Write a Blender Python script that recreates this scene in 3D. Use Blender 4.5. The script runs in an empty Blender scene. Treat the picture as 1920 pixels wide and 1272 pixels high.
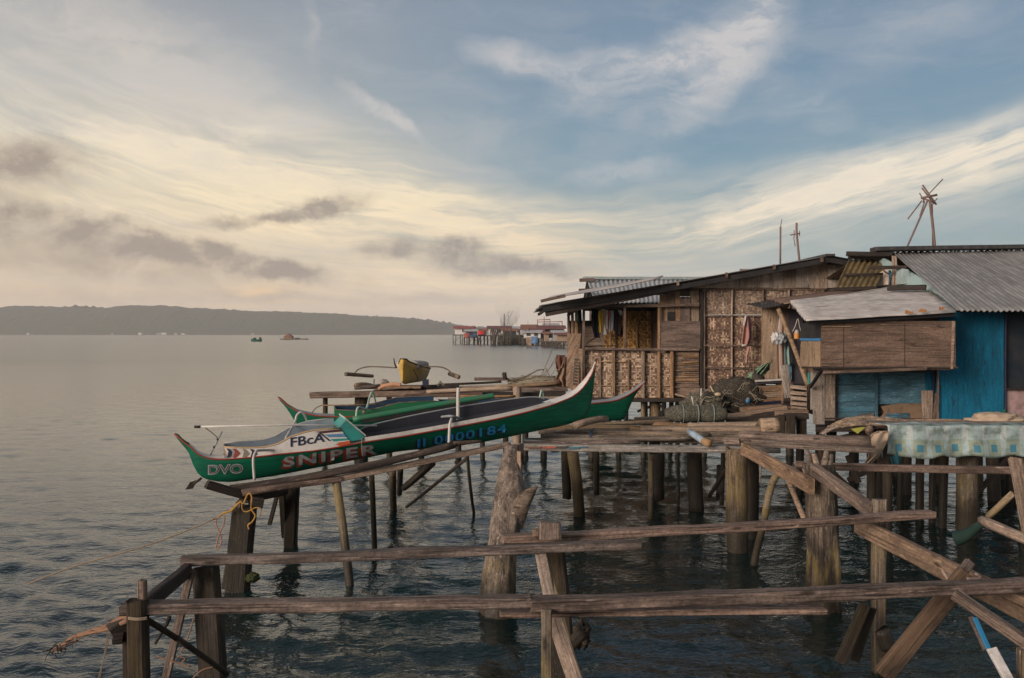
import bpy, bmesh, math, random
import numpy as np
from mathutils import Vector, Matrix, noise
random.seed(7)
R = math.radians
SC = bpy.context.scene
COL = SC.collection
# ------------------------------------------------------------------ camera
F = 1600.0; HZ = 626.0; CZ = 3.0          # focal length in photo pixels, horizon row, eye height over the water
cam = bpy.data.cameras.new('camera'); camo = bpy.data.objects.new('camera', cam); COL.objects.link(camo)
cam.sensor_width = 36; cam.lens = 36 * F / 1920; cam.clip_start = .05; cam.clip_end = 30000
cam.shift_y = -(636 - HZ) / 1920
camo.location = (0, 0, CZ); camo.rotation_euler = (R(90), 0, 0)
SC.camera = camo
SC.view_settings.view_transform = 'Standard'; SC.view_settings.look = 'None'
SC.view_settings.exposure = 0; SC.view_settings.gamma = 1; SC.view_settings.use_curve_mapping = False
SC.cycles.max_bounces = 6; SC.cycles.diffuse_bounces = 3; SC.cycles.glossy_bounces = 3; SC.cycles.volume_bounces = 1
SC.cycles.use_denoising = True; SC.cycles.sample_clamp_indirect = 4
# ------------------------------------------------------------------ sun and sky
SUN_AZ = R(-132); SUN_EL = R(16)          # low sun to the left, behind thin cloud
sd = bpy.data.lights.new('sun', 'SUN'); sd.energy = 3.9; sd.angle = R(26); sd.color = (1, .82, .69)
so = bpy.data.objects.new('sun', sd); COL.objects.link(so)
sdir = Vector((math.sin(SUN_AZ) * math.cos(SUN_EL), math.cos(SUN_AZ) * math.cos(SUN_EL), math.sin(SUN_EL)))
so.rotation_euler = sdir.to_track_quat('Z', 'Y').to_euler()

def srgb(r, g, b, a=1):
    f = lambda c: (c / 255 / 12.92) if c / 255 <= .04045 else ((c / 255 + .055) / 1.055) ** 2.4
    return (f(r), f(g), f(b), a)

class NT:
    """small helper to write node trees"""
    def __init__(s, tree): s.t = tree; s.n = tree.nodes; s.l = tree.links
    def new(s, kind, **kw):
        n = s.n.new(kind)
        for k, v in kw.items(): setattr(n, k, v)
        return n
    def put(s, sock, v):
        if isinstance(v, bpy.types.NodeSocket): s.l.new(v, sock)
        elif v is not None: sock.default_value = v
    def math(s, op, a, b=None, c=None, clamp=False):
        n = s.new('ShaderNodeMath', operation=op, use_clamp=clamp)
        for i, v in enumerate((a, b, c)):
            if v is not None: s.put(n.inputs[i], v)
        return n.outputs[0]
    def vmath(s, op, a, b=None):
        n = s.new('ShaderNodeVectorMath', operation=op); s.put(n.inputs[0], a)
        if b is not None: s.put(n.inputs[1], b)
        return n.outputs[0]
    def mix(s, f, a, b, mode='MIX'):
        n = s.new('ShaderNodeMix', data_type='RGBA', blend_type=mode)
        s.put(n.inputs[0], f); s.put(n.inputs[6], a); s.put(n.inputs[7], b)
        return n.outputs[2]
    def noise(s, vec, scale, detail=4, rough=.5, dist=0, color=False):
        n = s.new('ShaderNodeTexNoise'); s.put(n.inputs['Vector'], vec)
        n.inputs['Scale'].default_value = scale; n.inputs['Detail'].default_value = detail
        n.inputs['Roughness'].default_value = rough; n.inputs['Distortion'].default_value = dist
        return n.outputs['Color' if color else 'Fac']
    def mapping(s, vec, loc=(0, 0, 0), rot=(0, 0, 0), scale=(1, 1, 1), kind='POINT'):
        n = s.new('ShaderNodeMapping', vector_type=kind); s.put(n.inputs[0], vec)
        n.inputs[1].default_value = loc; n.inputs[2].default_value = rot; n.inputs[3].default_value = scale
        return n.outputs[0]
    def ramp(s, f, stops, interp='LINEAR'):
        n = s.new('ShaderNodeValToRGB'); n.color_ramp.interpolation = interp; s.put(n.inputs[0], f)
        e = n.color_ramp.elements
        while len(e) > 1: e.remove(e[-1])
        e[0].position = stops[0][0]; e[0].color = tuple(stops[0][1])[:3] + (1,)
        for p, c in stops[1:]:
            x = e.new(p); x.color = tuple(c)[:3] + (1,)
        return n.outputs[0]
    def rng(s, v, a, b, c=0, d=1, smooth=True):
        n = s.new('ShaderNodeMapRange', interpolation_type='SMOOTHSTEP' if smooth else 'LINEAR'); s.put(n.inputs[0], v)
        for i, x in enumerate((a, b, c, d)): n.inputs[i + 1].default_value = x
        return n.outputs[0]

def AE(px, py):                           # photo pixel -> azimuth, elevation (radians)
    dx = px - 960
    return math.atan2(dx, F), math.atan2(HZ - py, math.hypot(F, dx))

def build_sky():
    w = bpy.data.worlds.new('World'); SC.world = w; w.use_nodes = True
    T = NT(w.node_tree)
    for n in list(T.n): T.n.remove(n)
    out = T.new('ShaderNodeOutputWorld'); bg = T.new('ShaderNodeBackground'); T.l.new(bg.outputs[0], out.inputs[0])
    sky = T.new('ShaderNodeTexSky', sky_type='NISHITA'); sky.sun_disc = False
    sky.sun_elevation = SUN_EL; sky.sun_rotation = SUN_AZ; sky.air_density = 1.2; sky.dust_density = 2.0
    tc = T.new('ShaderNodeTexCoord'); D = tc.outputs['Generated']
    sep = T.new('ShaderNodeSeparateXYZ'); T.l.new(D, sep.inputs[0])
    az = T.math('ARCTAN2', sep.outputs[0], sep.outputs[1]); el = T.math('ARCSINE', sep.outputs[2])
    cmb = T.new('ShaderNodeCombineXYZ'); T.l.new(az, cmb.inputs[0]); T.l.new(el, cmb.inputs[1])
    UV = cmb.outputs[0]
    # clear air between the clouds: blue above, pale and warm at the horizon, warmer to the left
    right = T.ramp(T.math('DIVIDE', el, 1.2), [(0, srgb(224, 206, 186)), (.035, srgb(190, 188, 180)), (.08, srgb(134, 156, 162)), (.16, srgb(116, 146, 164)), (.24, srgb(110, 137, 160)), (.34, srgb(116, 134, 155)), (.5, srgb(96, 110, 130)), (.65, srgb(66, 80, 92)), (1, srgb(50, 62, 70))])
    left = T.ramp(T.math('DIVIDE', el, 1.2), [(0, srgb(230, 202, 176)), (.06, srgb(214, 196, 170)), (.14, srgb(196, 188, 170)), (.22, srgb(168, 170, 168)), (.34, srgb(136, 142, 154)), (.5, srgb(112, 118, 132)), (.65, srgb(78, 88, 98)), (1, srgb(54, 64, 72))])
    side = T.rng(az, R(-26), R(10))
    base = T.mix(side, left, right)
    nish = T.mix(1.0, sky.outputs[0], (.055, .055, .055, 1), 'MULTIPLY')
    base = T.mix(.08, base, nish)
    # wind-drawn distortion of the coordinates
    wob = T.vmath('MULTIPLY', T.vmath('SUBTRACT', T.noise(UV, 4, 4, .55, 0, True), (.5, .5, .5)), (.12, .07, 0))
    fine = T.vmath('MULTIPLY', T.vmath('SUBTRACT', T.noise(UV, 26, 5, .65, 0, True), (.5, .5, .5)), (.045, .03, 0))
    UW = T.vmath('ADD', UV, wob)
    # the high cloud is combed into long arcs that dip in the middle of the bay
    arc = T.math('SUBTRACT', el, T.math('MULTIPLY', T.math('MULTIPLY', az, az), .30))
    arc = T.math('LOGARITHM', T.math('ADD', T.math('MAXIMUM', arc, -.12), .16), 2.718)
    ca = T.new('ShaderNodeCombineXYZ'); T.l.new(az, ca.inputs[0]); T.l.new(arc, ca.inputs[1])
    AR = T.vmath('ADD', ca.outputs[0], T.vmath('MULTIPLY', wob, (1.6, 3.0, 0)))
    def blobs(lst, vec):
        acc = None
        for px, py, rx, ry, ang, amp in lst:
            a, e = AE(px, py)
            m = T.mapping(vec, (a, e, 0), (0, 0, R(ang)), (rx / F, ry / F, 1), 'TEXTURE')
            g = T.new('ShaderNodeTexGradient', gradient_type='SPHERICAL'); T.l.new(m, g.inputs[0])
            v = T.math('MULTIPLY', T.rng(g.outputs['Fac'], 0, 1), amp)
            acc = v if acc is None else T.math('ADD', acc, v)
        return acc
    st1 = T.noise(T.mapping(AR, scale=(2.2, 3.2, 1)), 2.2, 7, .64, .5)
    st2 = T.noise(T.mapping(AR, scale=(1.6, 9, 1), loc=(3, 1, 0)), 2.4, 6, .62, .5)
    st3 = T.noise(T.mapping(UW, rot=(0, 0, R(28)), scale=(1.6, 8, 1), loc=(7, 2, 0)), 3.2, 6, .64, .6)
    streak = T.math('ADD', T.math('MULTIPLY', st1, .66), T.math('MULTIPLY', st2, .34))
    warm = blobs([(300, 330, 760, 250, -10, .60), (640, 360, 620, 150, -14, .55), (120, 240, 460, 110, -6, .30), (860, 410, 560, 110, -4, .45),
                  (1250, 400, 620, 90, 8, .42), (1640, 335, 560, 90, 13, .66), (1880, 285, 420, 80, 12, .60), (1480, 430, 520, 70, 4, .40),
                  (640, 545, 800, 90, 0, .40), (1100, 540, 700, 80, 0, .38), (250, 400, 420, 80, 0, .35)], UW)
    w0 = T.rng(warm, .0, 1.05, smooth=False)
    wm = T.math('MULTIPLY', w0, T.rng(streak, .32, .64, .18, 1.5))
    wm = T.math('MULTIPLY', wm, T.rng(st3, .3, .6, .72, 1.08))
    wm = T.math('MINIMUM', wm, 1.0)
    wcol = T.ramp(T.math('DIVIDE', el, 1.2), [(0, srgb(234, 206, 176)), (.06, srgb(236, 212, 178)), (.13, srgb(233, 216, 184)), (.2, srgb(229, 216, 195)), (.3, srgb(205, 204, 200)), (1, srgb(160, 160, 165))])
    wcol = T.mix(T.rng(az, R(2), R(20), 0, .6), wcol, srgb(222, 214, 202))
    c = T.mix(wm, base, wcol)
    hot = T.math('MULTIPLY', T.math('MULTIPLY', T.rng(warm, .55, 1.2), T.rng(st2, .5, .7)), .5)
    c = T.mix(hot, c, srgb(240, 222, 190))
    feather = blobs([(970, 115, 150, 50, -8, .62), (1120, 125, 170, 46, 4, .58), (1080, 165, 120, 60, 40, .4), (1240, 110, 220, 60, 28, .62), (1340, 90, 260, 60, 36, .50), (1350, 160, 190, 60, 40, .60), (1400, 30, 120, 50, 38, .45), (1250, 180, 260, 120, 30, .25),
                     (700, 205, 120, 22, -32, .60), (740, 232, 110, 16, -38, .5), (690, 225, 150, 40, -30, .2), (562, 45, 22, 130, 8, .30), (1180, 322, 170, 26, 6, .55), (420, 170, 420, 120, -25, .42), (150, 120, 520, 150, -20, .45), (1500, 210, 120, 50, -30, .3), (1690, 60, 260, 90, 30, .2), (900, 300, 200, 160, -40, .2), (30, 40, 400, 160, -20, .35)], T.vmath('ADD', UW, T.vmath('MULTIPLY', fine, (.7, .7, 0))))
    f2 = T.noise(T.mapping(T.vmath('ADD', UV, fine), rot=(0, 0, R(20)), scale=(2, 5, 1), loc=(1, 6, 0)), 4.5, 6, .66, .4)
    fm = T.math('MULTIPLY', T.rng(feather, .02, .9, smooth=False), T.rng(f2, .30, .66, .25, 1.35))
    c = T.mix(T.math('MINIMUM', T.math('MULTIPLY', fm, .80), .85), c, T.mix(T.rng(az, R(-25), R(0)), srgb(196, 188, 180), srgb(196, 192, 190)))
    # a faint veil everywhere, so no part of the sky is one flat colour
    c = T.mix(T.rng(st3, .40, .75, 0, .26), c, srgb(170, 174, 180))
    c = T.mix(T.rng(f2, .45, .8, 0, .16), c, srgb(182, 180, 178))
    # low grey cumulus
    n2 = T.noise(T.mapping(T.vmath('ADD', UV, T.vmath('MULTIPLY', fine, (.6, .6, 0))), scale=(1, 1.5, 1)), 13, 6, .62, .3)
    dark = blobs([(20, 305, 200, 60, 4, 1.1), (30, 395, 170, 48, -6, .8), (110, 410, 110, 30, -6, .5), (60, 435, 150, 40, 0, .6), (230, 450, 120, 46, -4, .95), (250, 428, 80, 40, 0, .7), (320, 460, 140, 40, -8, .6), (400, 480, 170, 40, -10, .8), (470, 495, 160, 36, -10, .6), (560, 515, 180, 30, -6, .7),
                  (480, 412, 190, 18, 8, .8), (590, 393, 130, 26, 14, .9), (640, 380, 90, 32, 10, .7), (735, 465, 95, 30, 0, 1.1), (855, 466, 84, 42, 0, 1.5), (880, 500, 130, 36, 0, 1.1), (1040, 502, 120, 30, -8, 1.25), (970, 497, 60, 24, 0, .5),
                  (120, 490, 380, 70, 0, .34), (330, 515, 420, 46, -5, .36), (700, 560, 460, 22, 0, .3), (200, 560, 500, 30, 0, .3)], T.vmath('ADD', UV, T.vmath('MULTIPLY', fine, (.9, .9, 0))))
    dm = T.math('MULTIPLY', T.rng(dark, .03, 1.0, smooth=False), T.rng(n2, .28, .64, .28, 1.25))
    dm = T.math('MINIMUM', dm, 1.0)
    dcol = T.mix(T.rng(az, R(-25), R(8)), srgb(146, 133, 124), srgb(140, 135, 133))
    dcol = T.mix(T.rng(n2, .5, .72, 0, .35), dcol, srgb(122, 114, 111))
    c = T.mix(T.math('MULTIPLY', dm, .86), c, dcol)
    rim = blobs([(505, 550, 60, 10, 0, .9), (520, 540, 140, 16, 0, .4), (500, 570, 200, 8, 0, .4)], UW)
    c = T.mix(T.math('MULTIPLY', rim, .6), c, srgb(246, 206, 156))
    # behind the photographer the cloud is an even, pale sheet
    back = T.rng(T.math('ABSOLUTE', az), R(50), R(100))
    c = T.mix(T.math('MULTIPLY', back, .8), c, T.ramp(T.math('DIVIDE', el, 1.2), [(0, srgb(176, 164, 154)), (.3, srgb(166, 163, 160)), (1, srgb(92, 98, 110))]))
    below = T.rng(el, -.02, .0)
    c = T.mix(below, srgb(60, 66, 68), c)
    T.l.new(c, bg.inputs[0]); bg.inputs[1].default_value = 1.18
build_sky()

# ------------------------------------------------------------------ measuring helpers
def P(px, py, d): return Vector(((px - 960) / F * d, d, CZ - (py - HZ) / F * d))
def PZ(px, py, z): return P(px, py, (CZ - z) * F / (py - HZ))
def sc(k, x0, y0): return lambda x, y: (x0 + x / k, y0 + y / k)
z1 = sc(3.84, 300, 640); z2 = sc(3.84, 750, 640); z3 = sc(4.5425, 1000, 480); z4 = sc(4.5425, 1300, 460); z5 = sc(3.975, 1560, 320)
z6 = sc(4.5425, 1200, 680); q7 = sc(3.975, 1520, 640); q8 = sc(6.4, 800, 540)
s1 = sc(3.42, 40, 900); s2 = sc(3.84, 500, 840); s3 = sc(2.815, 850, 820); s4 = sc(2.814, 1200, 820); s5 = sc(2.945, 1520, 840); s7 = sc(4.8, 500, 640); s8 = sc(4.364, 860, 640)

# ------------------------------------------------------------------ object helpers
WM = {}
def thing(name, label, cat, loc=(0, 0, 0), group=None):
    o = bpy.data.objects.new(name, None); COL.objects.link(o)
    o.empty_display_size = .2; o.location = loc; WM[o] = Matrix.Translation(Vector(loc))
    o['label'] = label; o['category'] = cat
    if group: o['group'] = group
    return o
def tag(o, label=None, cat=None, group=None, kind=None):
    for k, v in (('label', label), ('category', cat), ('group', group), ('kind', kind)):
        if v: o[k] = v
    return o
def obj(name, me, mat, parent=None, M=None, smooth=False):
    o = bpy.data.objects.new(name, me); COL.objects.link(o)
    M = M or Matrix.Identity(4); WM[o] = M
    me.name = name
    if mat is not None:
        for m in (mat if isinstance(mat, (list, tuple)) else [mat]): me.materials.append(m)
    if parent is not None:
        o.parent = parent; o.matrix_basis = WM[parent].inverted() @ M
    else: o.matrix_basis = M
    if smooth:
        me.polygons.foreach_set('use_smooth', [True] * len(me.polygons))
    return o
def mesh(verts, faces, mi=None):
    me = bpy.data.meshes.new('m'); me.from_pydata([tuple(v) for v in verts], [], faces)
    if mi is not None: me.polygons.foreach_set('material_index', mi)
    me.update(); return me
def frame(A, X, up=Vector((0, 0, 1))):     # matrix with local x along X, local z near up
    x = X.normalized()
    y = up.cross(x)
    if y.length < 1e-4: y = Vector((0, 1, 0)).cross(x)
    y.normalize(); z = x.cross(y)
    return Matrix(((x.x, y.x, z.x, A.x), (x.y, y.y, z.y, A.y), (x.z, y.z, z.z, A.z), (0, 0, 0, 1)))
_seed = [0]
def sweep_mesh(L, w, h, kind='box', rough=.06, taper=1, bow=0, n=None, sides=10, bowz=0):
    _seed[0] += 1; sd_ = _seed[0] * 7.31
    n = n or max(4, min(26, int(L / .14)))
    if kind == 'box':
        b = .14
        prof = [(-.5, -.5 + b), (-.5, .5 - b), (-.5 + b, .5), (.5 - b, .5), (.5, .5 - b), (.5, -.5 + b), (.5 - b, -.5), (-.5 + b, -.5)]
        # b is measured on the short side
        s_ = min(w, h)
        prof = []
        bb = b * s_
        for sx, sy, order in ((-1, -1, 1), (-1, 1, 0), (1, 1, 1), (1, -1, 0)):
            p1 = (sx * w / 2, sy * (h / 2 - bb)); p2 = (sx * (w / 2 - bb), sy * h / 2)
            prof += [p2, p1] if order else [p1, p2]
    else:
        prof = [(-w / 2 * math.cos(2 * math.pi * k / sides), h / 2 * math.sin(2 * math.pi * k / sides)) for k in range(sides)]
    m = len(prof); V = []; Fc = []
    s_ = min(w, h)
    for i in range(n + 1):
        u = i / n; x = u * L; k = 1 + (taper - 1) * u
        by = bow * 4 * u * (1 - u); bz = bowz * 4 * u * (1 - u)
        if kind == 'bamboo':
            node = abs(((x + sd_) / .34) % 1 - .5)
            k *= 1 + (.07 if node < .06 else 0)
        for j, (y, z) in enumerate(prof):
            r = noise.noise(Vector((x * 3.1 + sd_, y * 9 + j * .3, z * 9 - sd_))) * rough + noise.noise(Vector((x * 11 + sd_, j * 1.7, sd_))) * rough * .5
            wob = Vector((noise.noise(Vector((x * 1.3, sd_, 2))), noise.noise(Vector((x * 1.3, sd_, 9))))) * rough * s_ * .8
            ex = 0
            if i in (0, n): ex = noise.noise(Vector((j * .9, sd_, i))) * s_ * .25 * (rough / .06 if rough < .06 else 1)
            V.append((x + ex, y * k * (1 + r) + by + wob.x, z * k * (1 + r) + bz + wob.y))
    for i in range(n):
        for j in range(m):
            a = i * m + j; b = i * m + (j + 1) % m
            Fc.append((a, a + m, b + m, b))
    Fc.append(tuple(range(m))); Fc.append(tuple(range(n * m, n * m + m))[::-1])
    me = mesh(V, Fc)
    bm = bmesh.new(); bm.from_mesh(me); bmesh.ops.recalc_face_normals(bm, faces=bm.faces); bm.to_mesh(me); bm.free()
    return me
def beam(name, A, B, w, h, mat, parent=None, kind='box', rough=.06, taper=1, bow=0, bowz=0, up=Vector((0, 0, 1)), smooth=None, n=None, sides=10):
    A, B = Vector(A), Vector(B)
    d = B - A
    if bow == 0 and rough >= .05: bow = random.uniform(-.005, .005) * d.length
    if bowz == 0 and rough >= .05: bowz = random.uniform(-.005, .004) * d.length
    if abs(d.normalized().z) > .93 and up == Vector((0, 0, 1)): up = Vector((0, -1, 0))
    return obj(name, sweep_mesh(d.length, w, h, kind, rough, taper, bow, n, sides, bowz), mat, parent, frame(A, d, up), (kind != 'box') if smooth is None else smooth)
def log(name, A, B, dia, mat, parent=None, **k):
    k.setdefault('kind', 'log'); return beam(name, A, B, dia, dia, mat, parent, **k)
def tube_mesh(pts, r, sides=8, closed=False, r1=None):
    pts = [Vector(p) for p in pts]; V = []; Fc = []; n = len(pts)
    prev = None
    for i, p in enumerate(pts):
        t = (pts[min(i + 1, n - 1)] - pts[max(i - 1, 0)]).normalized()
        ref = prev if prev is not None else (Vector((0, 0, 1)) if abs(t.z) < .9 else Vector((1, 0, 0)))
        a = t.cross(ref).normalized() if t.cross(ref).length > 1e-5 else t.orthogonal().normalized()
        b = a.cross(t); prev = b
        rr = r if r1 is None else r + (r1 - r) * i / (n - 1)
        for k in range(sides):
            th = 2 * math.pi * k / sides; V.append(p + a * math.cos(th) * rr + b * math.sin(th) * rr)
    for i in range(n - 1):
        for k in range(sides):
            a = i * sides + k; b = i * sides + (k + 1) % sides
            Fc.append((a, b, b + sides, a + sides))
    Fc.append(tuple(range(sides))[::-1]); Fc.append(tuple(range((n - 1) * sides, n * sides)))
    return V, Fc
def smooth_path(pts, n=6):
    pts = [Vector(p) for p in pts]; o = []
    q = [2 * pts[0] - pts[1]] + pts + [2 * pts[-1] - pts[-2]]
    for i in range(1, len(q) - 2):
        for k in range(n):
            t = k / n; p0, p1, p2, p3 = q[i - 1], q[i], q[i + 1], q[i + 2]
            o.append(.5 * ((2 * p1) + (-p0 + p2) * t + (2 * p0 - 5 * p1 + 4 * p2 - p3) * t * t + (-p0 + 3 * p1 - 3 * p2 + p3) * t ** 3))
    o.append(pts[-1]); return o
def tube(name, pts, r, mat, parent=None, sides=8, curve=True, r1=None, n=6):
    pts = [Vector(p) for p in pts]
    o0 = pts[0].copy()
    path = smooth_path(pts, n) if curve and len(pts) > 2 else pts
    V, Fc = tube_mesh([p - o0 for p in path], r, sides, r1=r1)
    return obj(name, mesh(V, Fc), mat, parent, Matrix.Translation(o0), True)
def prism(name, pts, th, mat, parent=None, grain='x', bev=0, back=Vector((0, 1, 0))):
    """flat board from an outline in space, thickened away from the viewer"""
    pts = [Vector(p) for p in pts]
    nrm = Vector((0, 0, 0))
    for i in range(len(pts)): nrm += (pts[i] - pts[0]).cross(pts[(i + 1) % len(pts)] - pts[0])
    nrm.normalize()
    if nrm.dot(back) < 0: nrm = -nrm
    x = (pts[1] - pts[0]).normalized()
    if grain == 'y': x = nrm.cross(x).normalized()
    M = frame(pts[0], x, nrm); Mi = M.inverted()
    bm = bmesh.new()
    v0 = [bm.verts.new(Mi @ p) for p in pts]; v1 = [bm.verts.new(Mi @ (p + nrm * th)) for p in pts]
    bm.faces.new(v0); bm.faces.new(v1[::-1])
    for i in range(len(pts)): bm.faces.new((v0[i], v1[i], v1[(i + 1) % len(pts)], v0[(i + 1) % len(pts)]))
    bmesh.ops.recalc_face_normals(bm, faces=bm.faces)
    if bev: bmesh.ops.bevel(bm, geom=list(bm.edges), offset=bev, segments=1, affect='EDGES')
    me = bpy.data.meshes.new(name); bm.to_mesh(me); bm.free()
    return obj(name, me, mat, parent, M)
def pp(f, pts, d): return [P(*f(x, y), d) for x, y in pts]
def corrug(name, A, B, C, D, mat, parent=None, pitch=.076, amp=.011, nv=10, ragged=0, th=.003, droop=0):
    """corrugated sheet: A->B runs across the ribs, A->D along them"""
    A, B, C, D = map(Vector, (A, B, C, D))
    L = max((B - A).length, (C - D).length); nu = max(8, int(L / pitch * 6))
    nr = (B - A).cross(D - A).normalized()
    if nr.z < 0: nr = -nr
    M = frame(A, B - A, nr); Mi = M.inverted()
    V = []; Fc = []; _seed[0] += 1; s = _seed[0] * 3.7
    for j in range(nv + 1):
        v = j / nv
        for i in range(nu + 1):
            u = i / nu
            p = (A * (1 - u) + B * u) * (1 - v) + (D * (1 - u) + C * u) * v
            k = int(u * L / .8)
            if ragged and j in (0, nv):
                dirv = (D - A).normalized() * (1 if j else -1)
                p = p + dirv * (noise.noise(Vector((k * 2.3, s, j))) * ragged + noise.noise(Vector((u * L * 4, s, j))) * ragged * .5)
            p = p + nr * (amp * math.sin(2 * math.pi * u * L / pitch) + noise.noise(Vector((u * L * .9, v * 2.5, s))) * .02 + (k % 2) * .006)
            V.append(Mi @ p)
    m = nu + 1
    for j in range(nv):
        for i in range(nu): Fc.append((j * m + i, j * m + i + 1, (j + 1) * m + i + 1, (j + 1) * m + i))
    o = obj(name, mesh(V, Fc), mat, parent, M, True)
    md = o.modifiers.new('sheet', 'SOLIDIFY'); md.thickness = th; md.offset = 0
    return o
def drape(name, rows, d, mat, parent=None, amp=.02, freq=9, nc=16, nr=14, th=.006, dd=0):
    """hanging cloth: rows of (y, x_left, x_right) in photo pixels, folds across"""
    _seed[0] += 1; s = _seed[0] * 5.3
    o0 = P((rows[0][1] + rows[0][2]) / 2, rows[0][0], d); V = []; Fc = []
    for j in range(nr + 1):
        t = j / nr * (len(rows) - 1); i = min(int(t), len(rows) - 2); f = t - i
        f = f * f * (3 - 2 * f)
        y, a, b = [rows[i][k] * (1 - f) + rows[i + 1][k] * f for k in range(3)]
        for c in range(nc + 1):
            u = c / nc; grow = .35 + .65 * j / nr
            dep = d + amp * grow * math.sin(u * freq + s + .7 * math.sin(j * .35 + s)) + amp * .8 * noise.noise(Vector((u * 3, j * .25, s))) + dd * j / nr
            yy = y + noise.noise(Vector((u * 4, j * .2, s + 4))) * (1.2 if j in (0, nr) else .4)
            V.append(P(a + (b - a) * u, yy, dep) - o0)
    m = nc + 1
    for j in range(nr):
        for c in range(nc): Fc.append((j * m + c, j * m + c + 1, (j + 1) * m + c + 1, (j + 1) * m + c))
    o = obj(name, mesh(V, Fc), mat, parent, Matrix.Translation(o0), True)
    md = o.modifiers.new('cloth', 'SOLIDIFY'); md.thickness = th; md.offset = 0
    return o
def blob(name, c, rx, ry, rz, mat, parent=None, rough=.2, sub=3, freq=3.0, rot=0):
    bm = bmesh.new(); bmesh.ops.create_icosphere(bm, subdivisions=sub, radius=1)
    _seed[0] += 1; s = _seed[0] * 2.9
    for v in bm.verts:
        k = 1 + rough * noise.fractal(v.co * freq + Vector((s, s, 0)), 1, 2, 3)
        v.co = Vector((v.co.x * rx * k, v.co.y * ry * k, v.co.z * rz * k))
    me = bpy.data.meshes.new(name); bm.to_mesh(me); bm.free()
    return obj(name, me, mat, parent, Matrix.Translation(Vector(c)) @ Matrix.Rotation(rot, 4, 'Z'), True)

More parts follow.
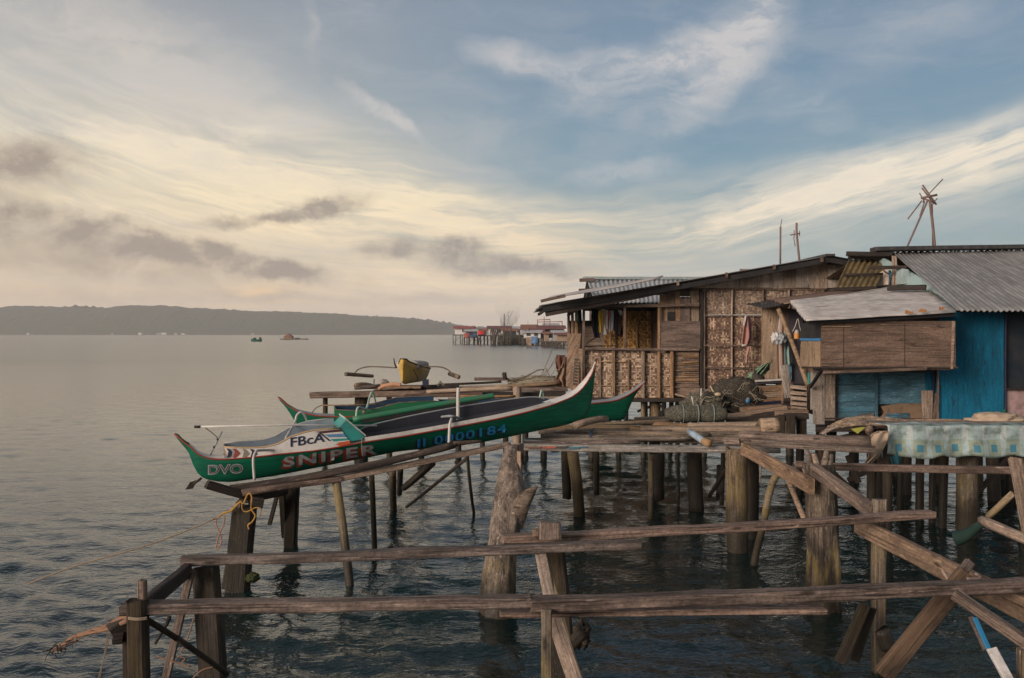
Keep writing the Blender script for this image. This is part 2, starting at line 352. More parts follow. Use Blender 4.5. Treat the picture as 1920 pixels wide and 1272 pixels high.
# ------------------------------------------------------------------ materials
def newmat(name):
    m = bpy.data.materials.new(name); m.use_nodes = True
    T = NT(m.node_tree); b = T.n['Principled BSDF']
    return m, T, b
def bump(T, b, h, strength=.4, dist=.01):
    n = T.new('ShaderNodeBump'); n.inputs['Strength'].default_value = strength; n.inputs['Distance'].default_value = dist
    T.l.new(h, n.inputs['Height']); T.l.new(n.outputs[0], b.inputs['Normal'])
def wood(name, c1, c2, stain=(.03, .022, .018), stain_amt=.5, wet=None, rough=.85, grain=(1.8, 52, 52), var=.45, algae=0, lo=.42, hi=.62, paint=None, fade=True):
    m, T, b = newmat(name)
    tc = T.new('ShaderNodeTexCoord'); oi = T.new('ShaderNodeObjectInfo')
    off = T.math('MULTIPLY', oi.outputs['Random'], 37.0)
    cv = T.new('ShaderNodeCombineXYZ'); T.l.new(off, cv.inputs[0]); T.l.new(off, cv.inputs[1]); T.l.new(off, cv.inputs[2])
    v = T.vmath('ADD', tc.outputs['Object'], cv.outputs[0])
    g = T.noise(T.mapping(v, scale=grain), 1.0, 7, .6, .3)
    c = T.mix(T.rng(g, .25, .75), c2, c1)
    mot = T.noise(v, 34, 5, .7, .6)                                   # pitted, blotchy weathering
    c = T.mix(T.math('MULTIPLY', T.rng(mot, .42, .62), .45), c, tuple(x * .45 for x in c2[:3]) + (1,))
    kn = T.new('ShaderNodeTexVoronoi'); kn.inputs['Scale'].default_value = 1.0; T.l.new(T.mapping(v, scale=(2.6, 9, 9)), kn.inputs['Vector'])
    c = T.mix(T.rng(kn.outputs['Distance'], .20, .05, 0, .8), c, (.022, .016, .012, 1))
    big = T.noise(T.mapping(v, scale=(.9, 3.2, 3.2)), 1.6, 5, .6, .4)
    c = T.mix(T.math('MULTIPLY', T.rng(big, lo, hi), stain_amt), c, stain + (1,) if len(stain) == 3 else stain)
    crack = T.noise(T.mapping(v, scale=(.9, 75, 75), loc=(9, 2, 5)), 1.2, 5, .6, .3)
    ck = T.rng(crack, .58, .66)
    c = T.mix(T.math('MULTIPLY', ck, .75), c, (.016, .012, .010, 1))
    pale = T.noise(T.mapping(v, scale=(2.4, 16, 16), loc=(4, 4, 4)), 2.4, 7, .7)
    c = T.mix(T.math('MULTIPLY', T.rng(pale, .55, .70), .55), c, tuple(min(1, x * 1.7) for x in c1[:3]) + (1,))
    if paint is not None:
        pm = T.noise(T.mapping(v, scale=(3, 10, 10)), 1.5, 6, .6)
        c = T.mix(T.rng(pm, .36, .5), c, paint)
    val = T.math('ADD', 1 - var * .5, T.math('MULTIPLY', oi.outputs['Random'], var))
    hsv = T.new('ShaderNodeHueSaturation'); T.l.new(c, hsv.inputs['Color']); T.l.new(val, hsv.inputs['Value']); c = hsv.outputs[0]
    if fade: T.l.new(T.math('ADD', .68, T.math('MULTIPLY', T.math('FRACT', T.math('MULTIPLY', oi.outputs['Random'], 7.31)), .45)), hsv.inputs['Saturation'])
    if wet is not None:
        ge = T.new('ShaderNodeNewGeometry'); sp = T.new('ShaderNodeSeparateXYZ'); T.l.new(ge.outputs['Position'], sp.inputs[0])
        zz = T.math('ADD', sp.outputs[2], T.math('MULTIPLY', T.math('SUBTRACT', T.noise(ge.outputs['Position'], 5, 5, .6), .5), .5))
        if algae:
            al = T.math('MULTIPLY', T.rng(zz, wet * 1.6, wet * .9), T.rng(T.noise(T.mapping(v, scale=(2, 8, 8)), 1.6, 5), .42, .6))
            c = T.mix(T.math('MULTIPLY', al, algae), c, (.22, .17, .05, 1))
        wf = T.rng(zz, wet, wet * .35)
        c = T.mix(T.math('MULTIPLY', wf, .9), c, (.020, .017, .013, 1))
        barn = T.math('MULTIPLY', T.rng(zz, wet * .75, wet * .3), T.rng(T.noise(ge.outputs['Position'], 60, 3), .6, .68))
        c = T.mix(T.math('MULTIPLY', barn, .35), c, (.18, .17, .14, 1))
        T.put(b.inputs['Roughness'], T.math('SUBTRACT', rough, T.math('MULTIPLY', wf, .35)))
    else: b.inputs['Roughness'].default_value = rough
    T.l.new(c, b.inputs['Base Color'])
    h = T.math('SUBTRACT', T.math('ADD', g, T.math('MULTIPLY', pale, .5)), T.math('MULTIPLY', ck, .8))
    bump(T, b, h, .65, .012)
    b.inputs['Specular IOR Level'].default_value = .25
    return m
def plain(name, c, rough=.6, metal=0, dirt=.35, scale=3, bumpy=.15, spec=.4, dirtc=(.06, .05, .04, 1), two=False):
    m, T, b = newmat(name)
    tc = T.new('ShaderNodeTexCoord'); oi = T.new('ShaderNodeObjectInfo')
    v = T.vmath('ADD', tc.outputs['Object'], T.vmath('MULTIPLY', oi.outputs['Location'], (.37, .37, .37)))
    n = T.noise(v, scale, 7, .65, .4); n2 = T.noise(v, scale * 9, 4, .6)
    cc = T.mix(T.math('MULTIPLY', T.rng(T.math('ADD', n, T.math('MULTIPLY', n2, .25)), .55, .82), dirt), c, dirtc)
    cc = T.mix(T.math('MULTIPLY', T.rng(n2, .3, .7), .18), cc, tuple(x * .7 for x in c[:3]) + (1,))
    T.l.new(cc, b.inputs['Base Color']); b.inputs['Roughness'].default_value = rough; b.inputs['Metallic'].default_value = metal
    b.inputs['Specular IOR Level'].default_value = spec
    if bumpy: bump(T, b, T.math('ADD', n, T.math('MULTIPLY', n2, .3)), bumpy, .01)
    return m
def sheet(name, c, c2, rust=.3, rough=.55, streak=True):
    m, T, b = newmat(name)
    tc = T.new('ShaderNodeTexCoord'); oi = T.new('ShaderNodeObjectInfo')
    v = T.vmath('ADD', tc.outputs['Object'], T.vmath('MULTIPLY', oi.outputs['Location'], (1.3, 1.3, 1.3)))
    a = T.noise(T.mapping(v, scale=(6, .7, 1)), 1.5, 6, .65); big = T.noise(v, 1.1, 6, .62, .5)
    col = T.mix(T.rng(a, .35, .68), c2, c)
    col = T.mix(T.math('MULTIPLY', T.rng(big, .5, .66), .35), col, tuple(x * .45 for x in c[:3]) + (1,))
    # sheets differ in age
    br = T.new('ShaderNodeTexVoronoi'); br.inputs['Scale'].default_value = 1.0; T.l.new(T.mapping(v, scale=(1.2, .35, 0)), br.inputs['Vector'])
    br.feature = 'F1'
    col = T.mix(.22, col, T.ramp(br.outputs['Color'], [(0, (.25, .25, .25)), (1, (.75, .75, .75))]), 'OVERLAY')
    r = T.noise(T.mapping(v, scale=(3, 1.2, 1), loc=(5, 5, 5)), 1.7, 8, .7, .6)
    rf = T.rng(r, .66 - .2 * rust, .78 - .2 * rust)
    rc = T.mix(T.noise(v, 14, 4), (.20, .075, .03, 1), (.09, .035, .02, 1))
    col = T.mix(T.math('MULTIPLY', rf, min(1, .35 + rust)), col, rc)
    T.l.new(col, b.inputs['Base Color']); b.inputs['Roughness'].default_value = rough; b.inputs['Metallic'].default_value = .15
    bump(T, b, big, .15, .02)
    return m
def vcol(name, rough=.8, amp=.4, scale=30):
    m, T, b = newmat(name)
    at = T.new('ShaderNodeAttribute', attribute_name='Col'); tc = T.new('ShaderNodeTexCoord')
    n = T.noise(T.mapping(tc.outputs['Object'], scale=(1, 1, 1)), scale, 4, .6); n2 = T.noise(tc.outputs['Object'], 1.6, 6, .65, .4)
    c = T.mix(T.math('MULTIPLY', T.rng(n, .35, .7), amp), at.outputs['Color'], (.05, .035, .025, 1))
    c = T.mix(T.math('MULTIPLY', T.rng(n2, .48, .70), .35), c, (.12, .085, .06, 1))
    T.l.new(c, b.inputs['Base Color']); b.inputs['Roughness'].default_value = rough; b.inputs['Specular IOR Level'].default_value = .25
    bump(T, b, n, .3, .005)
    return m

GREY = wood('weathered_grey_wood', (.31, .228, .178, 1), (.11, .080, .065, 1), stain_amt=.55)
RAIL = wood('rail_wood', (.34, .245, .195, 1), (.085, .059, .050, 1), stain_amt=.6)
DARK = wood('dark_wood', (.070, .052, .043, 1), (.028, .022, .019, 1), stain_amt=.6)
PALE = wood('pale_wood', (.42, .30, .21, 1), (.22, .15, .105, 1), stain_amt=.4)
TAN = wood('tan_wood', (.40, .26, .155, 1), (.20, .125, .075, 1), stain_amt=.35)
PLY = wood('plywood', (.205, .135, .098, 1), (.105, .068, .05, 1), stain_amt=.4, grain=(1.2, 7, 7))
PLYG = wood('grey_plywood', (.36, .29, .23, 1), (.22, .175, .14, 1), stain_amt=.3, grain=(1.2, 7, 7), var=.5)
BAMB = wood('bamboo', (.47, .32, .185, 1), (.29, .19, .11, 1), stain_amt=.3, rough=.6, grain=(1.0, 26, 26), var=.45)
BAMG = wood('grey_bamboo', (.34, .27, .20, 1), (.19, .145, .105, 1), stain_amt=.4, rough=.7, grain=(1.0, 26, 26), var=.4)
PILE = wood('pile_wood', (.33, .25, .165, 1), (.10, .072, .05, 1), wet=.95, algae=.45, stain_amt=.55)
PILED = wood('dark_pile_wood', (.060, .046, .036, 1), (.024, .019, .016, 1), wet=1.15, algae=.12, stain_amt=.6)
PILEB = wood('bamboo_pile', (.36, .27, .15, 1), (.2, .14, .08, 1), wet=1.0, algae=.6, stain_amt=.35)
DRIFT = wood('driftwood', (.38, .28, .20, 1), (.14, .10, .072, 1), wet=.5, algae=.3, stain_amt=.7, grain=(1.2, 24, 24))
STUMPM = wood('old_stump_wood', (.30, .215, .13, 1), (.07, .053, .038, 1), wet=.5, algae=.5, stain_amt=.9, grain=(1.2, 20, 20), lo=.38, hi=.54)
PAINTW = wood('white_painted_wood', (.40, .36, .31, 1), (.22, .19, .16, 1), stain_amt=.4)
WEAVE = vcol('woven_bamboo', amp=.28)
ROOFG = sheet('grey_roof_iron', (.28, .28, .28, 1), (.17, .17, .172, 1), rust=.06)
ROOFW = sheet('pale_roof_iron', (.54, .52, .505, 1), (.35, .33, .32, 1), rust=.26)
ROOFR = sheet('rusty_roof_iron', (.22, .15, .11, 1), (.12, .08, .06, 1), rust=.6)
ROOFB = sheet('brown_roof_iron', (.19, .125, .062, 1), (.09, .062, .035, 1), rust=.3)
ROOFK = sheet('dark_roof_iron', (.07, .066, .066, 1), (.035, .034, .036, 1), rust=.1)
BLACK = plain('black', (.012, .012, .014, 1), .7)
WHITE = plain('white_paint', (.62, .60, .57, 1), .5, dirt=.25, scale=5)
OFFW = plain('offwhite_paint', (.50, .48, .45, 1), .55, dirt=.35, scale=5)
RED = plain('red_paint', (.30, .040, .022, 1), .55)
def hull_paint(name, c, dark, pale):
    m, T, b = newmat(name); tc = T.new('ShaderNodeTexCoord'); v = tc.outputs['Object']
    st = T.noise(T.mapping(v, scale=(.9, 6, 14)), 2.0, 6, .65, .3); big = T.noise(v, 1.6, 5, .6, .5); scr = T.noise(T.mapping(v, rot=(0, .12, 0), scale=(1.6, 10, 55)), 1.6, 3, .5, .2); sp_ = T.noise(v, 40, 3, .6)
    col = T.mix(T.rng(st, .32, .68), c, dark); col = T.mix(T.math('MULTIPLY', T.rng(big, .5, .72), .6), col, dark)
    col = T.mix(T.math('MULTIPLY', T.rng(scr, .66, .72), .35), col, pale); col = T.mix(T.math('MULTIPLY', T.rng(sp_, .66, .72), .35), col, (.02, .03, .025, 1))
    T.l.new(col, b.inputs['Base Color']); T.put(b.inputs['Roughness'], T.rng(st, .3, .7, .38, .6)); b.inputs['Specular IOR Level'].default_value = .3
    bump(T, b, T.math('ADD', st, T.math('MULTIPLY', scr, .4)), .18, .01); return m
GREEN = hull_paint('green_hull_paint', (.003, .128, .066, 1), (.003, .078, .048, 1), (.10, .22, .16, 1))
GREEN2 = plain('light_green_paint', (.016, .17, .095, 1), .5, dirt=.35, scale=4)
TEAL = plain('teal_paint', (.03, .26, .24, 1), .5)
NAVY = plain('navy_paint', (.012, .018, .045, 1), .5)
BLUE = plain('bright_blue_paint', (.03, .19, .42, 1), .5)
GREYP = plain('grey_paint', (.26, .28, .30, 1), .6)
BLUEW = wood('blue_painted_board', (.005, .150, .265, 1), (.004, .115, .21, 1), stain=(.004, .05, .085), stain_amt=.5, grain=(1.2, 16, 16), var=.1, fade=False)
BLUEP = wood('worn_blue_plywood', (.13, .26, .33, 1), (.05, .14, .20, 1), stain=(.02, .045, .06), stain_amt=.6, grain=(1.2, 4, 4), var=.2, fade=False)
YELL = plain('yellow_paint', (.62, .40, .09, 1), .5)
ROPE = plain('yellow_rope', (.40, .22, .05, 1), .9, dirt=.6, scale=12)
ROPEG = plain('grey_rope', (.22, .17, .12, 1), .9)
# ------------------------------------------------------------------ sea
def build_water():
    rs = np.random.RandomState(3)
    d = [1.0]
    while d[-1] < 5200:
        k = 1.0075 if d[-1] < 190 else (1.04 if d[-1] < 500 else 1.10)
        d.append(d[-1] * k)
    d = np.array(d); nc = 820
    sl = np.linspace(-1.15, 1.15, nc)
    D, S = np.meshgrid(d, sl, indexing='ij'); X = D * S; Y = D; Z = np.zeros_like(X)
    space = D * .0065
    main = R(205)
    for i in range(110):
        lam = .08 * (1.35 / .08) ** (rs.rand() ** .95)
        th = main + rs.randn() * .75
        k = 2 * math.pi / lam
        amp = .0026 * lam ** .72
        att = np.clip((lam / space - 2.5) / 2.5, 0, 1)
        ph = k * (X * math.sin(th) + Y * math.cos(th)) + rs.rand() * 6.28
        s = np.sin(ph); Z += amp * att * (s + .22 * np.cos(2 * ph))
    # gusts: patches of rougher and of smoother water
    g = .72 + .32 * np.sin(X * .31 + Y * .17 + 1) * np.sin(Y * .23 - X * .11) + .18 * np.sin(X * .9 + 2) * np.sin(Y * .7)
    far = np.clip((D - 50) / 120, 0, 1); Z *= np.clip(g, .35, 1.25) * 1.25 * (1 - .45 * np.clip((D - 9) / 28, 0, 1)) * (1 - far * far * (3 - 2 * far))
    n, m = X.shape
    co = np.stack([X, Y, Z], -1).reshape(-1, 3)
    idx = np.arange(n * m).reshape(n, m)
    q = np.stack([idx[:-1, :-1], idx[:-1, 1:], idx[1:, 1:], idx[1:, :-1]], -1).reshape(-1, 4)
    # the sea goes on behind and beside the photographer
    ex = np.array([[-6500, -600, -.3], [6500, -600, -.3], [6500, 5200, -.3], [-6500, 5200, -.3]])
    q = np.vstack([q, [[n * m, n * m + 1, n * m + 2, n * m + 3]]]); co = np.vstack([co, ex])
    me = bpy.data.meshes.new('water'); me.vertices.add(len(co)); me.vertices.foreach_set('co', co.ravel())
    me.loops.add(q.size); me.loops.foreach_set('vertex_index', q.ravel().astype(np.int32))
    me.polygons.add(len(q)); me.polygons.foreach_set('loop_start', (np.arange(len(q)) * 4).astype(np.int32)); me.polygons.foreach_set('loop_total', np.full(len(q), 4, np.int32))
    me.update(calc_edges=True)
    mt, T, b = newmat('sea_water')
    b.inputs['Base Color'].default_value = (.0022, .0135, .0135, 1); b.inputs['Roughness'].default_value = .035; b.inputs['IOR'].default_value = 1.6
    ge = T.new('ShaderNodeNewGeometry'); p = ge.outputs['Position']
    r1 = T.noise(T.mapping(p, rot=(0, 0, R(25)), scale=(1, 1.9, 1)), 2.6, 3, .5, .3)
    r2 = T.noise(T.mapping(p, rot=(0, 0, R(-20)), scale=(1, 1.7, 1)), 8, 3, .55, .4)
    r3 = T.noise(T.mapping(p, rot=(0, 0, R(8)), scale=(1, 1.5, 1)), 24, 2, .5, .3)
    h = T.math('ADD', T.math('ADD', T.math('MULTIPLY', r1, .55), T.math('MULTIPLY', r2, .34)), T.math('MULTIPLY', r3, .028))
    sy = T.new('ShaderNodeSeparateXYZ'); T.l.new(p, sy.inputs[0])
    h = T.math('MULTIPLY', h, T.rng(T.math('ADD', sy.outputs[1], T.math('MULTIPLY', sy.outputs[0], -.5)), 7, 34, .85, .25))    # the open bay lies calmer than the water among the posts
    T.put(b.inputs['Roughness'], T.rng(sy.outputs[1], 9, 90, .05, .20, False))    # ripples too small and far to be modelled one by one
    bump(T, b, h, 1.0, .055)
    o = obj('water', me, mt, None, None, True); tag(o, kind='structure')
build_water()

# ------------------------------------------------------------------ far shore
def build_hills():
    prof = [(-900, 596), (-600, 590), (-300, 580), (0, 576), (40, 574), (90, 575), (150, 575.5), (200, 578), (245, 572), (300, 573), (350, 576.5), (420, 580), (480, 583), (540, 583), (600, 587), (650, 589), (700, 593), (760, 596), (800, 599), (830, 604), (855, 608.5), (900, 612), (960, 617), (1040, 621), (1150, 624), (1400, 625.5), (1700, 625.7)]
    Dh = 2500.0; xs = []; V = []; nx = 1700; rows = 22
    for i in range(nx + 1):
        px = -900 + 2600 * i / nx
        for (a, ya), (c, yc) in zip(prof, prof[1:]):
            if a <= px <= c: y = ya + (yc - ya) * (px - a) / (c - a); break
        top = (HZ - y) / F * (Dh + 300) + 3
        for j in range(rows + 1):
            u = j / rows
            dd = Dh + 420 * u; X = (px - 960) / F * (Dh + 300)
            e = math.sin(min(1, u / .75) * math.pi / 2) ** .9 if u < .75 else math.cos((u - .75) / .25 * math.pi / 2 * .6)
            bumpy = noise.fractal(Vector((X * .012, dd * .012, 3)), 1, 2, 3) * 4 * math.sin(u * math.pi) + abs(noise.noise(Vector((X * .06, dd * .06, 8)))) * 3.5 * min(1, u * 5) + max(0, noise.noise(Vector((X * .10, dd * .03, 1)))) * 15 * max(0, 1 - abs(u - .72) / .2) * (.3 + max(0, noise.noise(Vector((X * .006, 2, 2)))) * 2)
            V.append((X, dd, max(-1, top * e * (1 + .0 * u) + (bumpy - 2) * min(1, top / 35) - .5)))
    Fc = [(i * (rows + 1) + j, (i + 1) * (rows + 1) + j, (i + 1) * (rows + 1) + j + 1, i * (rows + 1) + j + 1) for i in range(nx) for j in range(rows)]
    m, T, b = newmat('forest_hills')
    ge = T.new('ShaderNodeNewGeometry'); n = T.noise(ge.outputs['Position'], .05, 7, .65)
    T.l.new(T.ramp(n, [(.3, (.018, .030, .016)), (.55, (.045, .062, .032)), (.75, (.085, .09, .05))]), b.inputs['Base Color']); b.inputs['Roughness'].default_value = .9
    o = obj('hills', mesh(V, Fc), m, None, None, True); tag(o, kind='structure')
build_hills()
FARW = plain('far_white_wall', (.62, .60, .58, 1), .8, scale=.3, bumpy=0); FARG = plain('far_grey_wall', (.30, .29, .28, 1), .8, scale=.5, bumpy=0)
FART = plain('far_tan_wall', (.30, .22, .15, 1), .85, scale=.8, bumpy=0, dirt=.5); FARB = plain('far_blue_wall', (.06, .10, .20, 1), .8, scale=.5, bumpy=0)
FARR = plain('far_red_roof', (.33, .085, .075, 1), .7, scale=.6, bumpy=0); FARM = plain('far_maroon_roof', (.17, .06, .055, 1), .7, scale=.5, bumpy=0)
FARO = plain('far_rust_roof', (.26, .12, .08, 1), .75, scale=.9, bumpy=0, dirt=.5); FARS = plain('far_silver_roof', (.42, .42, .42, 1), .6, scale=.5, bumpy=0)
FARK = plain('far_dark_wall', (.035, .04, .045, 1), .8, bumpy=0); FARP = plain('far_timber', (.085, .068, .055, 1), .9, bumpy=0, scale=1)
FARV = plain('bright_red_panel', (.55, .03, .03, 1), .6, bumpy=0); TARPB = plain('blue_tarp', (.09, .19, .34, 1), .6, bumpy=0, scale=1)
def box(name, c0, c1, mat, parent=None):
    x0, y0, z0 = c0; x1, y1, z1_ = c1
    V = [(x, y, z) for x in (0, x1 - x0) for y in (0, y1 - y0) for z in (0, z1_ - z0)]
    return obj(name, mesh(V, [(0, 1, 3, 2), (4, 6, 7, 5), (0, 4, 5, 1), (2, 3, 7, 6), (0, 2, 6, 4), (1, 5, 7, 3)]), mat, parent, Matrix.Translation(Vector(c0)))
def far_house(label, px0, px1, ytop, yeave, yfloor, yfoot, roof, wall, dep=6, posts=5, win=2, over=.6, d=None, bay=None, gable=False):
    d = d or CZ * F / (yfoot - HZ)
    p0, p1 = P(px0, yfloor, d), P(px1, yfloor, d)
    zt, ze, zf = P(0, ytop, d).z, P(0, yeave, d).z, p0.z
    t = thing('stilt_house', label, 'house', ((p0.x + p1.x) / 2, d, 0), 'stilt houses across the water')
    wl = box('wall', (p0.x + over, d + .3, zf), (p1.x - over, d + dep, ze), wall, t)
    nr = 1.0
    if gable:
        mx = (p0.x + p1.x) / 2
        V = [(p0.x, d, ze), (mx, d, zt), (p1.x, d, ze), (p0.x, d + dep, ze), (mx, d + dep, zt), (p1.x, d + dep, ze)]
        V += [(x, y, z - .15) for x, y, z in V]
        Fc = [(0, 1, 4, 3), (1, 2, 5, 4), (6, 9, 10, 7), (7, 10, 11, 8), (0, 6, 7, 1), (1, 7, 8, 2), (0, 3, 9, 6), (2, 8, 11, 5), (3, 4, 10, 9), (4, 5, 11, 10)]
        obj('roof', mesh([Vector(v) - Vector((mx, d, 0)) for v in V], Fc), roof, t, Matrix.Translation(Vector((mx, d, 0))))
        obj('gable', mesh([(p0.x + over - mx, .35, ze), (0, .35, zt - .2), (p1.x - over - mx, .35, ze)], [(0, 1, 2)]), wall, t, Matrix.Translation(Vector((mx, d, 0))))
    else:
        V = [(p0.x, d - .5, ze), (p1.x, d - .5, ze), (p1.x, d + dep * .5, zt), (p0.x, d + dep * .5, zt), (p0.x, d + dep + .5, ze), (p1.x, d + dep + .5, ze)]
        V += [(x, y, z - .18) for x, y, z in V]
        Fc = [(0, 1, 2, 3), (3, 2, 5, 4), (6, 9, 8, 7), (9, 10, 11, 8), (0, 6, 7, 1), (1, 7, 8, 2), (2, 8, 11, 5), (0, 3, 9, 6), (3, 4, 10, 9), (4, 5, 11, 10)]
        obj('roof', mesh([Vector(v) - p0 for v in V], Fc), roof, t, Matrix.Translation(p0))
    box('floor', (p0.x, d, zf - .3), (p1.x, d + dep, zf), FARP, t)
    for k in range(win):
        u = (k + .6) / (win + .2); x = p0.x + over + (p1.x - p0.x - 2 * over) * u
        h = ze - zf
        f = box('window', (x - .5, d + .22, zf + h * .35), (x + .5, d + .32, zf + h * .8), FARK, wl)
    for r_ in range(2):
        for k in range(posts):
            x = p0.x + .2 + (p1.x - p0.x - .4) * k / (posts - 1) + random.uniform(-.15, .15)
            y = d + .2 + r_ * (dep - .5)
            log('post', (x, y, -.6), (x + random.uniform(-.15, .15), y, zf - .3), .24, FARP, t, sides=6, n=3)
    for k in range(posts - 1):
        xa = p0.x + .2 + (p1.x - p0.x - .4) * k / (posts - 1); xb = p0.x + .2 + (p1.x - p0.x - .4) * (k + 1) / (posts - 1)
        log('brace', (xa, d + .3, .2), (xb, d + .3, zf - .5), .12, FARP, t, sides=5, n=2)
    return t
far_house('far stilt house with flat red roof at the left end of the village', 849, 890, 611.5, 615, 627.5, 645, FARR, FARW, dep=9, posts=4, win=1, d=256)
far_house('low far hut with grey roof and blue walls under the red roof', 869, 897, 617.5, 620.5, 632, 645, FARS, FARB, dep=4, posts=4, win=1, d=248)
far_house('far stilt house with maroon roof and long white wall', 912, 960, 611, 615, 629, 646, FARM, FARW, dep=9, posts=7, win=3, d=244)
far_house('far stilt house with tall rust brown gable roof', 976, 1010, 608.5, 617.5, 632, 647, FARO, FARG, dep=8, posts=5, win=2, d=236, gable=False)
far_house('far house with long dark red roof beneath a pink rooftop frame', 1006, 1062, 610, 616, 632, 648, FARM, FARK, dep=9, posts=6, win=3, d=232)
far_house('far hut with silver roof and white wall in the middle of the village', 978, 1018, 619, 623, 634, 648, FARS, FARW, dep=5, posts=5, win=2, d=222)
far_house('small tan far hut beside the slatted hut', 1016, 1034, 622, 624.5, 640, 651, FARO, FART, dep=4, posts=4, win=0, d=196)
far_house('slatted pale far hut with lean roof nearest the woven house', 1033, 1060, 619, 622.5, 640, 651, FARS, FARG, dep=4, posts=5, win=0, d=192)
far_house('far hut behind the driftwood stakes with a brown roof', 940, 972, 616, 620, 632, 647, FARO, FARK, dep=6, posts=5, win=1, d=238)
far_house('far hut with silver roof behind the red gable', 958, 986, 612, 616, 628, 645, FARS, FARW, dep=6, posts=4, win=1, d=258)
far_house('far hut with pale grey wall and rust roof left of the red sheet', 893, 915, 616, 619.5, 629, 645, FARO, FARG, dep=5, posts=4, win=1, d=252)
far_house('far house with dark wall and low maroon roof behind the blue tarpaulin', 990, 1022, 616, 620, 633, 648, FARM, FARK, dep=6, posts=5, win=1, d=228)
far_house('tall far house with white upper wall behind the pink rooftop frame', 1018, 1050, 606, 610, 630, 646, FARS, FARW, dep=6, posts=4, win=2, d=262)
far_house('far shed with rust roof set back between the mast and the red gable', 936, 980, 612.5, 616, 629, 645, FARR, FARG, dep=6, posts=5, win=2, d=266)
far_house('low brown far hut beside the woven house on the far shore', 1040, 1075, 624, 627, 640, 652, FARM, FART, dep=4, posts=5, win=0, d=184)
# red and blue sheets hung at the jetty edge over there
def hung(name, label, cat, px0, py0, px1, py1, d, mat, kind_group=None):
    o = drape(name, [(py0, px0, px1), ((py0 + py1) / 2, px0 - .3, px1 + .3), (py1, px0 + .4, px1 - .2)], d, mat, None, amp=.12, freq=6, nc=8, nr=5, th=.03)
    tag(o, label, cat, kind_group); return o
hung('sheet', 'bright red sheet hung on the far village jetty', 'sheet', 896, 621, 908, 628, 242, FARV)
hung('sheet', 'dull red sheet hung under the low blue far hut', 'sheet', 870, 625, 880, 634, 246, FARR)
hung('tarpaulin', 'blue tarpaulin hanging over the far village stakes', 'tarpaulin', 996, 631, 1009, 645, 190, TARPB)
hung('mat', 'straw tan mat leaning beside the blue far tarpaulin', 'mat', 987, 632, 998, 649, 191, FART)
# stakes and brush at the foot of the village
t = thing('stake_fence', 'tangle of dark stakes and brush below the far village', 'fence', (P(955, 640, 228).x, 228, 0))
rs = random.Random(4)
for k in range(46):
    px = rs.uniform(922, 990); dd = rs.uniform(222, 232); p = P(px, 640, dd)
    log('stake', (p.x, dd, -.3), (p.x + rs.uniform(-.8, .8), dd, rs.uniform(2.2, 4.6)), rs.uniform(.14, .3), FARP, t, sides=5, n=2)
blob('brush', P(965, 640, 231), 4.5, 1.5, 1.6, plain('far_brush', (.05, .055, .04, 1), .95, bumpy=0, scale=2), t, rough=.6, freq=5)
# lattice mast
t = thing('lattice_mast', 'thin grey lattice mast and loading boom behind the far village', 'mast', (P(946, 620, 300).x, 300, 0))
MAST = plain('mast_grey', (.24, .24, .26, 1), .7, bumpy=0)
pm = lambda x, y: P(*q8(x, y), 300)
for a, b_ in (((925, 460), (930, 320)), ((935, 460), (933, 310))): tube('pole', [pm(*a), pm(*b_)], .22, MAST, t, 6)
for a, b_ in (((940, 380), (1000, 270)), ((955, 400), (1040, 275)), ((965, 430), (1020, 300)), ((990, 440), (975, 290)), ((1075, 440), (1070, 340)), ((895, 440), (893, 370)), ((1215, 440), (1215, 395))): tube('boom', [pm(*a), pm(*b_)], .06, MAST, t, 5)
t = thing('roof_frame', 'pinkish pipe frame standing on the long dark red far roof', 'frame', (P(1020, 605, 236).x, 236, P(0, 611, 236).z))
PINK = plain('pink_pipe', (.36, .21, .19, 1), .6, bumpy=0)
pf = lambda x, y: P(*q8(x, y), 236)
for a, b_ in (((1320, 385), (1480, 380)), ((1330, 450), (1330, 385)), ((1480, 450), (1480, 380)), ((1330, 410), (1480, 408)), ((1490, 408), (1630, 405)), ((1625, 450), (1625, 395)), ((1410, 450), (1410, 350))): tube('pipe', [pf(*a), pf(*b_)], .13, PINK, t, 5)
# smoke drifting up behind the village
def build_smoke():
    m = bpy.data.materials.new('smoke_volume'); m.use_nodes = True; T = NT(m.node_tree); T.n.remove(T.n['Principled BSDF'])
    v = T.new('ShaderNodeVolumePrincipled'); v.inputs['Color'].default_value = (.5, .48, .46, 1)
    tc = T.new('ShaderNodeTexCoord'); n = T.noise(tc.outputs['Object'], .28, 4, .6)
    sp = T.new('ShaderNodeSeparateXYZ'); T.l.new(tc.outputs['Object'], sp.inputs[0])
    f = T.math('MULTIPLY', T.rng(n, .4, .75), T.rng(sp.outputs[2], 16, 2))
    T.l.new(T.math('MULTIPLY', f, .006), v.inputs['Density'])
    T.l.new(v.outputs[0], T.n['Material Output'].inputs['Volume'])
    pts = [P(950, 622, 310), P(951, 605, 310), P(955, 590, 310), P(952, 570, 310), P(960, 548, 310)]
    V, Fc = tube_mesh([p - pts[0] for p in smooth_path(pts, 4)], 1.6, 10, r1=6.5)
    o = obj('smoke', mesh(V, Fc), m, None, Matrix.Translation(pts[0]), True); tag(o, 'thin grey smoke rising behind the far village mast', 'smoke', kind='stuff')
build_smoke()
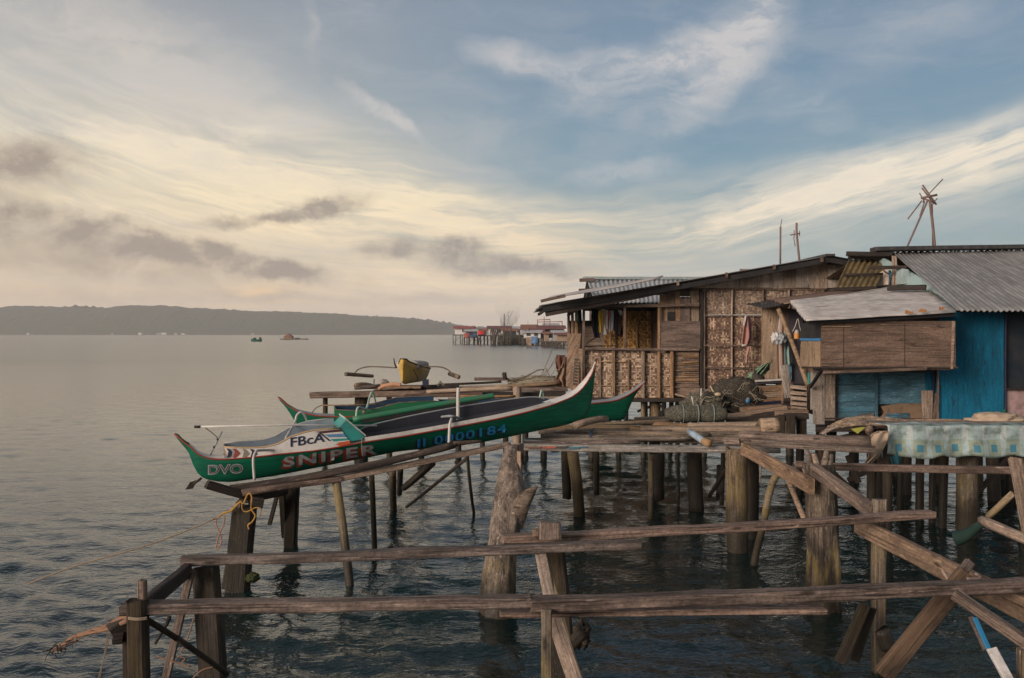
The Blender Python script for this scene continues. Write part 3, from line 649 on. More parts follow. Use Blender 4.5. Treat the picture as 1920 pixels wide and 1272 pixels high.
# floating hut and two far boats
t = thing('raft_hut', 'small floating hut with tan gable roof on a long raft', 'raft', (P(545, 636, 436).x, 436, 0))
p0, p1 = P(527, 636, 436), P(575, 636, 436)
box('raft', (p0.x, 434, -.2), (p1.x, 440, .45), FARP, t)
h0, h1 = P(531, 636, 436), P(549, 636, 436); mx = (h0.x + h1.x) / 2
box('wall', (h0.x + .4, 435.5, .45), (h1.x - .4, 439, 1.3), FART, t)
V = [(h0.x, 435, 1.2), (mx, 435, 3.0), (h1.x, 435, 1.2), (h0.x, 439.5, 1.2), (mx, 439.5, 3.0), (h1.x, 439.5, 1.2)]
obj('roof', mesh([Vector(v) - Vector((mx, 435, 0)) for v in V], [(0, 1, 4, 3), (1, 2, 5, 4), (0, 2, 1), (3, 4, 5)]), FARO, t, Matrix.Translation(Vector((mx, 435, 0))))
box('float', (h1.x + 1, 435.5, .45), (h1.x + 3, 438, .9), FARK, t)
t = thing('motor_boat', 'small dark green boat far out on the open water', 'boat', (P(481, 640, 330).x, 330, 0))
a0, a1 = P(471, 640, 330), P(491, 640, 330)
V = []; nst = 9
for i in range(nst):
    u = i / (nst - 1); x = a0.x + (a1.x - a0.x) * u; w = .75 * math.sin(math.pi * (.08 + .84 * u)) ** .6; zt = .75 + .35 * (2 * u - 1) ** 2
    V += [(x, 330 - w, zt), (x, 330 - w * .5, -.15), (x, 330 + w * .5, -.15), (x, 330 + w, zt)]
o0 = Vector((a0.x, 330, 0))
Fc = [(i * 4 + k, (i + 1) * 4 + k, (i + 1) * 4 + k + 1, i * 4 + k + 1) for i in range(nst - 1) for k in range(3)] + [(i * 4 + 3, (i + 1) * 4 + 3, (i + 1) * 4, i * 4) for i in range(nst - 1)] + [(0, 1, 2, 3), tuple(range(nst * 4 - 4, nst * 4))[::-1]]
obj('hull', mesh([Vector(v) - o0 for v in V], Fc), GREEN, t, Matrix.Translation(o0))
box('cabin', (a0.x + .9, 329.5, .8), (a0.x + 1.9, 330.5, 1.45), FARK, t); box('engine', (a1.x - 1, 329.7, .8), (a1.x - .4, 330.3, 1.7), FARK, t)
rs = random.Random(11)
for k, (px, w) in enumerate(((52, 3.5), (210, 3), (262, 4.5), (297, 6), (307, 7), (329, 5), (343, 5), (474, 4))):
    p = P(px, 624, 2460)
    t = thing('shore_house', 'tiny white house on the far shore below the hills', 'house', (p.x, 2460, 1), 'white houses along the far shore')
    box('wall', (p.x - w, 2460, .5), (p.x + w, 2475, 3.5 + rs.random() * 2), FARG if k % 2 else FARW, t)
    box('roof', (p.x - w - 1, 2459, 5.6), (p.x + w + 1, 2476, 6.6), FARS, t) if w > 6 else None
# ------------------------------------------------------------------ woven walls
def weave(name, O, ux, w, h, cell, motif, lightc, darkc, parent, edge=None, seed=0):
    """plaited bamboo: light and dark strips, cell by cell, as one mesh with its own relief"""
    rs = random.Random(seed); nx = int(w / cell); nz = int(h / cell); cx = w / nx; cz = h / nz
    ux = Vector(ux).normalized(); V = []; Fc = []; C = []
    mh = len(motif); mw = len(motif[0])
    colt = [rs.uniform(.75, 1.2) for _ in range(nx + 1)]; rowt = [rs.uniform(.75, 1.2) for _ in range(nz + 1)]
    for j in range(nz):
        for i in range(nx):
            k = motif[(mh - 1 - j) % mh][i % mw]
            vert = k in 'v#'
            if k == '.':
                base = darkc; dep = .004; t = rs.uniform(.6, 1.35)
                if rs.random() < .22: base = tuple((a + b) / 2 for a, b in zip(lightc, darkc))
            else:
                base = lightc; dep = -.004; t = (colt[i] if vert else rowt[j]) * rs.uniform(.75, 1.15)
                if rs.random() < .07: base = darkc
            x0, x1, za, zb = i * cx, (i + 1) * cx, j * cz, (j + 1) * cz
            g = .06 * cell; til = rs.uniform(-.003, .003); b0 = len(V)
            gx, gz = (g, 0) if vert else (0, g)
            V += [(x0 + gx, dep + til, za + gz), (x1 - gx, dep - til, za + gz), (x1 - gx, dep - til, zb - gz), (x0 + gx, dep + til, zb - gz)]
            Fc.append((b0, b0 + 1, b0 + 2, b0 + 3)); C.append(tuple(c * t for c in base) + (1,))
    b0 = len(V)
    V += [(0, .012, 0), (w, .012, 0), (w, .012, h), (0, .012, h)]; Fc.append((b0, b0 + 1, b0 + 2, b0 + 3)); C.append((.03, .02, .014, 1))
    V += [(0, .03, 0), (w, .03, 0), (w, .03, h), (0, .03, h)]; Fc.append((b0 + 7, b0 + 6, b0 + 5, b0 + 4)); C.append((.10, .07, .05, 1))
    me = mesh(V, Fc); at = me.color_attributes.new('Col', 'FLOAT_COLOR', 'CORNER')
    at.data.foreach_set('color', np.repeat(np.array(C, dtype=np.float32), 4, axis=0).ravel())
    return obj(name, me, WEAVE, parent, frame(Vector(O), ux))
M_CROSS = ['.v..v.......', '.v..v.......', 'hvhhvh......', '.v..v...v..v', 'hvhhvh..v..v', '.v..v..hvhhv', '.v..v...v..v', '...h...hvhhv', '..h.h...v..v', '.h...h..v..v', 'h.....h...h.', '.......h.h..']
M_CROSS = [r[:12] for r in M_CROSS]
def cross_motif(w, h):
    g = [['.'] * w for _ in range(h)]
    cr = ['.v.v.', '.v.v.', 'hvhvh', '.hhh.', 'hvhvh', '.v.v.', '.v.v.']
    for cx, cy in ((w // 4, h // 4), (3 * w // 4, 3 * h // 4)):
        for j, row in enumerate(cr):
            for i, k in enumerate(row):
                if k != '.': g[(cy + j - 3) % h][(cx + i - 2) % w] = k
    for cx, cy in ((w // 4, 3 * h // 4), (3 * w // 4, h // 4)):
        for dx, dy in ((0, -1), (0, 0), (0, 1)): g[(cy + dy) % h][(cx + dx) % w] = 'v'
        g[cy % h][(cx - 2) % w] = 'v'; g[cy % h][(cx + 2) % w] = 'v'
    return [''.join(r) for r in g]
M_BIG = cross_motif(16, 18)
M_SKIRT = ['hhhhh....hhhhh..', 'h.vv.h...h.vv.h.', '..vv......vv....', '.hvvh.v..hvvh.v.', '..vv..v...vv..v.', 'hh..hhvhh..hhhv.', 'hhhhhh.hhhhhhh..', '...v..hh..v..hh.', '.v.v.v...vv.v...', '.v.hhh...v.hhh..', '.v.v.....v.v....', '...vhhh....vhhh.']
M_AMB = ['h..v..h..v..', '.h.vv..h.vv.', '..hvv...hvv.', '...h.h...h.h', 'v..vh.v..vh.', 'vv..h.vv..h.', 'hv.h.hhv.h.h', 'h.hh..h.hh..']
LIGHTB = (.50, .355, .25); DARKB = (.105, .062, .042)

# ------------------------------------------------------------------ the woven bamboo house
D1 = 20.5
w1 = lambda x, y, d=D1: P(*z3(x, y), d)
w4 = lambda x, y, d=D1: P(*z4(x, y), d)
def flat(name, f, x0, y0, x1, y1, d, th, mat, parent, grain='x'):
    return prism(name, [P(*f(x0, y1), d), P(*f(x1, y1), d), P(*f(x1, y0), d), P(*f(x0, y0), d)], th, mat, parent, grain)
def vbar(name, f, x, ya, yb, wpx, d, mat, parent, th=.07, kind='box', x2=None):
    k = {z3: 4.5425, z4: 4.5425, z6: 4.5425, q7: 3.975, z5: 3.975}[f]
    return beam(name, P(*f(x, yb), d), P(*f(x if x2 is None else x2, ya), d), wpx / k / F * d, th, mat, parent, kind=kind, rough=.05)
def hbar(name, f, xa, ya, xb, yb, hpx, d, mat, parent, th=.06, kind='box'):
    k = {z3: 4.5425, z4: 4.5425, z6: 4.5425, q7: 3.975, z5: 3.975}[f]
    return beam(name, P(*f(xa, ya), d), P(*f(xb, yb), d), th, hpx / k / F * d, mat, parent, kind=kind, rough=.05)
def woven_house():
    t = thing('woven_house', 'low stilt house of plaited bamboo walls with an open veranda at its left', 'house', (4.2, 22, 0))
    zf = P(0, 746, D1).z
    xl = w1(430, 0).x; xr = P(1500, 0, D1).x
    # skirting wall of the veranda, three fields
    def field(name, f, x0, y0, x1, y1, d, cell, motif, lc=LIGHTB, dc=DARKB, seed=0):
        a = P(*f(x0, y1), d); b = P(*f(x1, y0), d)
        return weave(name, a, (1, 0, 0), b.x - a.x, b.z - a.z, cell, motif, lc, dc, t, seed=seed)
    field('woven_panel', z3, 440, 812, 680, 1208, D1 + .06, .043, M_SKIRT, (.54, .41, .30), (.25, .165, .12), seed=1)
    field('woven_panel', z3, 690, 812, 932, 1208, D1 + .062, .043, M_SKIRT[3:] + M_SKIRT[:3], (.52, .39, .285), (.235, .155, .112), seed=2)
    field('woven_panel', z3, 942, 830, 1172, 1208, D1 + .058, .043, M_SKIRT, (.53, .39, .28), (.24, .16, .115), seed=3)
    for x, y0, w_ in ((682, 800, 24), (936, 805, 26), (1181, 805, 28)): vbar('post', z3, x, y0, 1215, w_, D1 - .01, TAN, t)
    for x, y0, w_ in ((570, 860, 13), (812, 880, 13), (1060, 860, 13)): vbar('batten', z3, x, y0, 1205, w_, D1 + .02, TAN, t, .03)
    for y, x0, x1 in ((1105, 440, 1172), (900, 560, 820)): hbar('batten', z3, x0, y, x1, y + 4, 8, D1 + .02, BAMB, t, .02, 'log')
    # torn slats at the right of the skirting
    rs = random.Random(5)
    flat('panel', z3, 1196, 812, 1412, 1200, D1 + .09, .02, TAN, t)
    y = 815
    while y < 1120:
        h = rs.uniform(14, 36); x0 = 1196 + rs.uniform(0, 20) + (60 if rs.random() < .3 else 0)
        hbar('slat', z3, x0, y + h / 2 + rs.uniform(-3, 3), 1408, y + h / 2 + rs.uniform(-8, 4), h * .86, D1 + .05 + rs.uniform(-.02, .02), rs.choice((TAN, TAN, PALE, RAIL)), t, .015); y += h
    flat('panel', z3, 1250, 1105, 1415, 1192, D1 + .035, .015, PALE, t)
    # veranda frame
    vbar('post', z3, 430, 430, 1215, 22, D1 - .02, GREY, t, .09)
    vbar('post', z3, 780, 425, 792, 20, D1 - .01, GREY, t); vbar('post', z3, 1072, 405, 1208, 20, D1 - .015, TAN, t)
    vbar('post', z3, 1433, 300, 1300, 22, D1 + .0, DARK, t, .1)
    hbar('beam', z3, 330, 428, 1410, 418, 26, D1 - .07, GREY, t, .05)
    hbar('sill', z3, 440, 788, 1410, 800, 20, D1 - .06, RAIL, t, .07)
    hbar('sill', z3, 440, 772, 720, 768, 10, D1 + .2, DARK, t, .05)
    # left side wall running back, posts and the corner rail
    for px, d in ((300, 26.0), (322, 24.4), (346, 22.9)):
        x = xl; pz = z3(px, 0)[0]
        beam('post', (xl, d, zf), (xl, d, P(0, z3(0, 440)[1], d).z + .1), .08, .08, TAN, t)
    beam('beam', w1(430, 425, D1), (xl, 26.2, w1(0, 425).z - .1), .07, .08, GREY, t)
    prism('side_panel', [(xl + .03, D1 + .1, zf), (xl + .03, 26, zf), (xl + .03, 26, zf + 1.15), (xl + .03, D1 + .1, zf + 1.15)], .03, PALE, t, back=Vector((1, 0, 0)))
    # floor
    beam('floor_joist', P(*z3(430, 1222), D1 - .05), P(*z3(2300, 1222), D1 - .05), .09, .10, DARK, t)
    prism('floor', [(xl, D1 - .1, zf - .04), (9.4, D1 - .1, zf - .04), (9.4, 26.2, zf - .04), (xl, 26.2, zf - .04)], .05, DARK, t, back=Vector((0, 0, -1)))
    # inner room walls seen through the veranda
    DI = 22.7
    field('inner_wall', z3, 600, 470, 1062, 800, DI, .042, M_AMB, (.74, .46, .17), (.34, .17, .055), seed=8)
    for x in (700, 885, 1000): vbar('batten', z3, x, 470, 800, 12, DI - .03, BAMB, t, .03)
    hbar('lintel', z3, 440, 452, 1070, 452, 36, DI - .06, BLACK, t, .06)
    flat('inner_panel', z3, 440, 600, 610, 800, DI + .5, .02, PALE, t)
    hbar('brace', z3, 446, 755, 590, 650, 10, DI - .3, DARK, t, .04)
    vbar('post', z3, 600, 640, 780, 14, DI - .3, PALE, t, .04); vbar('post', z3, 660, 640, 780, 10, DI - .2, TAN, t, .04)
    prism('inner_side', [(3.72, D1 + .2, zf), (3.72, DI + .3, zf), (3.72, DI + .3, 3.6), (3.72, D1 + .2, 3.6)], .03, PLY, t, back=Vector((1, 0, 0)))
    prism('back_wall', [(xl, 26, zf), (9.4, 26, zf), (9.4, 26, 3.4), (xl, 26, 3.4)], .03, DARK, t)
    prism('ceiling', [(xl, D1 + .1, 3.72), (3.7, D1 + .1, 3.9), (3.7, DI, 3.85), (xl, DI, 3.68)], .02, DARK, t, back=Vector((0, 0, 1))) if False else None
    # boarded bay between veranda and room
    flat('board', z3, 1086, 555, 1422, 800, D1 - .05, .02, PLY, t)
    for x0, x1, y0, m in ((1075, 1115, 330, BAMB), (1115, 1150, 330, TAN), (1205, 1250, 300, TAN), (1252, 1334, 350, PLY), (1336, 1410, 300, BAMB), (1150, 1204, 300, PLY)):
        flat('board', z3, x0, y0, x1, 560, D1 + .05 + rs.uniform(0, .05), .02, m, t, 'y')
    flat('board', z3, 1140, 255, 1420, 345, D1 + .12, .02, PLY, t)
    flat('window_gap', z3, 1142, 478, 1200, 552, D1 + .035, .01, BLACK, t); flat('window_gap', z3, 1254, 352, 1326, 360, D1 + .035, .01, BLACK, t)
    flat('wall_gap', z3, 1408, 290, 1436, 1300, D1 + .10, .02, BLACK, t)
    # the big woven wall
    for i, (xa, xb) in enumerate(((100, 326), (340, 586), (604, 812), (820, 1100))):
        for j, (ya, yb) in enumerate(((376, 592), (604, 850), (858, 1040), (1050, 1290))):
            if i > 1 and j: continue
            old = j == 0
            field('woven_panel', z4, xa, ya, xb, yb, D1 + .05, .037, M_BIG[4 * (i % 2):] + M_BIG[:4 * (i % 2)], (.58, .42, .295) if not old else (.42, .33, .25), (.185, .12, .09) if not old else (.26, .19, .145), seed=20 + i * 5 + j)
    for x, m in ((92, GREY), (333, TAN), (594, GREY), (815, GREY), (1108, GREY)): vbar('post', z4, x, 370, 1295, 18, D1, m, t, .06, 'log')
    for y in (372, 598, 853, 1045): hbar('batten', z4, 92, y, 600 if y > 400 else 1130, y + 2, 9, D1 - .03, GREY if y > 400 else PLY, t, .03)
    # gable boards under the roof
    xs = ((0, 110, 300), (112, 393, 262), (396, 676, 200), (679, 766, 186), (768, 873, 170), (876, 994, 160), (997, 1142, 150), (1145, 1310, 165))
    for k, (xa, xb, yt) in enumerate(xs):
        flat('gable_board', z4, xa, yt + 2, xb, 368 - (k % 3) * 3, D1 + .03 + (k % 2) * .015, .02, (PLYG, PLYG, PLYG, PLYG, PLYG, PLYG, PLYG, PLYG)[k], t, 'y')
    prism('gable_board', [P(*z4(-560, 420), D1 + .14), P(*z4(0, 420), D1 + .14), P(*z4(0, 310), D1 + .14), P(*z4(-560, 405), D1 + .14)], .02, DARK, t)
    prism('gable_backing', [P(*z4(-20, 400), D1 + .10), P(*z4(1400, 400), D1 + .10), P(*z4(1400, 190), D1 + .10), P(*z4(1130, 150), D1 + .10), P(*z4(-20, 330), D1 + .10)], .02, PLY, t)
    # roof: shallow gable, ridge running away from the camera, wide dark eaves
    df, db = 20.0, 26.6
    e = P(1014, 573, df); r = P(1556, 480, df); q = P(1640, 507, df)
    xr_ = r.x + 2.6; zr_ = r.z - 2.6 * .165
    def slope(A, B, name, mat):
        # ribs run from the ridge to the eave
        return corrug(name, (A.x, df, A.z), (A.x, db, A.z), (B.x, db, B.z), (B.x, df, B.z), mat, t, pitch=.09, amp=.012, nv=14, th=.006)
    rf = slope(r, Vector((e.x, 0, e.z)), 'roof', ROOFG)
    slope(r, Vector((xr_, 0, zr_)), 'roof', ROOFK)
    up = Vector((0, 0, 1))
    for (a, b, h) in ((Vector((e.x + .05, df + .05, e.z - .10)), Vector((r.x, df + .05, r.z - .09)), .12), (Vector((r.x, df + .06, r.z - .09)), Vector((xr_, df + .06, zr_ - .09)), .12)):
        beam('bargeboard', a, b, .03, h, BLACK, rf)
    beam('bargeboard', Vector((e.x + .1, df + .10, e.z - .16)), P(*z3(1210, 262), df + .1), .04, .20, DARK, rf)
    for k in range(8):
        u = k / 7; x = e.x + .15 + (r.x - e.x - .3) * u; z = e.z + (r.z - e.z) * (x - e.x) / (r.x - e.x) - .09
        beam('purlin', (x, df + .12, z), (x, db - .05, z), .05, .08, DARK, rf)
    for x, y in ((282, 258), (690, 190), (1095, 125)): beam('purlin', w4(x, y, df - .05), w4(x, y, D1 + .1) + Vector((0, 0, .02)), .07, .10, PLY, t)
    beam('purlin', w1(1230, 238, df - .05), w1(1230, 238, D1), .06, .08, PALE, t)
    beam('ridge_cap', (r.x, df - .05, r.z + .02), (r.x, db, r.z + .02), .22, .05, ROOFK, rf)
    # stilts
    for x, d, w_ in ((1206, 20.7, .13), (1227, 20.9, .26), (1259, 21.5, .12), (1270, 22.5, .12), (1110, 20.8, .16), (1160, 21.2, .14), (1320, 20.8, .16), (1400, 20.8, .18), (1300, 24, .16), (1210, 25, .15), (1130, 25.5, .15), (1480, 21, .2), (1235, 24.6, .12)):
        p = P(x, 0, d); log('stilt', (p.x + random.uniform(-.05, .05), d, -.8), (p.x, d, zf - .05), w_, PILE, t)
    for a, b in (((1195, 772, 21), (1250, 750, 21)), ((1231, 755, 20.8), (1260, 780, 20.8)), ((1140, 775, 21), (1110, 750, 21))): beam('brace', P(*a), P(*b), .05, .06, DARK, t)
    return t
woven_house()
# loose sheet propped above the veranda eave, and the board leaning on the side
o = corrug('roof_sheet', P(1024, 566, 19.5) + Vector((0, 0, .05)), P(1024, 566, 21.6) + Vector((.1, 0, .12)), P(1236, 528, 21.6) + Vector((.1, 0, .14)), P(1236, 528, 19.5) + Vector((0, 0, .05)), ROOFW, None, nv=12)
tag(o, 'loose pale corrugated sheet lying on the veranda roof of the woven house', 'roof sheet')
o = beam('plank', P(1014, 565, 19.3), P(1060, 555, 19.4), .05, .07, GREY); tag(o, 'short grey plank end poking out at the left tip of the veranda roof', 'plank')
t = thing('leaning_board', 'pinkish pale board leaning against the side of the woven house veranda', 'board', P(1075, 735, 20.3))
bd = prism('board', [w1(280, 1110, 20.1), w1(352, 1152, 20.1), w1(408, 662, 20.6), w1(290, 662, 20.6)], .02, PALE, t, 'y')
for k in range(9):
    y = 880 + k * 26; beam('batten', w1(345 - k * 1.5, y, 20.1), w1(392 - k * 2.0, y + 6, 20.2), .02, .035, PAINTW, bd)

# ------------------------------------------------------------------ house behind, its roof seen over and under the veranda roof
def rear_house():
    t = thing('rear_house', 'house with grey corrugated roof half hidden behind the woven house', 'house', (4.3, 29, 0))
    dr, de = 29.5, 26.9
    A = P(1100, 523.5, dr); B = P(1330, 524, dr); Cc = P(1330, 569, de); Dd = P(1118, 569, de)
    Dd.x = P(1116, 0, de).x
    corrug('roof', A, B, Cc, Dd, sheet('blue_grey_roof_iron', (.40, .42, .43, 1), (.29, .30, .31, 1), rust=.05), t, pitch=.16, amp=.02, nv=8)
    corrug('roof', A, B, Cc + Vector((0, 5.2, 0)), Dd + Vector((0, 5.2, 0)), ROOFG, t, pitch=.16, amp=.02, nv=8)
    beam('ridge_cap', A + Vector((-.12, 0, .03)), B + Vector((0, 0, .03)), .30, .10, sheet('ridge_iron', (.30, .36, .37, 1), (.24, .28, .29, 1), rust=.05), t)
    zf = 1.4
    prism('wall', [(Dd.x + .2, de + .2, zf), (Cc.x, de + .2, zf), (Cc.x, de + .2, Cc.z - .05), (Dd.x + .2, de + .2, Dd.z - .05)], .05, PLY, t)
    g = [(Dd.x + .25, de + .3, zf), (Dd.x + .25, de + 4.8, zf), (Dd.x + .25, de + 4.8, Dd.z - .1), (Dd.x + .25, dr, A.z - .15), (Dd.x + .25, de + .3, Dd.z - .1)]
    prism('gable', g, .04, PLY, t, back=Vector((1, 0, 0)))
    f = lambda x, y: P(*z3(x, y), dr - .5)
    beam('purlin', f(395, 208), f(520, 205), .10, .12, PLY, t); beam('purlin', P(*z3(388, 297), de + .7), P(*z3(520, 290), de + .7), .10, .12, PLY, t)
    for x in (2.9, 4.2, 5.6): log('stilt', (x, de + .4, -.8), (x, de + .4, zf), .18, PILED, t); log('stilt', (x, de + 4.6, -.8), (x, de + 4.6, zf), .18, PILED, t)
    prism('floor', [(2.6, de + .2, zf), (6.2, de + .2, zf), (6.2, de + 5, zf), (2.6, de + 5, zf)], .06, DARK, t, back=Vector((0, 0, -1)))
rear_house()

# ------------------------------------------------------------------ the blue house at the right
D2 = 15.05
def blue_house():
    t = thing('blue_house', 'blue boarded stilt house with big grey corrugated roof at the right edge', 'house', (9, 17, 0))
    zf = 1.42
    f = lambda x, y, d=D2: P(*q7(x, y), d)
    g = lambda x, y, d: P(*z5(x, y), d)
    # roof
    dr, de = 18.3, 14.4
    A = P(1683, 474, dr); zr = A.z; E = P(1795, 583, de); ze = E.z
    xR = 15.0; xl = 7.72
    corrug('roof', (A.x - .1, dr, zr), (xR, dr, zr + .10), (xR, de, ze - .06), (E.x - .0, de, ze), ROOFG, t, pitch=.095, amp=.016, nv=16, ragged=.05)
    xb = P(1612, 0, dr).x
    corrug('roof', (xb + .15, dr, zr), (xR, dr, zr + .1), (xR, 21.6, 4.05), (xb + .05, 21.6, P(0, 542, 21.6).z), ROOFB, t, pitch=.13, amp=.022, nv=8)
    corrug('roof', P(1668, 489, 18.5), P(1592, 487, 18.5), P(1565, 543, 17.3), P(1642, 540, 17.3), sheet('olive_roof_iron', (.25, .185, .085, 1), (.13, .095, .045, 1), rust=.3), t, pitch=.12, amp=.025, nv=8, ragged=.03)
    beam('purlin', P(1582, 516, 17.7), P(1655, 514, 17.7), .05, .05, DARK, t); beam('purlin', P(1562, 543, 17.2), P(1642, 541, 17.2), .08, .08, DARK, t)
    beam('ridge_cap', P(1637, 470, dr) + Vector((0, 0, .02)), (xR, dr, zr + .17), .34, .09, ROOFK, t)
    beam('ridge_beam', P(1588, 476, dr - .05), P(1672, 477, dr - .05), .12, .10, DARK, t)
    beam('ridge_beam', P(1592, 482, dr + .1), P(1665, 484, dr + .1), .12, .08, DARK, t)
    beam('purlin', g(275, 725, 17.5), g(555, 722, 17.2), .08, .07, DARK, t)
    beam('purlin', P(1567, 539, 20.9), P(1648, 535, 20.9), .09, .09, DARK, t)
    beam('purlin', P(1584, 515, 19.6), P(1650, 516, 19.6), .07, .06, DARK, t)
    # gable end facing the sea
    xg = 7.95
    prism('gable', [(xg, 15.1, 3.4), (xg, 18.75, 3.6), (xg, 18.75, zr - .2), (xg, dr, zr - .12), (xg, 15.1, 3.62)], .04, plain('pale_blue_board', (.30, .42, .42, 1), .7, dirt=.4), t, back=Vector((1, 0, 0)))
    wht = plain('cream_board', (.52, .43, .35, 1), .7, dirt=.35)
    prism('gable_board', [g(298, 862, 18.0), g(420, 850, 17.7), g(425, 742, 17.7), g(395, 738, 17.8), g(340, 770, 18)], .03, wht, t)
    prism('gable_board', [g(480, 850, 17.4), g(610, 838, 17.0), g(560, 740, 17.0), g(478, 725, 17.4)], .03, plain('pale_blue_board', (.34, .45, .46, 1), .7, dirt=.4), t)
    prism('gable_board', [g(430, 850, 17.5), g(452, 850, 17.5), g(440, 745, 17.5), g(425, 745, 17.5)], .03, BLUEP, t)
    prism('gable_board', [g(610, 840, 16.9), g(672, 834, 16.6), g(612, 790, 16.9)], .03, wht, t)
    for x in (457, 475): beam('post', g(x, 860, 17.45), g(x - 2, 640, 17.75), .05, .05, PALE, t)
    beam('lintel', g(415, 877, 16.4), g(700, 872, 16.0), .10, .10, DARK, t)
    tube('cable', [g(385, 745, 17.6), g(402, 760, 17.6), g(420, 770, 17.6), g(435, 800, 17.5), g(432, 850, 17.5)], .012, BLACK, t)
    # front: bright blue door leaf, dark window, pink board
    flat('blue_wall', q7, 955, -215, 1446, 612, D2, .03, BLUEW, t, 'y')
    flat('wall', q7, 1446, -215, 3500, 612, D2 + .06, .03, plain('dark_opening', (.006, .014, .024, 1), .7), t)  # near-black sheet stands in for the dark inside the open window
    flat('board', q7, 1449, 362, 3500, 606, D2 + .02, .03, plain('pink_patched_board', (.35, .24, .24, 1), .75, dirt=.6, scale=6), t)
    hbar('sill', q7, 1446, 357, 2100, 360, 12, D2 - .02, DARK, t)
    vbar('post', q7, 1451, -200, 600, 10, D2 - .02, NAVY, t)
    vbar('post', q7, 948, 215, 610, 10, D2 - .03, GREY, t, .05)
    flat('shutter', q7, 1430, 510, 1452, 585, D2 - .08, .02, plain('green_board', (.01, .13, .10, 1), .6), t)
    # recess with two worn blue boards under the box
    flat('panel', q7, 184, 235, 478, 575, D2 + .10, .02, BLUEP, t); flat('panel', q7, 500, 235, 905, 470, D2 + .12, .02, BLUEP, t)
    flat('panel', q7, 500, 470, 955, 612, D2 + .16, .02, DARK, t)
    flat('panel', q7, 860, 225, 950, 470, D2 + .08, .02, BLUEW, t, 'y')
    vbar('post', q7, 489, 225, 590, 20, D2 + .06, BLUEP, t, .05); vbar('post', q7, 912, 225, 460, 10, D2 + .05, NAVY, t, .04)
    prism('torn_board', [f(505, 600, D2 + .07), f(830, 600, D2 + .07), f(828, 462, D2 + .07), f(640, 465, D2 + .07), f(525, 488, D2 + .07), f(548, 530, D2 + .07)], .015, plain('crumbling_board', (.20, .135, .085, 1), .9, dirt=.7, scale=9, bumpy=.8), t)
    prism('board', [f(835, 600, D2 + .03), f(905, 600, D2 + .03), f(912, 368, D2 + .03), f(828, 368, D2 + .03)], .02, PALE, t, 'y')
    prism('board', [f(555, 572, D2 + .05), f(735, 572, D2 + .05), f(738, 536, D2 + .05), f(560, 540, D2 + .05)], .01, BLUEP, t)
    prism('board', [f(910, 600, D2 + .04), f(955, 605, D2 + .04), f(950, 380, D2 + .04), f(925, 390, D2 + .04)], .015, GREY, t, 'y')
    prism('board', [f(330, 578, D2 + .05), f(470, 578, D2 + .05), f(470, 535, D2 + .05), f(350, 552, D2 + .05)], .01, RAIL, t)
    flat('board', q7, 100, 250, 182, 590, D2 - .03, .03, PLYG, t, 'y'); flat('board', q7, 20, 130, 104, 620, D2 - .05, .03, PLYG, t, 'y')
    hbar('sill', q7, 100, 575, 960, 585, 12, D2 - .02, DARK, t)
    # body behind the front, its seaward side set back
    xs = f(20, 0).x
    prism('side_wall', [(5.75, D2 + .1, zf), (6.55, 18.5, zf), (6.55, 18.5, 3.6), (5.75, D2 + .1, 3.3)], .03, PLY, t, back=Vector((1, 0, 0)))
    prism('floor', [(xs, D2 - .1, zf - .06), (15, D2 - .1, zf - .06), (15, 21, zf - .06), (6.4, 21, zf - .06), (6.4, 18, zf - .06)], .08, DARK, t, back=Vector((0, 0, -1)))
    prism('back_wall', [(6.5, 21, zf), (15, 21, zf), (15, 21, 3.6), (6.5, 21, 3.6)], .05, DARK, t)
    rs = random.Random(9)
    for x, d, w_ in ((1726, 13.7, .13), (1750, 13.5, .10), (1772, 13.2, .13), (1640, 15.4, .2), (1560, 15.4, .18), (1700, 16, .2), (1860, 15.3, .22), (1900, 15.6, .2), (1600, 17.5, .2), (1680, 18, .2), (1540, 19, .18), (1760, 17, .2), (1830, 16.6, .2), (1500, 16.6, .16), (1880, 17.5, .2), (1640, 13.4, .10), (1540, 13.8, .12), (1690, 14.2, .09)):
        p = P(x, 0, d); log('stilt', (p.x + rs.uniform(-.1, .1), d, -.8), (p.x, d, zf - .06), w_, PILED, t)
    for a, b in (((1545, 870, 13.5), (1640, 960, 13.5)), ((1590, 900, 14.5), (1720, 840, 14.5)), ((1800, 960, 14.5), (1900, 850, 14.5)), ((1610, 905, 12.8), (1590, 855, 12.8))): beam('brace', P(*a), P(*b), .07, .08, DARK, t)
    # overhanging window box of dark plywood
    Db = 14.25
    flat('box_front', q7, 80, -150, 1080, 195, Db, .025, PLY, t)
    p = lambda x, y, d: P(*q7(x, y), d)
    prism('box_front', [p(1078, -150, Db - .02), p(1062, 205, Db - .02), p(1048, 205, Db - .02), p(1058, -150, Db - .02)], .04, TAN, t, 'y')
    prism('box_side', [p(-80, 185, D2 - .1) - Vector((.0, 0, 0)), p(72, 195, Db + .03), p(72, -15, Db + .03), p(-75, -15, D2 - .1)], .02, BAMB, t, 'y', back=Vector((1, 0, 0)))
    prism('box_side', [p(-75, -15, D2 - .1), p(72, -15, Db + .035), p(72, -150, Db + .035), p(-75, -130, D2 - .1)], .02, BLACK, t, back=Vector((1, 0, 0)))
    beam('trim', p(-78, -14, D2 - .13), p(74, -12, Db), .02, .04, BLUE, t)
    hbar('sill', q7, 95, 232, 860, 205, 22, Db - .02, GREY, t, .07); hbar('sill', q7, 75, 205, 1055, 208, 16, Db + .05, DARK, t, .06)
    prism('box_floor', [(5.1, Db, 2.45), (7.45, Db, 2.45), (7.6, D2, 2.42), (5.1, D2, 2.42)], .03, DARK, t, back=Vector((0, 0, -1)))
    hbar('batten', q7, 90, -110, 300, -108, 10, Db - .02, TAN, t, .02)
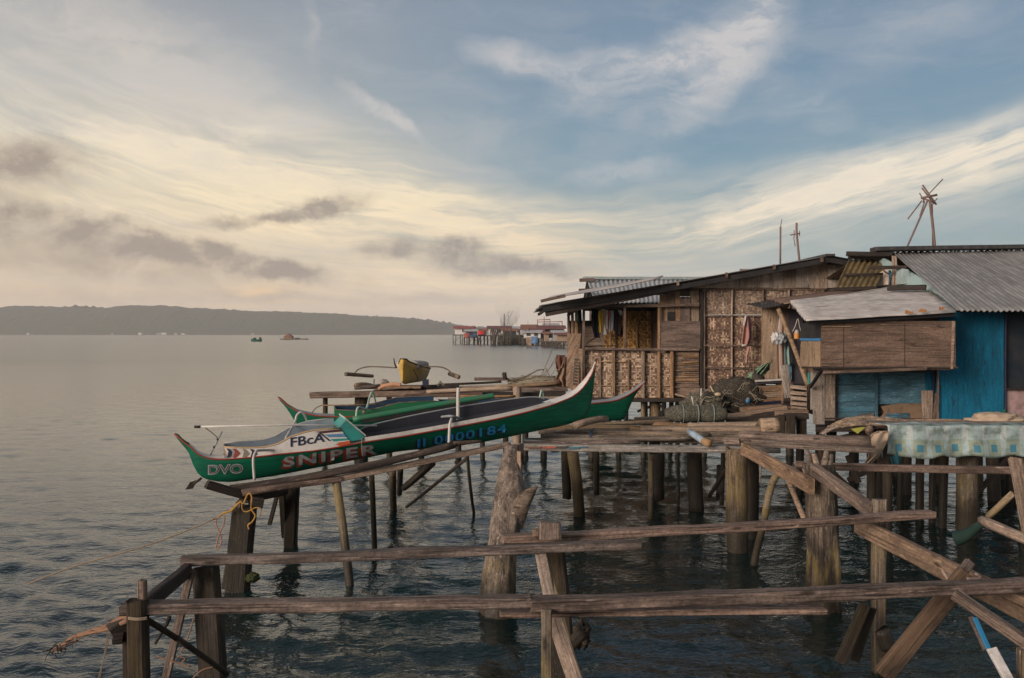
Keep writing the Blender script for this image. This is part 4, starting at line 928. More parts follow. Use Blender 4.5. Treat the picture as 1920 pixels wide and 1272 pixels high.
    for x0 in (245, 700): flat('seam', q7, x0, -140, x0 + 3, 190, Db - .006, .006, DARK, t)
    beam('strut', p(-5, 345, D2 - .1), p(88, 205, Db + .02), .05, .05, BLACK, t)
    # pale lean-to roof over the box
    a0, a1, a2, a3 = P(1481, 566, 16.6), P(1728, 533, 17.2), P(1792, 584, 14.1), P(1510, 601, 14.0)
    corrug('lean_roof', a1, a2, a3, a0, ROOFW, t, pitch=.16, amp=.028, nv=16, ragged=.03)
    b0, b1, b2, b3 = P(1440, 563, 19.6), P(1700, 528, 19.6), P(1738, 533, 17.0), P(1478, 568, 16.5)
    corrug('lean_roof', b1, b2, b3, b0, ROOFR, t, pitch=.11, amp=.014, nv=14, ragged=.12)
    beam('fascia', P(1512, 604, 14.12), P(1790, 590, 14.2), .05, .07, BLACK, t)
    OR = plain('orange_rust', (.36, .16, .06, 1), .85, dirt=.6, scale=14)
    for x, y, w_ in ((548, 1058, 60), (650, 1048, 55), (800, 1030, 40)):
        rs = random.Random(x); top = [(x + w_ * k / 5, y - 6 - rs.random() * 14) for k in range(6)]
        prism('rust_flake', [g(x - 4, y + 10, 13.99), g(x + w_, y + 6, 13.99)] + [g(a_, b__, 14.0) for a_, b__ in top[::-1]], .006, OR, t)
    c0 = [P(1398, 571, 19.7), P(1448, 563, 19.8), P(1486, 568, 17.6), P(1430, 578, 18.6)]
    corrug('lean_roof', c0[0], c0[1], c0[2], c0[3], ROOFK, t, pitch=.12, amp=.02, nv=8, ragged=.2)
    beam('roof_beam', P(*z4(590, 514), 19.1), P(*z4(810, 510), 18.7), .09, .10, TAN, t)
    # tan end wall and curtain doorway
    DW = 19.3
    prism('end_wall', [P(*z4(583, 1145), DW), P(*z4(720, 1150), DW), P(*z4(722, 530), DW), P(*z4(585, 530), DW)], .03, BAMB, t, 'y')
    prism('end_wall', [P(*z4(722, 1150), DW - .02), P(*z4(808, 1150), DW - .02), P(*z4(806, 530), DW - .02), P(*z4(722, 530), DW - .02)], .03, PALE, t, 'y')
    prism('door', [P(*z4(825, 1180), 18.9), P(*z4(955, 1180), 18.9), P(*z4(930, 560), 18.9), P(*z4(805, 535), 18.9)], .03, plain('violet_grey_board', (.055, .05, .065, 1), .8), t, 'y')
    prism('door_frame', [P(*z4(812, 1150), 18.8), P(*z4(838, 1150), 18.8), P(*z4(838, 1000), 18.8), P(*z4(812, 1000), 18.8)], .03, BLUEP, t, 'y')
    prism('end_wall', [P(*z4(960, 1190), 16.6), P(*z4(1060, 1190), 15.4), P(*z4(1060, 1010), 15.4), P(*z4(950, 1020), 16.6)], .03, PLY, t, 'y')
    vbar('corner_post', z4, 1012, 1080, 1400, 22, 15.1, PAINTW, t, .07); vbar('corner_post', z4, 985, 1085, 1180, 18, 15.2, TEAL, t, .05)
    return t
blue_house()
# ------------------------------------------------------------------ outrigger boats
def lerp_tab(tab, x):
    if x <= tab[0][0]: return tab[0][1]
    for (a, b), (c, d) in zip(tab, tab[1:]):
        if x <= c:
            t = (x - a) / (c - a) if c > a else 0
            return b + (d - b) * t
    return tab[-1][1]
class Boat:
    """hull in its own frame: s along the length, y across (negative = towards the viewer), z up"""
    def __init__(s, pL, dL, pR, dR, sheer, keel, beam_, flare=.45, horn=.018):
        A = P(pL, HZ, dL); B = P(pR, HZ, dR); A.z = B.z = 0
        s.ax = (B - A).normalized(); s.ny = Vector((-s.ax.y, s.ax.x, 0)); s.L = (B - A).length
        s.half = beam_ / 2
        s.O = A + s.ny * (s.half * .8)           # centre line lies behind the near side
        s.near = A
        s.sheer = sorted(s.pix(*p) for p in sheer); s.keel = sorted(s.pix(*p) for p in keel)
        s.s0 = max(s.sheer[0][0], s.keel[0][0]); s.s1 = min(s.sheer[-1][0], s.keel[-1][0])
        s.flare = flare; s.horn = horn
        s.M = Matrix(((s.ax.x, s.ny.x, 0, s.O.x), (s.ax.y, s.ny.y, 0, s.O.y), (0, 0, 1, 0), (0, 0, 0, 1)))
    def hit(s, px, py, y):                       # photo pixel onto the plane at offset y from the centre line
        r = P(px, py, 1.0) - Vector((0, 0, CZ)); o = s.O + s.ny * y
        n = s.ny; k = (o - Vector((0, 0, CZ))).dot(n) / r.dot(n)
        p = Vector((0, 0, CZ)) + r * k
        return ((p - s.O).dot(s.ax), p.z)
    def pix(s, px, py): return s.hit(px, py, -s.half * .8)
    def W(s, x):
        u = max(0, min(1, (x - s.s0) / (s.s1 - s.s0)))
        return s.horn + (s.half - s.horn) * max(0, 1 - abs(2 * u - 1) ** 2.6) ** .85
    def zs(s, x): return lerp_tab(s.sheer, x)
    def zk(s, x): return min(lerp_tab(s.keel, x), s.zs(x) - .012)
    def side(s, x, z):
        a, b = s.zk(x), s.zs(x); t = max(0, min(1, (z - a) / (b - a)))
        return s.W(x) * t ** s.flare * (.93 + .07 * t)
    def on_side(s, px, py, lift=0):              # point of the near side seen at that pixel
        y = -s.half * .9
        for _ in range(4):
            x, z = s.hit(px, py, y); y = -s.side(x, z)
        return Vector((x, y - lift, z))
    def world(s, v): return s.M @ Vector(v)
    def stations(s, n=72, a=None, b=None):
        a = s.s0 if a is None else a; b = s.s1 if b is None else b
        return [a + (b - a) * (.5 - .5 * math.cos(math.pi * i / n)) * .55 + (b - a) * i / n * .45 for i in range(n + 1)]
    def hull(s, mat, parent):
        st = s.stations(); m = 9; V = []; Fc = []
        for x in st:
            a, b = s.zk(x), s.zs(x)
            for j in range(2 * m - 1):
                k = j - (m - 1); t = (abs(k) / (m - 1)) ** 1.5; z = a + (b - a) * t
                y = s.side(x, z) * (1 if k > 0 else -1)
                V.append((x, y, z))
        q = 2 * m - 1
        for i in range(len(st) - 1):
            for j in range(q - 1): Fc.append((i * q + j, i * q + j + 1, (i + 1) * q + j + 1, (i + 1) * q + j))
        me = mesh(V, Fc); bm = bmesh.new(); bm.from_mesh(me); bmesh.ops.remove_doubles(bm, verts=bm.verts, dist=.0005); bmesh.ops.recalc_face_normals(bm, faces=bm.faces); bm.to_mesh(me); bm.free()
        o = obj('hull', me, mat, parent, s.M, True); md = o.modifiers.new('skin', 'SOLIDIFY'); md.thickness = .018; md.offset = -1
        return o
    def strip(s, name, side, off, r, mat, parent, a=None, b=None, dz=0, sides=6):
        pts = [(x, side * (s.W(x) + off), s.zs(x) + dz) for x in s.stations(48, a, b)]
        V, Fc = tube_mesh(pts, r, sides); return obj(name, mesh(V, Fc), mat, parent, s.M, True)
    def deck(s, name, a, b, mat, parent, drop=.012, crown=.015, inset=.0):
        V = []; Fc = []; st = s.stations(24, a, b)
        for x in st:
            w = max(.004, s.W(x) - inset)
            for k in range(5):
                u = k / 2 - 1; V.append((x, u * w, s.zs(x) - drop + crown * (1 - u * u)))
        for i in range(len(st) - 1):
            for k in range(4): Fc.append((i * 5 + k, (i + 1) * 5 + k, (i + 1) * 5 + k + 1, i * 5 + k + 1))
        return obj(name, mesh(V, Fc), mat, parent, s.M, True)
    def wall(s, name, top, bottom, mat, parent, th=.012):
        """strip between two rows of boat-frame points"""
        V = list(top) + list(bottom); n = len(top)
        o = obj(name, mesh(V, [(i, i + 1, n + i + 1, n + i) for i in range(n - 1)]), mat, parent, s.M)
        md = o.modifiers.new('board', 'SOLIDIFY'); md.thickness = th; md.offset = 0
        return o
    def letters(s, name, text, left, right, cap, mat, parent, lift=.004, bold=.02, dx=0, dy=0, xs=1, shear=0, surf=None):
        cu = bpy.data.curves.new('t', 'FONT'); cu.body = text; cu.size = 1; cu.offset = bold; cu.resolution_u = 3; cu.extrude = 0; cu.space_character = xs
        to = bpy.data.objects.new('t', cu); COL.objects.link(to)
        bpy.context.view_layer.update()
        me = bpy.data.meshes.new_from_object(to.evaluated_get(bpy.context.evaluated_depsgraph_get())); bpy.data.objects.remove(to)
        bm = bmesh.new(); bm.from_mesh(me)
        xs_ = [v.co.x for v in bm.verts]; ys_ = [v.co.y for v in bm.verts]; x0, x1 = min(xs_), max(xs_); y0, y1 = min(0, min(ys_)), max(ys_)
        bmesh.ops.subdivide_edges(bm, edges=[e for e in bm.edges if e.calc_length() > .25], cuts=2, use_grid_fill=False)
        fn = surf or s.on_side
        for v in bm.verts:
            u = (v.co.x - x0) / (x1 - x0); w = v.co.y / y1
            px = left[0] + (right[0] - left[0]) * u + dx + shear * w; py = left[1] + (right[1] - left[1]) * u - cap * w + dy
            v.co = fn(px, py, lift)
        bmesh.ops.triangulate(bm, faces=bm.faces)
        bmesh.ops.recalc_face_normals(bm, faces=bm.faces)
        me2 = bpy.data.meshes.new(name); bm.to_mesh(me2); bm.free()
        return obj(name, me2, mat, parent, s.M)
    def patch(s, name, pix, mat, parent, lift=.004, surf=None):
        fn = surf or s.on_side; pts = [fn(x, y, lift) for x, y in pix]
        bm = bmesh.new(); f = bm.faces.new([bm.verts.new(p) for p in pts]); bmesh.ops.triangulate(bm, faces=[f])
        me = bpy.data.meshes.new(name); bm.to_mesh(me); bm.free()
        return obj(name, me, mat, parent, s.M)
LETG = plain('silver_lettering', (.36, .37, .37, 1), .5, dirt=.75, scale=9, dirtc=(.09, .11, .11, 1)); LETR = plain('red_lettering', (.28, .04, .02, 1), .5, dirt=.4, scale=9, dirtc=(.05, .04, .03, 1)); LETB = plain('blue_lettering', (.015, .17, .36, 1), .5, dirt=.5, scale=14, dirtc=(.005, .03, .05, 1)); LETN = plain('navy_lettering', (.012, .02, .06, 1), .6)
LINER = plain('tarred_liner', (.022, .024, .034, 1), .45, dirt=.4, scale=3, dirtc=(.06, .06, .065, 1))

def big_boat():
    b = Boat(325, 10.5, 1133, 12.35,
             [z1(*p) for p in ((95, 683), (110, 682), (150, 730), (215, 770), (250, 810), (300, 838), (380, 857), (480, 855), (680, 835), (880, 808), (1100, 785), (1260, 760), (1460, 722))]
             + [z2(*p) for p in ((0, 682), (350, 620), (700, 555), (900, 512), (1100, 462), (1250, 410), (1330, 360), (1400, 280), (1440, 210), (1465, 140), (1471, 132))],
             [z1(*p) for p in ((95, 690), (105, 705), (120, 725), (170, 785), (205, 830), (225, 890), (245, 950), (290, 1000), (340, 1022), (420, 1037), (520, 1040), (850, 992))]
             + [z2(*p) for p in ((0, 815), (600, 752), (800, 712), (1000, 668), (1200, 628), (1290, 604), (1370, 575), (1410, 530), (1432, 460), (1442, 380), (1452, 280), (1465, 190), (1471, 140))], .66)
    p = b.world((b.L / 2, 0, b.zk(b.L / 2)))
    t = thing('outrigger_boat', 'long green outrigger boat with white coaming and painted name on the log slipway', 'boat', p)
    b.hull(GREEN, t)
    xA = b.pix(*z1(690, 835))[0]; xB = b.pix(*z1(1470, 722))[0]; xC = b.pix(1036, 760)[0]; xD = b.pix(*z1(465, 855))[0]
    b.strip('rubbing_strip', -1, .004, .009, RED, t, dz=-.004); b.strip('rubbing_strip', 1, .004, .009, RED, t, dz=-.004)
    b.deck('foredeck', b.s0 + .18, xB, WHITE, t, drop=-.006); b.deck('aft_deck', xC, b.s1 - .03, WHITE, t, drop=-.006)
    # open hold: tarred liner below the gunwales
    V = []; st = b.stations(30, xB, xC)
    for x in st:
        w = b.W(x) - .035
        zt = b.zs(x) + .045; zb = b.zk(x) + .10; wb = max(.01, b.side(x, zb) - .04); zm = (b.zs(x) + zb) / 2; wm_ = max(.01, b.side(x, zm) - .035)
        V += [(x, -w, zt), (x, -wm_, zm), (x, -wb, zb), (x, wb, zb), (x, wm_, zm), (x, w, zt)]
    obj('liner', mesh(V, [(i * 6 + k, (i + 1) * 6 + k, (i + 1) * 6 + k + 1, i * 6 + k + 1) for i in range(30) for k in range(5)]), LINER, t, b.M)
    for sd_ in (-1, 1):
        top = [(x, sd_ * (b.W(x) - .02), b.zs(x) + .055) for x in st]; bot = [(x, sd_ * (b.W(x) - .006), b.zs(x) + .004) for x in st]
        b.wall('gunwale', top, bot, OFFW, t, .02)
    # far coaming stands higher, dark with pale wear along the top
    top = [(x, b.W(x) - .03, b.zs(x) + .055 + .12 * math.sin(math.pi * min(1, (i / 30) * 1.0)) ** .6) for i, x in enumerate(st)]; bot = [(x, b.W(x) - .03, b.zs(x)) for x in st]
    cw = b.wall('coaming', top, bot, LINER, t, .025)
    V, Fc = tube_mesh([(x, y, z + .008) for x, y, z in top], .010, 6); obj('coaming_rail', mesh(V, Fc), GREYP, cw, b.M, True)
    # raised white coaming round the fore well
    def near(px, py): return b.hit(px, py, -b.half * .93)
    rim = [z1(*p) for p in ((462, 776), (550, 776), (640, 776), (760, 770), (850, 745), (950, 690), (1030, 662), (1100, 645), (1200, 635), (1292, 628))]
    nt = []; nb = []
    for i, (px, py) in enumerate(rim):
        x, z = near(px, py); w = b.W(x); u = i / (len(rim) - 1)
        nt.append((x, -w * (.96 + .04 * u), z)); nb.append((x + (.05 if i == 0 else 0), -w * .985, b.zs(x) + .004))
    cw = b.wall('coaming', nt, nb, WHITE, t, .014)
    V, Fc = tube_mesh([(x, y, z + .004) for x, y, z in nt], .013, 6); obj('coaming_rail', mesh(V, Fc), plain('tan_rail', (.42, .30, .17, 1), .6), cw, b.M, True)
    ft = [(x, -y * .95, z + .06 * (i / (len(nt) - 1)) ** .7 + .012) for i, (x, y, z) in enumerate(nt)]; fb = [(x, -y, b.zs(x)) for x, y, z in nt]
    cw = b.wall('coaming', ft, fb, plain('blue_grey_paint', (.27, .32, .37, 1), .6, dirt=.3, scale=6), t, .014)
    V, Fc = tube_mesh([(x, y, z + .004) for x, y, z in ft], .010, 6); obj('coaming_rail', mesh(V, Fc), OFFW, cw, b.M, True)
    # well floor, pale grey-blue
    b.wall('well_floor', [(x, y * .98, b.zs(x) + .018) for x, y, z in nt], [(x, y * .98, b.zs(x) + .019) for x, y, z in ft], plain('blue_grey_paint', (.24, .30, .36, 1), .6, dirt=.3), t, .006)
    b.wall('transom', [nt[0], ft[0]], [nb[0], fb[0]], PALE, t, .014)
    # slanted teal bulkhead closing the well
    e = nt[-1]; f_ = ft[-1]
    def npx(px, py, y): x, z = b.hit(*z1(px, py), y); return (x, y, z)
    w = b.W(e[0])
    pl = [z1(*p) for p in ((1290, 622), (1345, 566), (1474, 690), (1456, 708), (1370, 722), (1318, 694))]
    NV = []; 
    for px, py in pl:
        x, z = b.hit(px, py, -w * .99); NV.append((x, -w * .99, z))
    FV = [(x, -y * .97, z) for x, y, z in NV]; k = len(NV)
    bh = obj('bulkhead', mesh(NV + FV, [tuple(range(k)), tuple(range(k, 2 * k))[::-1]] + [(i, i + k, (i + 1) % k + k, (i + 1) % k) for i in range(k) if i != 1]), TEAL, t, b.M)
    (xa, ya, za), (xb_, yb_, zb_) = NV[1], NV[2]
    obj('bulkhead_top', mesh([(xa - .02, ya - .02, za + .006), (xb_ + .01, yb_ - .02, zb_ + .006), (xb_ + .01, -yb_ + .01, zb_ + .006), (xa - .02, -ya + .01, za + .006), (xa - .02, ya - .02, za + .03), (xb_ + .01, yb_ - .02, zb_ + .03), (xb_ + .01, -yb_ + .01, zb_ + .03), (xa - .02, -ya + .01, za + .03)],
        [(0, 1, 2, 3), (4, 7, 6, 5), (0, 4, 5, 1), (1, 5, 6, 2), (2, 6, 7, 3), (3, 7, 4, 0)]), plain('pale_grey_green', (.42, .47, .44, 1), .6, dirt=.4), bh, b.M)
    # painted bands on the coaming and on the fore deck edge
    surf = lambda px, py, lift: (lambda xz: Vector((xz[0], -b.W(xz[0]) * .985 - lift - .008, xz[1])))(near(px, py))
    swoosh = (((1120, 652), (1300, 632), (1312, 650), (1165, 664), LETR and plain('maroon_paint', (.07, .02, .02, 1), .6)), ((1160, 662), (1312, 650), (1322, 664), (1190, 672), WHITE), ((1185, 672), (1322, 664), (1340, 690), (1218, 692), plain('sky_blue_paint', (.10, .24, .40, 1), .6)),
              ((1212, 692), (1340, 690), (1346, 698), (1230, 704), WHITE), ((1225, 704), (1346, 698), (1362, 712), (1252, 722), TEAL), ((1250, 722), (1362, 712), (1366, 718), (1262, 730), WHITE), ((1140, 655), (1165, 664), (1230, 718), (1215, 718), NAVY))
    for *q, m in swoosh: b.patch('painted_band', [z1(*x) for x in q], m, t, .004 if m is not NAVY else .006, surf)
    b.patch('painted_band', [z1(*x) for x in ((1262, 745), (1290, 728), (1366, 714), (1368, 736), (1300, 752))], plain('orange_red_paint', (.50, .09, .03, 1), .55), t, .010, surf)
    for x0, m in ((478, NAVY), (512, GREYP), (524, LETR), (590, plain('khaki_paint', (.25, .22, .16, 1), .6)), (648, NAVY)):
        wdt = 20 if m is not GREYP else 12
        b.patch('painted_band', [z1(x0, 782), z1(x0 + wdt, 782), z1(x0 + wdt + 32, 815), z1(x0 + wdt, 848), z1(x0 + 4, 848), z1(x0 + 28, 815)], m, t, .006, surf)
    b.letters('lettering', 'FBcA', z1(940, 762), z1(1185, 722), 17, LETN, t, .006, .012, surf=surf)
    # names on the hull
    b.letters('lettering', 'DVO', z1(345, 958), z1(600, 948), 17.5, LETG, t, .004, .045)
    b.letters('lettering', 'DVO', z1(352, 954), z1(592, 944), 15, plain('dark_lettering', (.09, .10, .10, 1), .6), t, .0065, .0)
    b.letters('lettering', 'SNIPER', z1(880, 916), z1(1556, 822), 19.5, LETR, t, .004, .055, dx=-1.5, dy=1.2, xs=1.22)
    b.letters('lettering', 'SNIPER', z1(888, 907), z1(1566, 811), 19, LETG, t, .007, .03, xs=1.22)
    b.letters('lettering', 'II 0000184', z2(118, 772), z2(765, 662), 16, NAVY, t, .004, .06, dx=-2, xs=1.1)
    b.letters('lettering', 'II 0000184', z2(125, 768), z2(765, 655), 16, LETB, t, .007, .03, xs=1.1)
    b.letters('lettering', 'II 0000184', z2(125, 768), z2(765, 655), 16, plain('pale_blue_lettering', (.03, .30, .58, 1), .5, dirt=.6, scale=20, dirtc=(.004, .03, .05, 1)), t, .009, -.008, xs=1.1)
    # outrigger arms of bent white pipe
    def W3(px, py, y): x, z = b.hit(px, py, y); return b.world((x, y, z))
    wn = -b.half
    tube('outrigger_arm', [W3(*z1(840, 784), wn * .7), W3(*z1(720, 786), wn - .03), W3(*z1(688, 800), wn - .09), W3(*z1(672, 860), wn - .10), W3(*z1(680, 1002), wn - .10)], .017, OFFW, t)
    tube('outrigger_arm', [W3(*z2(372, 555), wn), W3(*z2(358, 610), wn - .05), W3(*z2(352, 745), wn - .07)], .020, OFFW, t)
    tube('outrigger_arm', [W3(*z2(418, 565), -wn * .6), W3(*z2(418, 400), -wn * .6), W3(*z2(421, 336), -wn * .6)], .026, OFFW, t)
    tube('outrigger_arm', [W3(*z2(300, 545), -wn * .6), W3(*z2(372, 540), 0), W3(*z2(440, 560), -wn * .5)], .018, GREYP, t)
    tube('outrigger_arm', [W3(*z1(905, 700), -.1), W3(*z1(968, 590), .28), W3(*z1(985, 535), .34), W3(*z1(1015, 512), .36), W3(*z1(1040, 535), .38), W3(*z1(1062, 585), .40)], .016, OFFW, t)
    bo = tube('boom', [W3(*z1(250, 617), 0), W3(*z1(900, 604), 0), W3(*z1(1562, 608), 0)], .012, WHITE, t, curve=False)
    tube('boom_tip', [W3(*z1(246, 617), 0), W3(*z1(290, 617), 0)], .017, DARK, bo, curve=False)
    tube('mast', [W3(*z1(358, 830), 0), W3(*z1(447, 650), 0)], .010, GREYP, t, curve=False)
    tube('line', [W3(*z1(320, 618), 0), W3(*z1(415, 700), 0), W3(*z1(390, 765), 0)], .005, DARK, t)
    for x, y in ((415, 708), (389, 762)): blob('knot', W3(*z1(x, y), 0), .014, .014, .018, BLACK, t, sub=2)
    # paint-crusted lashings on the coaming
    for i in range(3): b.patch('stain', [z1(600 + i * 40, 762), z1(622 + i * 40, 762), z1(618 + i * 40, 748), z1(604 + i * 40, 750)], BLUE, t, 0, lambda px, py, l: (lambda xz: Vector((xz[0], b.W(xz[0]) * .88, xz[1])))(b.hit(px, py, b.half * .85))) if False else None
    tube('lashing', [W3(*z1(1455, 700), wn - .01), W3(*z1(1452, 760), wn - .012), W3(*z1(1458, 822), wn - .01)], .006, ROPEG, t)
    # hanging rudder blade under the bow
    ru = prism('rudder', [W3(*z1(182, 1070), .1), W3(*z1(238, 1062), .1), W3(*z1(268, 1000), .1), W3(*z1(215, 1018), .1)], .02, DARK, t)
    tube('rudder_stock', [W3(*z1(240, 1030), .1), W3(*z1(300, 985), .1)], .016, DARK, ru, curve=False)
    # blue wedge at the aft deck
    prism('wedge', [W3(*z2(960, 488), .05), W3(*z2(1080, 455), .05), W3(*z2(1095, 428), .05), W3(*z2(1060, 440), .05)], .03, BLUE, t)
    return b, t
BOAT, BOAT_T = big_boat()

def back_boat():
    b = Boat(521, 13.1, 1221, 14.6,
             [s7(*p) for p in ((98, 512), (115, 520), (180, 580), (270, 635), (370, 660), (450, 675), (620, 682))] + [(760, 778), (900, 771), (1040, 763)] + [s8(*p) for p in ((1150, 505), (1300, 490), (1400, 450), (1480, 405), (1560, 345), (1577, 330))],
             [s7(*p) for p in ((98, 520), (120, 552), (165, 600), (220, 680), (250, 735), (300, 790))] + [(590, 812), (700, 812), (900, 806), (1060, 797)] + [s8(*p) for p in ((1200, 668), (1350, 662), (1392, 655), (1430, 590), (1460, 500), (1510, 420), (1560, 356), (1577, 336))], .62)
    p = b.world((b.L / 2, 0, b.zk(b.L / 2)))
    t = thing('outrigger_boat', 'second green outrigger boat with dark blue interior, behind the white coaming boat', 'boat', p)
    b.hull(GREEN, t)
    for s_ in (-1, 1): b.strip('rubbing_strip', s_, .004, .010, RED if s_ < 0 else GREYP, t, dz=-.003)
    xB = b.pix(629, 782)[0]; xC = b.pix(1046, 762)[0]
    b.deck('foredeck', b.s0 + .2, xB, GREYP, t, drop=-.006); b.deck('aft_deck', xC, b.s1 - .03, GREYP, t, drop=-.006)
    V = []; st = b.stations(24, xB, xC)
    for x in st:
        w = b.W(x) - .03; zt = b.zs(x) + .01; zb = b.zk(x) + .10; wb = max(.01, b.side(x, zb) - .04); zm = (b.zs(x) + zb) / 2; wm_ = max(.01, b.side(x, zm) - .035)
        V += [(x, -w, zt), (x, -wm_, zm), (x, -wb, zb), (x, wb, zb), (x, wm_, zm), (x, w, zt)]
    NB = plain('deep_blue_paint', (.010, .045, .095, 1), .55)
    obj('liner', mesh(V, [(i * 6 + k, (i + 1) * 6 + k, (i + 1) * 6 + k + 1, i * 6 + k + 1) for i in range(24) for k in range(5)]), NB, t, b.M)
    # raised green coaming with a navy inside
    def nr(px, py, y): return b.hit(px, py, y)
    top = [s7(*q) for q in ((622, 624), (700, 628), (800, 630), (900, 622), (1000, 606), (1100, 580), (1200, 556), (1350, 546), (1500, 540), (1560, 546))]
    nt = []; nb = []; ft = []; fb = []
    for px, py in top:
        x, z = nr(px, py, -b.half); w = b.W(x)
        nt.append((x, -w, z)); nb.append((x, -w, b.zs(x) - .05)); ft.append((x, w * .97, z + .035)); fb.append((x, w * .97, b.zs(x) - .05))
    CG = plain('mid_green_paint', (.008, .12, .05, 1), .5, dirt=.3)
    cws = (b.wall('coaming', nt, nb, CG, t, .016), b.wall('coaming', ft, fb, NB, t, .016))
    b.wall('transom', [nt[0], ft[0]], [nb[0], fb[0]], CG, t, .016); b.wall('transom', [nt[-1], ft[-1]], [nb[-1], fb[-1]], OFFW, t, .016)
    for row, cw in zip((nt, ft), cws):
        V, Fc = tube_mesh([(x, y, z + .003) for x, y, z in row], .010, 6); obj('coaming_rail', mesh(V, Fc), RAIL, cw, b.M, True)
    b.wall('well_floor', [(x, y * .97, z - .09) for x, y, z in nt], [(x, y * .97, z - .11) for x, y, z in ft], NB, t, .008)
    # blue gunwales at the aft half
    for y, dz, m in ((-1, .10, BLUE), (1, .19, NB)):
        x0 = b.pix(815, 778)[0]
        row = b.stations(16, x0, xC)
        b.wall('gunwale', [(x, y * (b.W(x) - .01), b.zs(x) + dz * (1 - .55 * i / 16)) for i, x in enumerate(row)], [(x, y * (b.W(x) - .01), b.zs(x) + (dz - .035 if y < 0 else 0)) for x in row], m, t, .02)
    def W3(px, py, y): x, z = b.hit(px, py, y); return b.world((x, y, z))
    wn = -b.half
    PG = plain('pale_green_pipe', (.34, .46, .38, 1), .5, dirt=.3)
    tube('outrigger_arm', [W3(*s7(806, 690), wn - .3), W3(*s7(812, 620), wn - .28), W3(*s7(832, 594), wn - .25), W3(*s7(885, 612), wn - .1), W3(*s7(905, 590), wn), W3(*s7(925, 510), .0), W3(*s7(946, 462), .1), W3(*s7(962, 480), .15), W3(*s7(982, 560), .3)], .017, PG, t)
    fl = tube('float', [W3(*s7(775, 706), wn - .3), W3(*s7(1200, 632), wn - .3), W3(*s7(1700, 545), wn - .3), W3(*s8(250, 452), wn - .3), W3(*s8(285, 444), wn - .3)], .045, plain('green_float', (.025, .16, .085, 1), .5, dirt=.6, scale=3, dirtc=(.10, .12, .08, 1)), t, sides=12)
    beam('float_underside', W3(*s7(860, 705), wn - .3) + Vector((0, 0, -.035)), W3(*s8(150, 478), wn - .3) + Vector((0, 0, -.035)), .05, .06, BLACK, fl)  # dark underside of the float, painted in with a black bar
    tube('pole', [W3(*s7(490, 578), 0), W3(*s7(1150, 568), 0)], .010, PALE, t, curve=False)
    tube('line', [W3(*s7(490, 578), 0), W3(*s7(440, 605), 0), W3(*s7(405, 650), 0)], .006, DARK, t)
    blob('knot', W3(*s7(875, 640), wn - .02), .03, .02, .03, PALE, t, sub=2)
    tube('outrigger_arm', [W3(*s8(660, 482), .1), W3(*s8(680, 400), .15), W3(*s8(697, 478), .15)], .015, PG, t)
    return b
BOATB = back_boat()

# drums and cans lying by the second boat
def drum(name, label, c, r, h, mat, mat2=None):
    t = thing(name, label, 'can', c)
    V, Fc = tube_mesh([(0, 0, 0), (0, 0, h * .1), (0, 0, h * .9), (0, 0, h)], r, 16); obj('body', mesh(V, Fc), mat, t, Matrix.Translation(Vector(c)), False)
    V, Fc = tube_mesh([(0, 0, h), (0, 0, h * 1.06)], r * 1.04, 16); obj('rim', mesh(V, Fc), mat2 or mat, t, Matrix.Translation(Vector(c)))

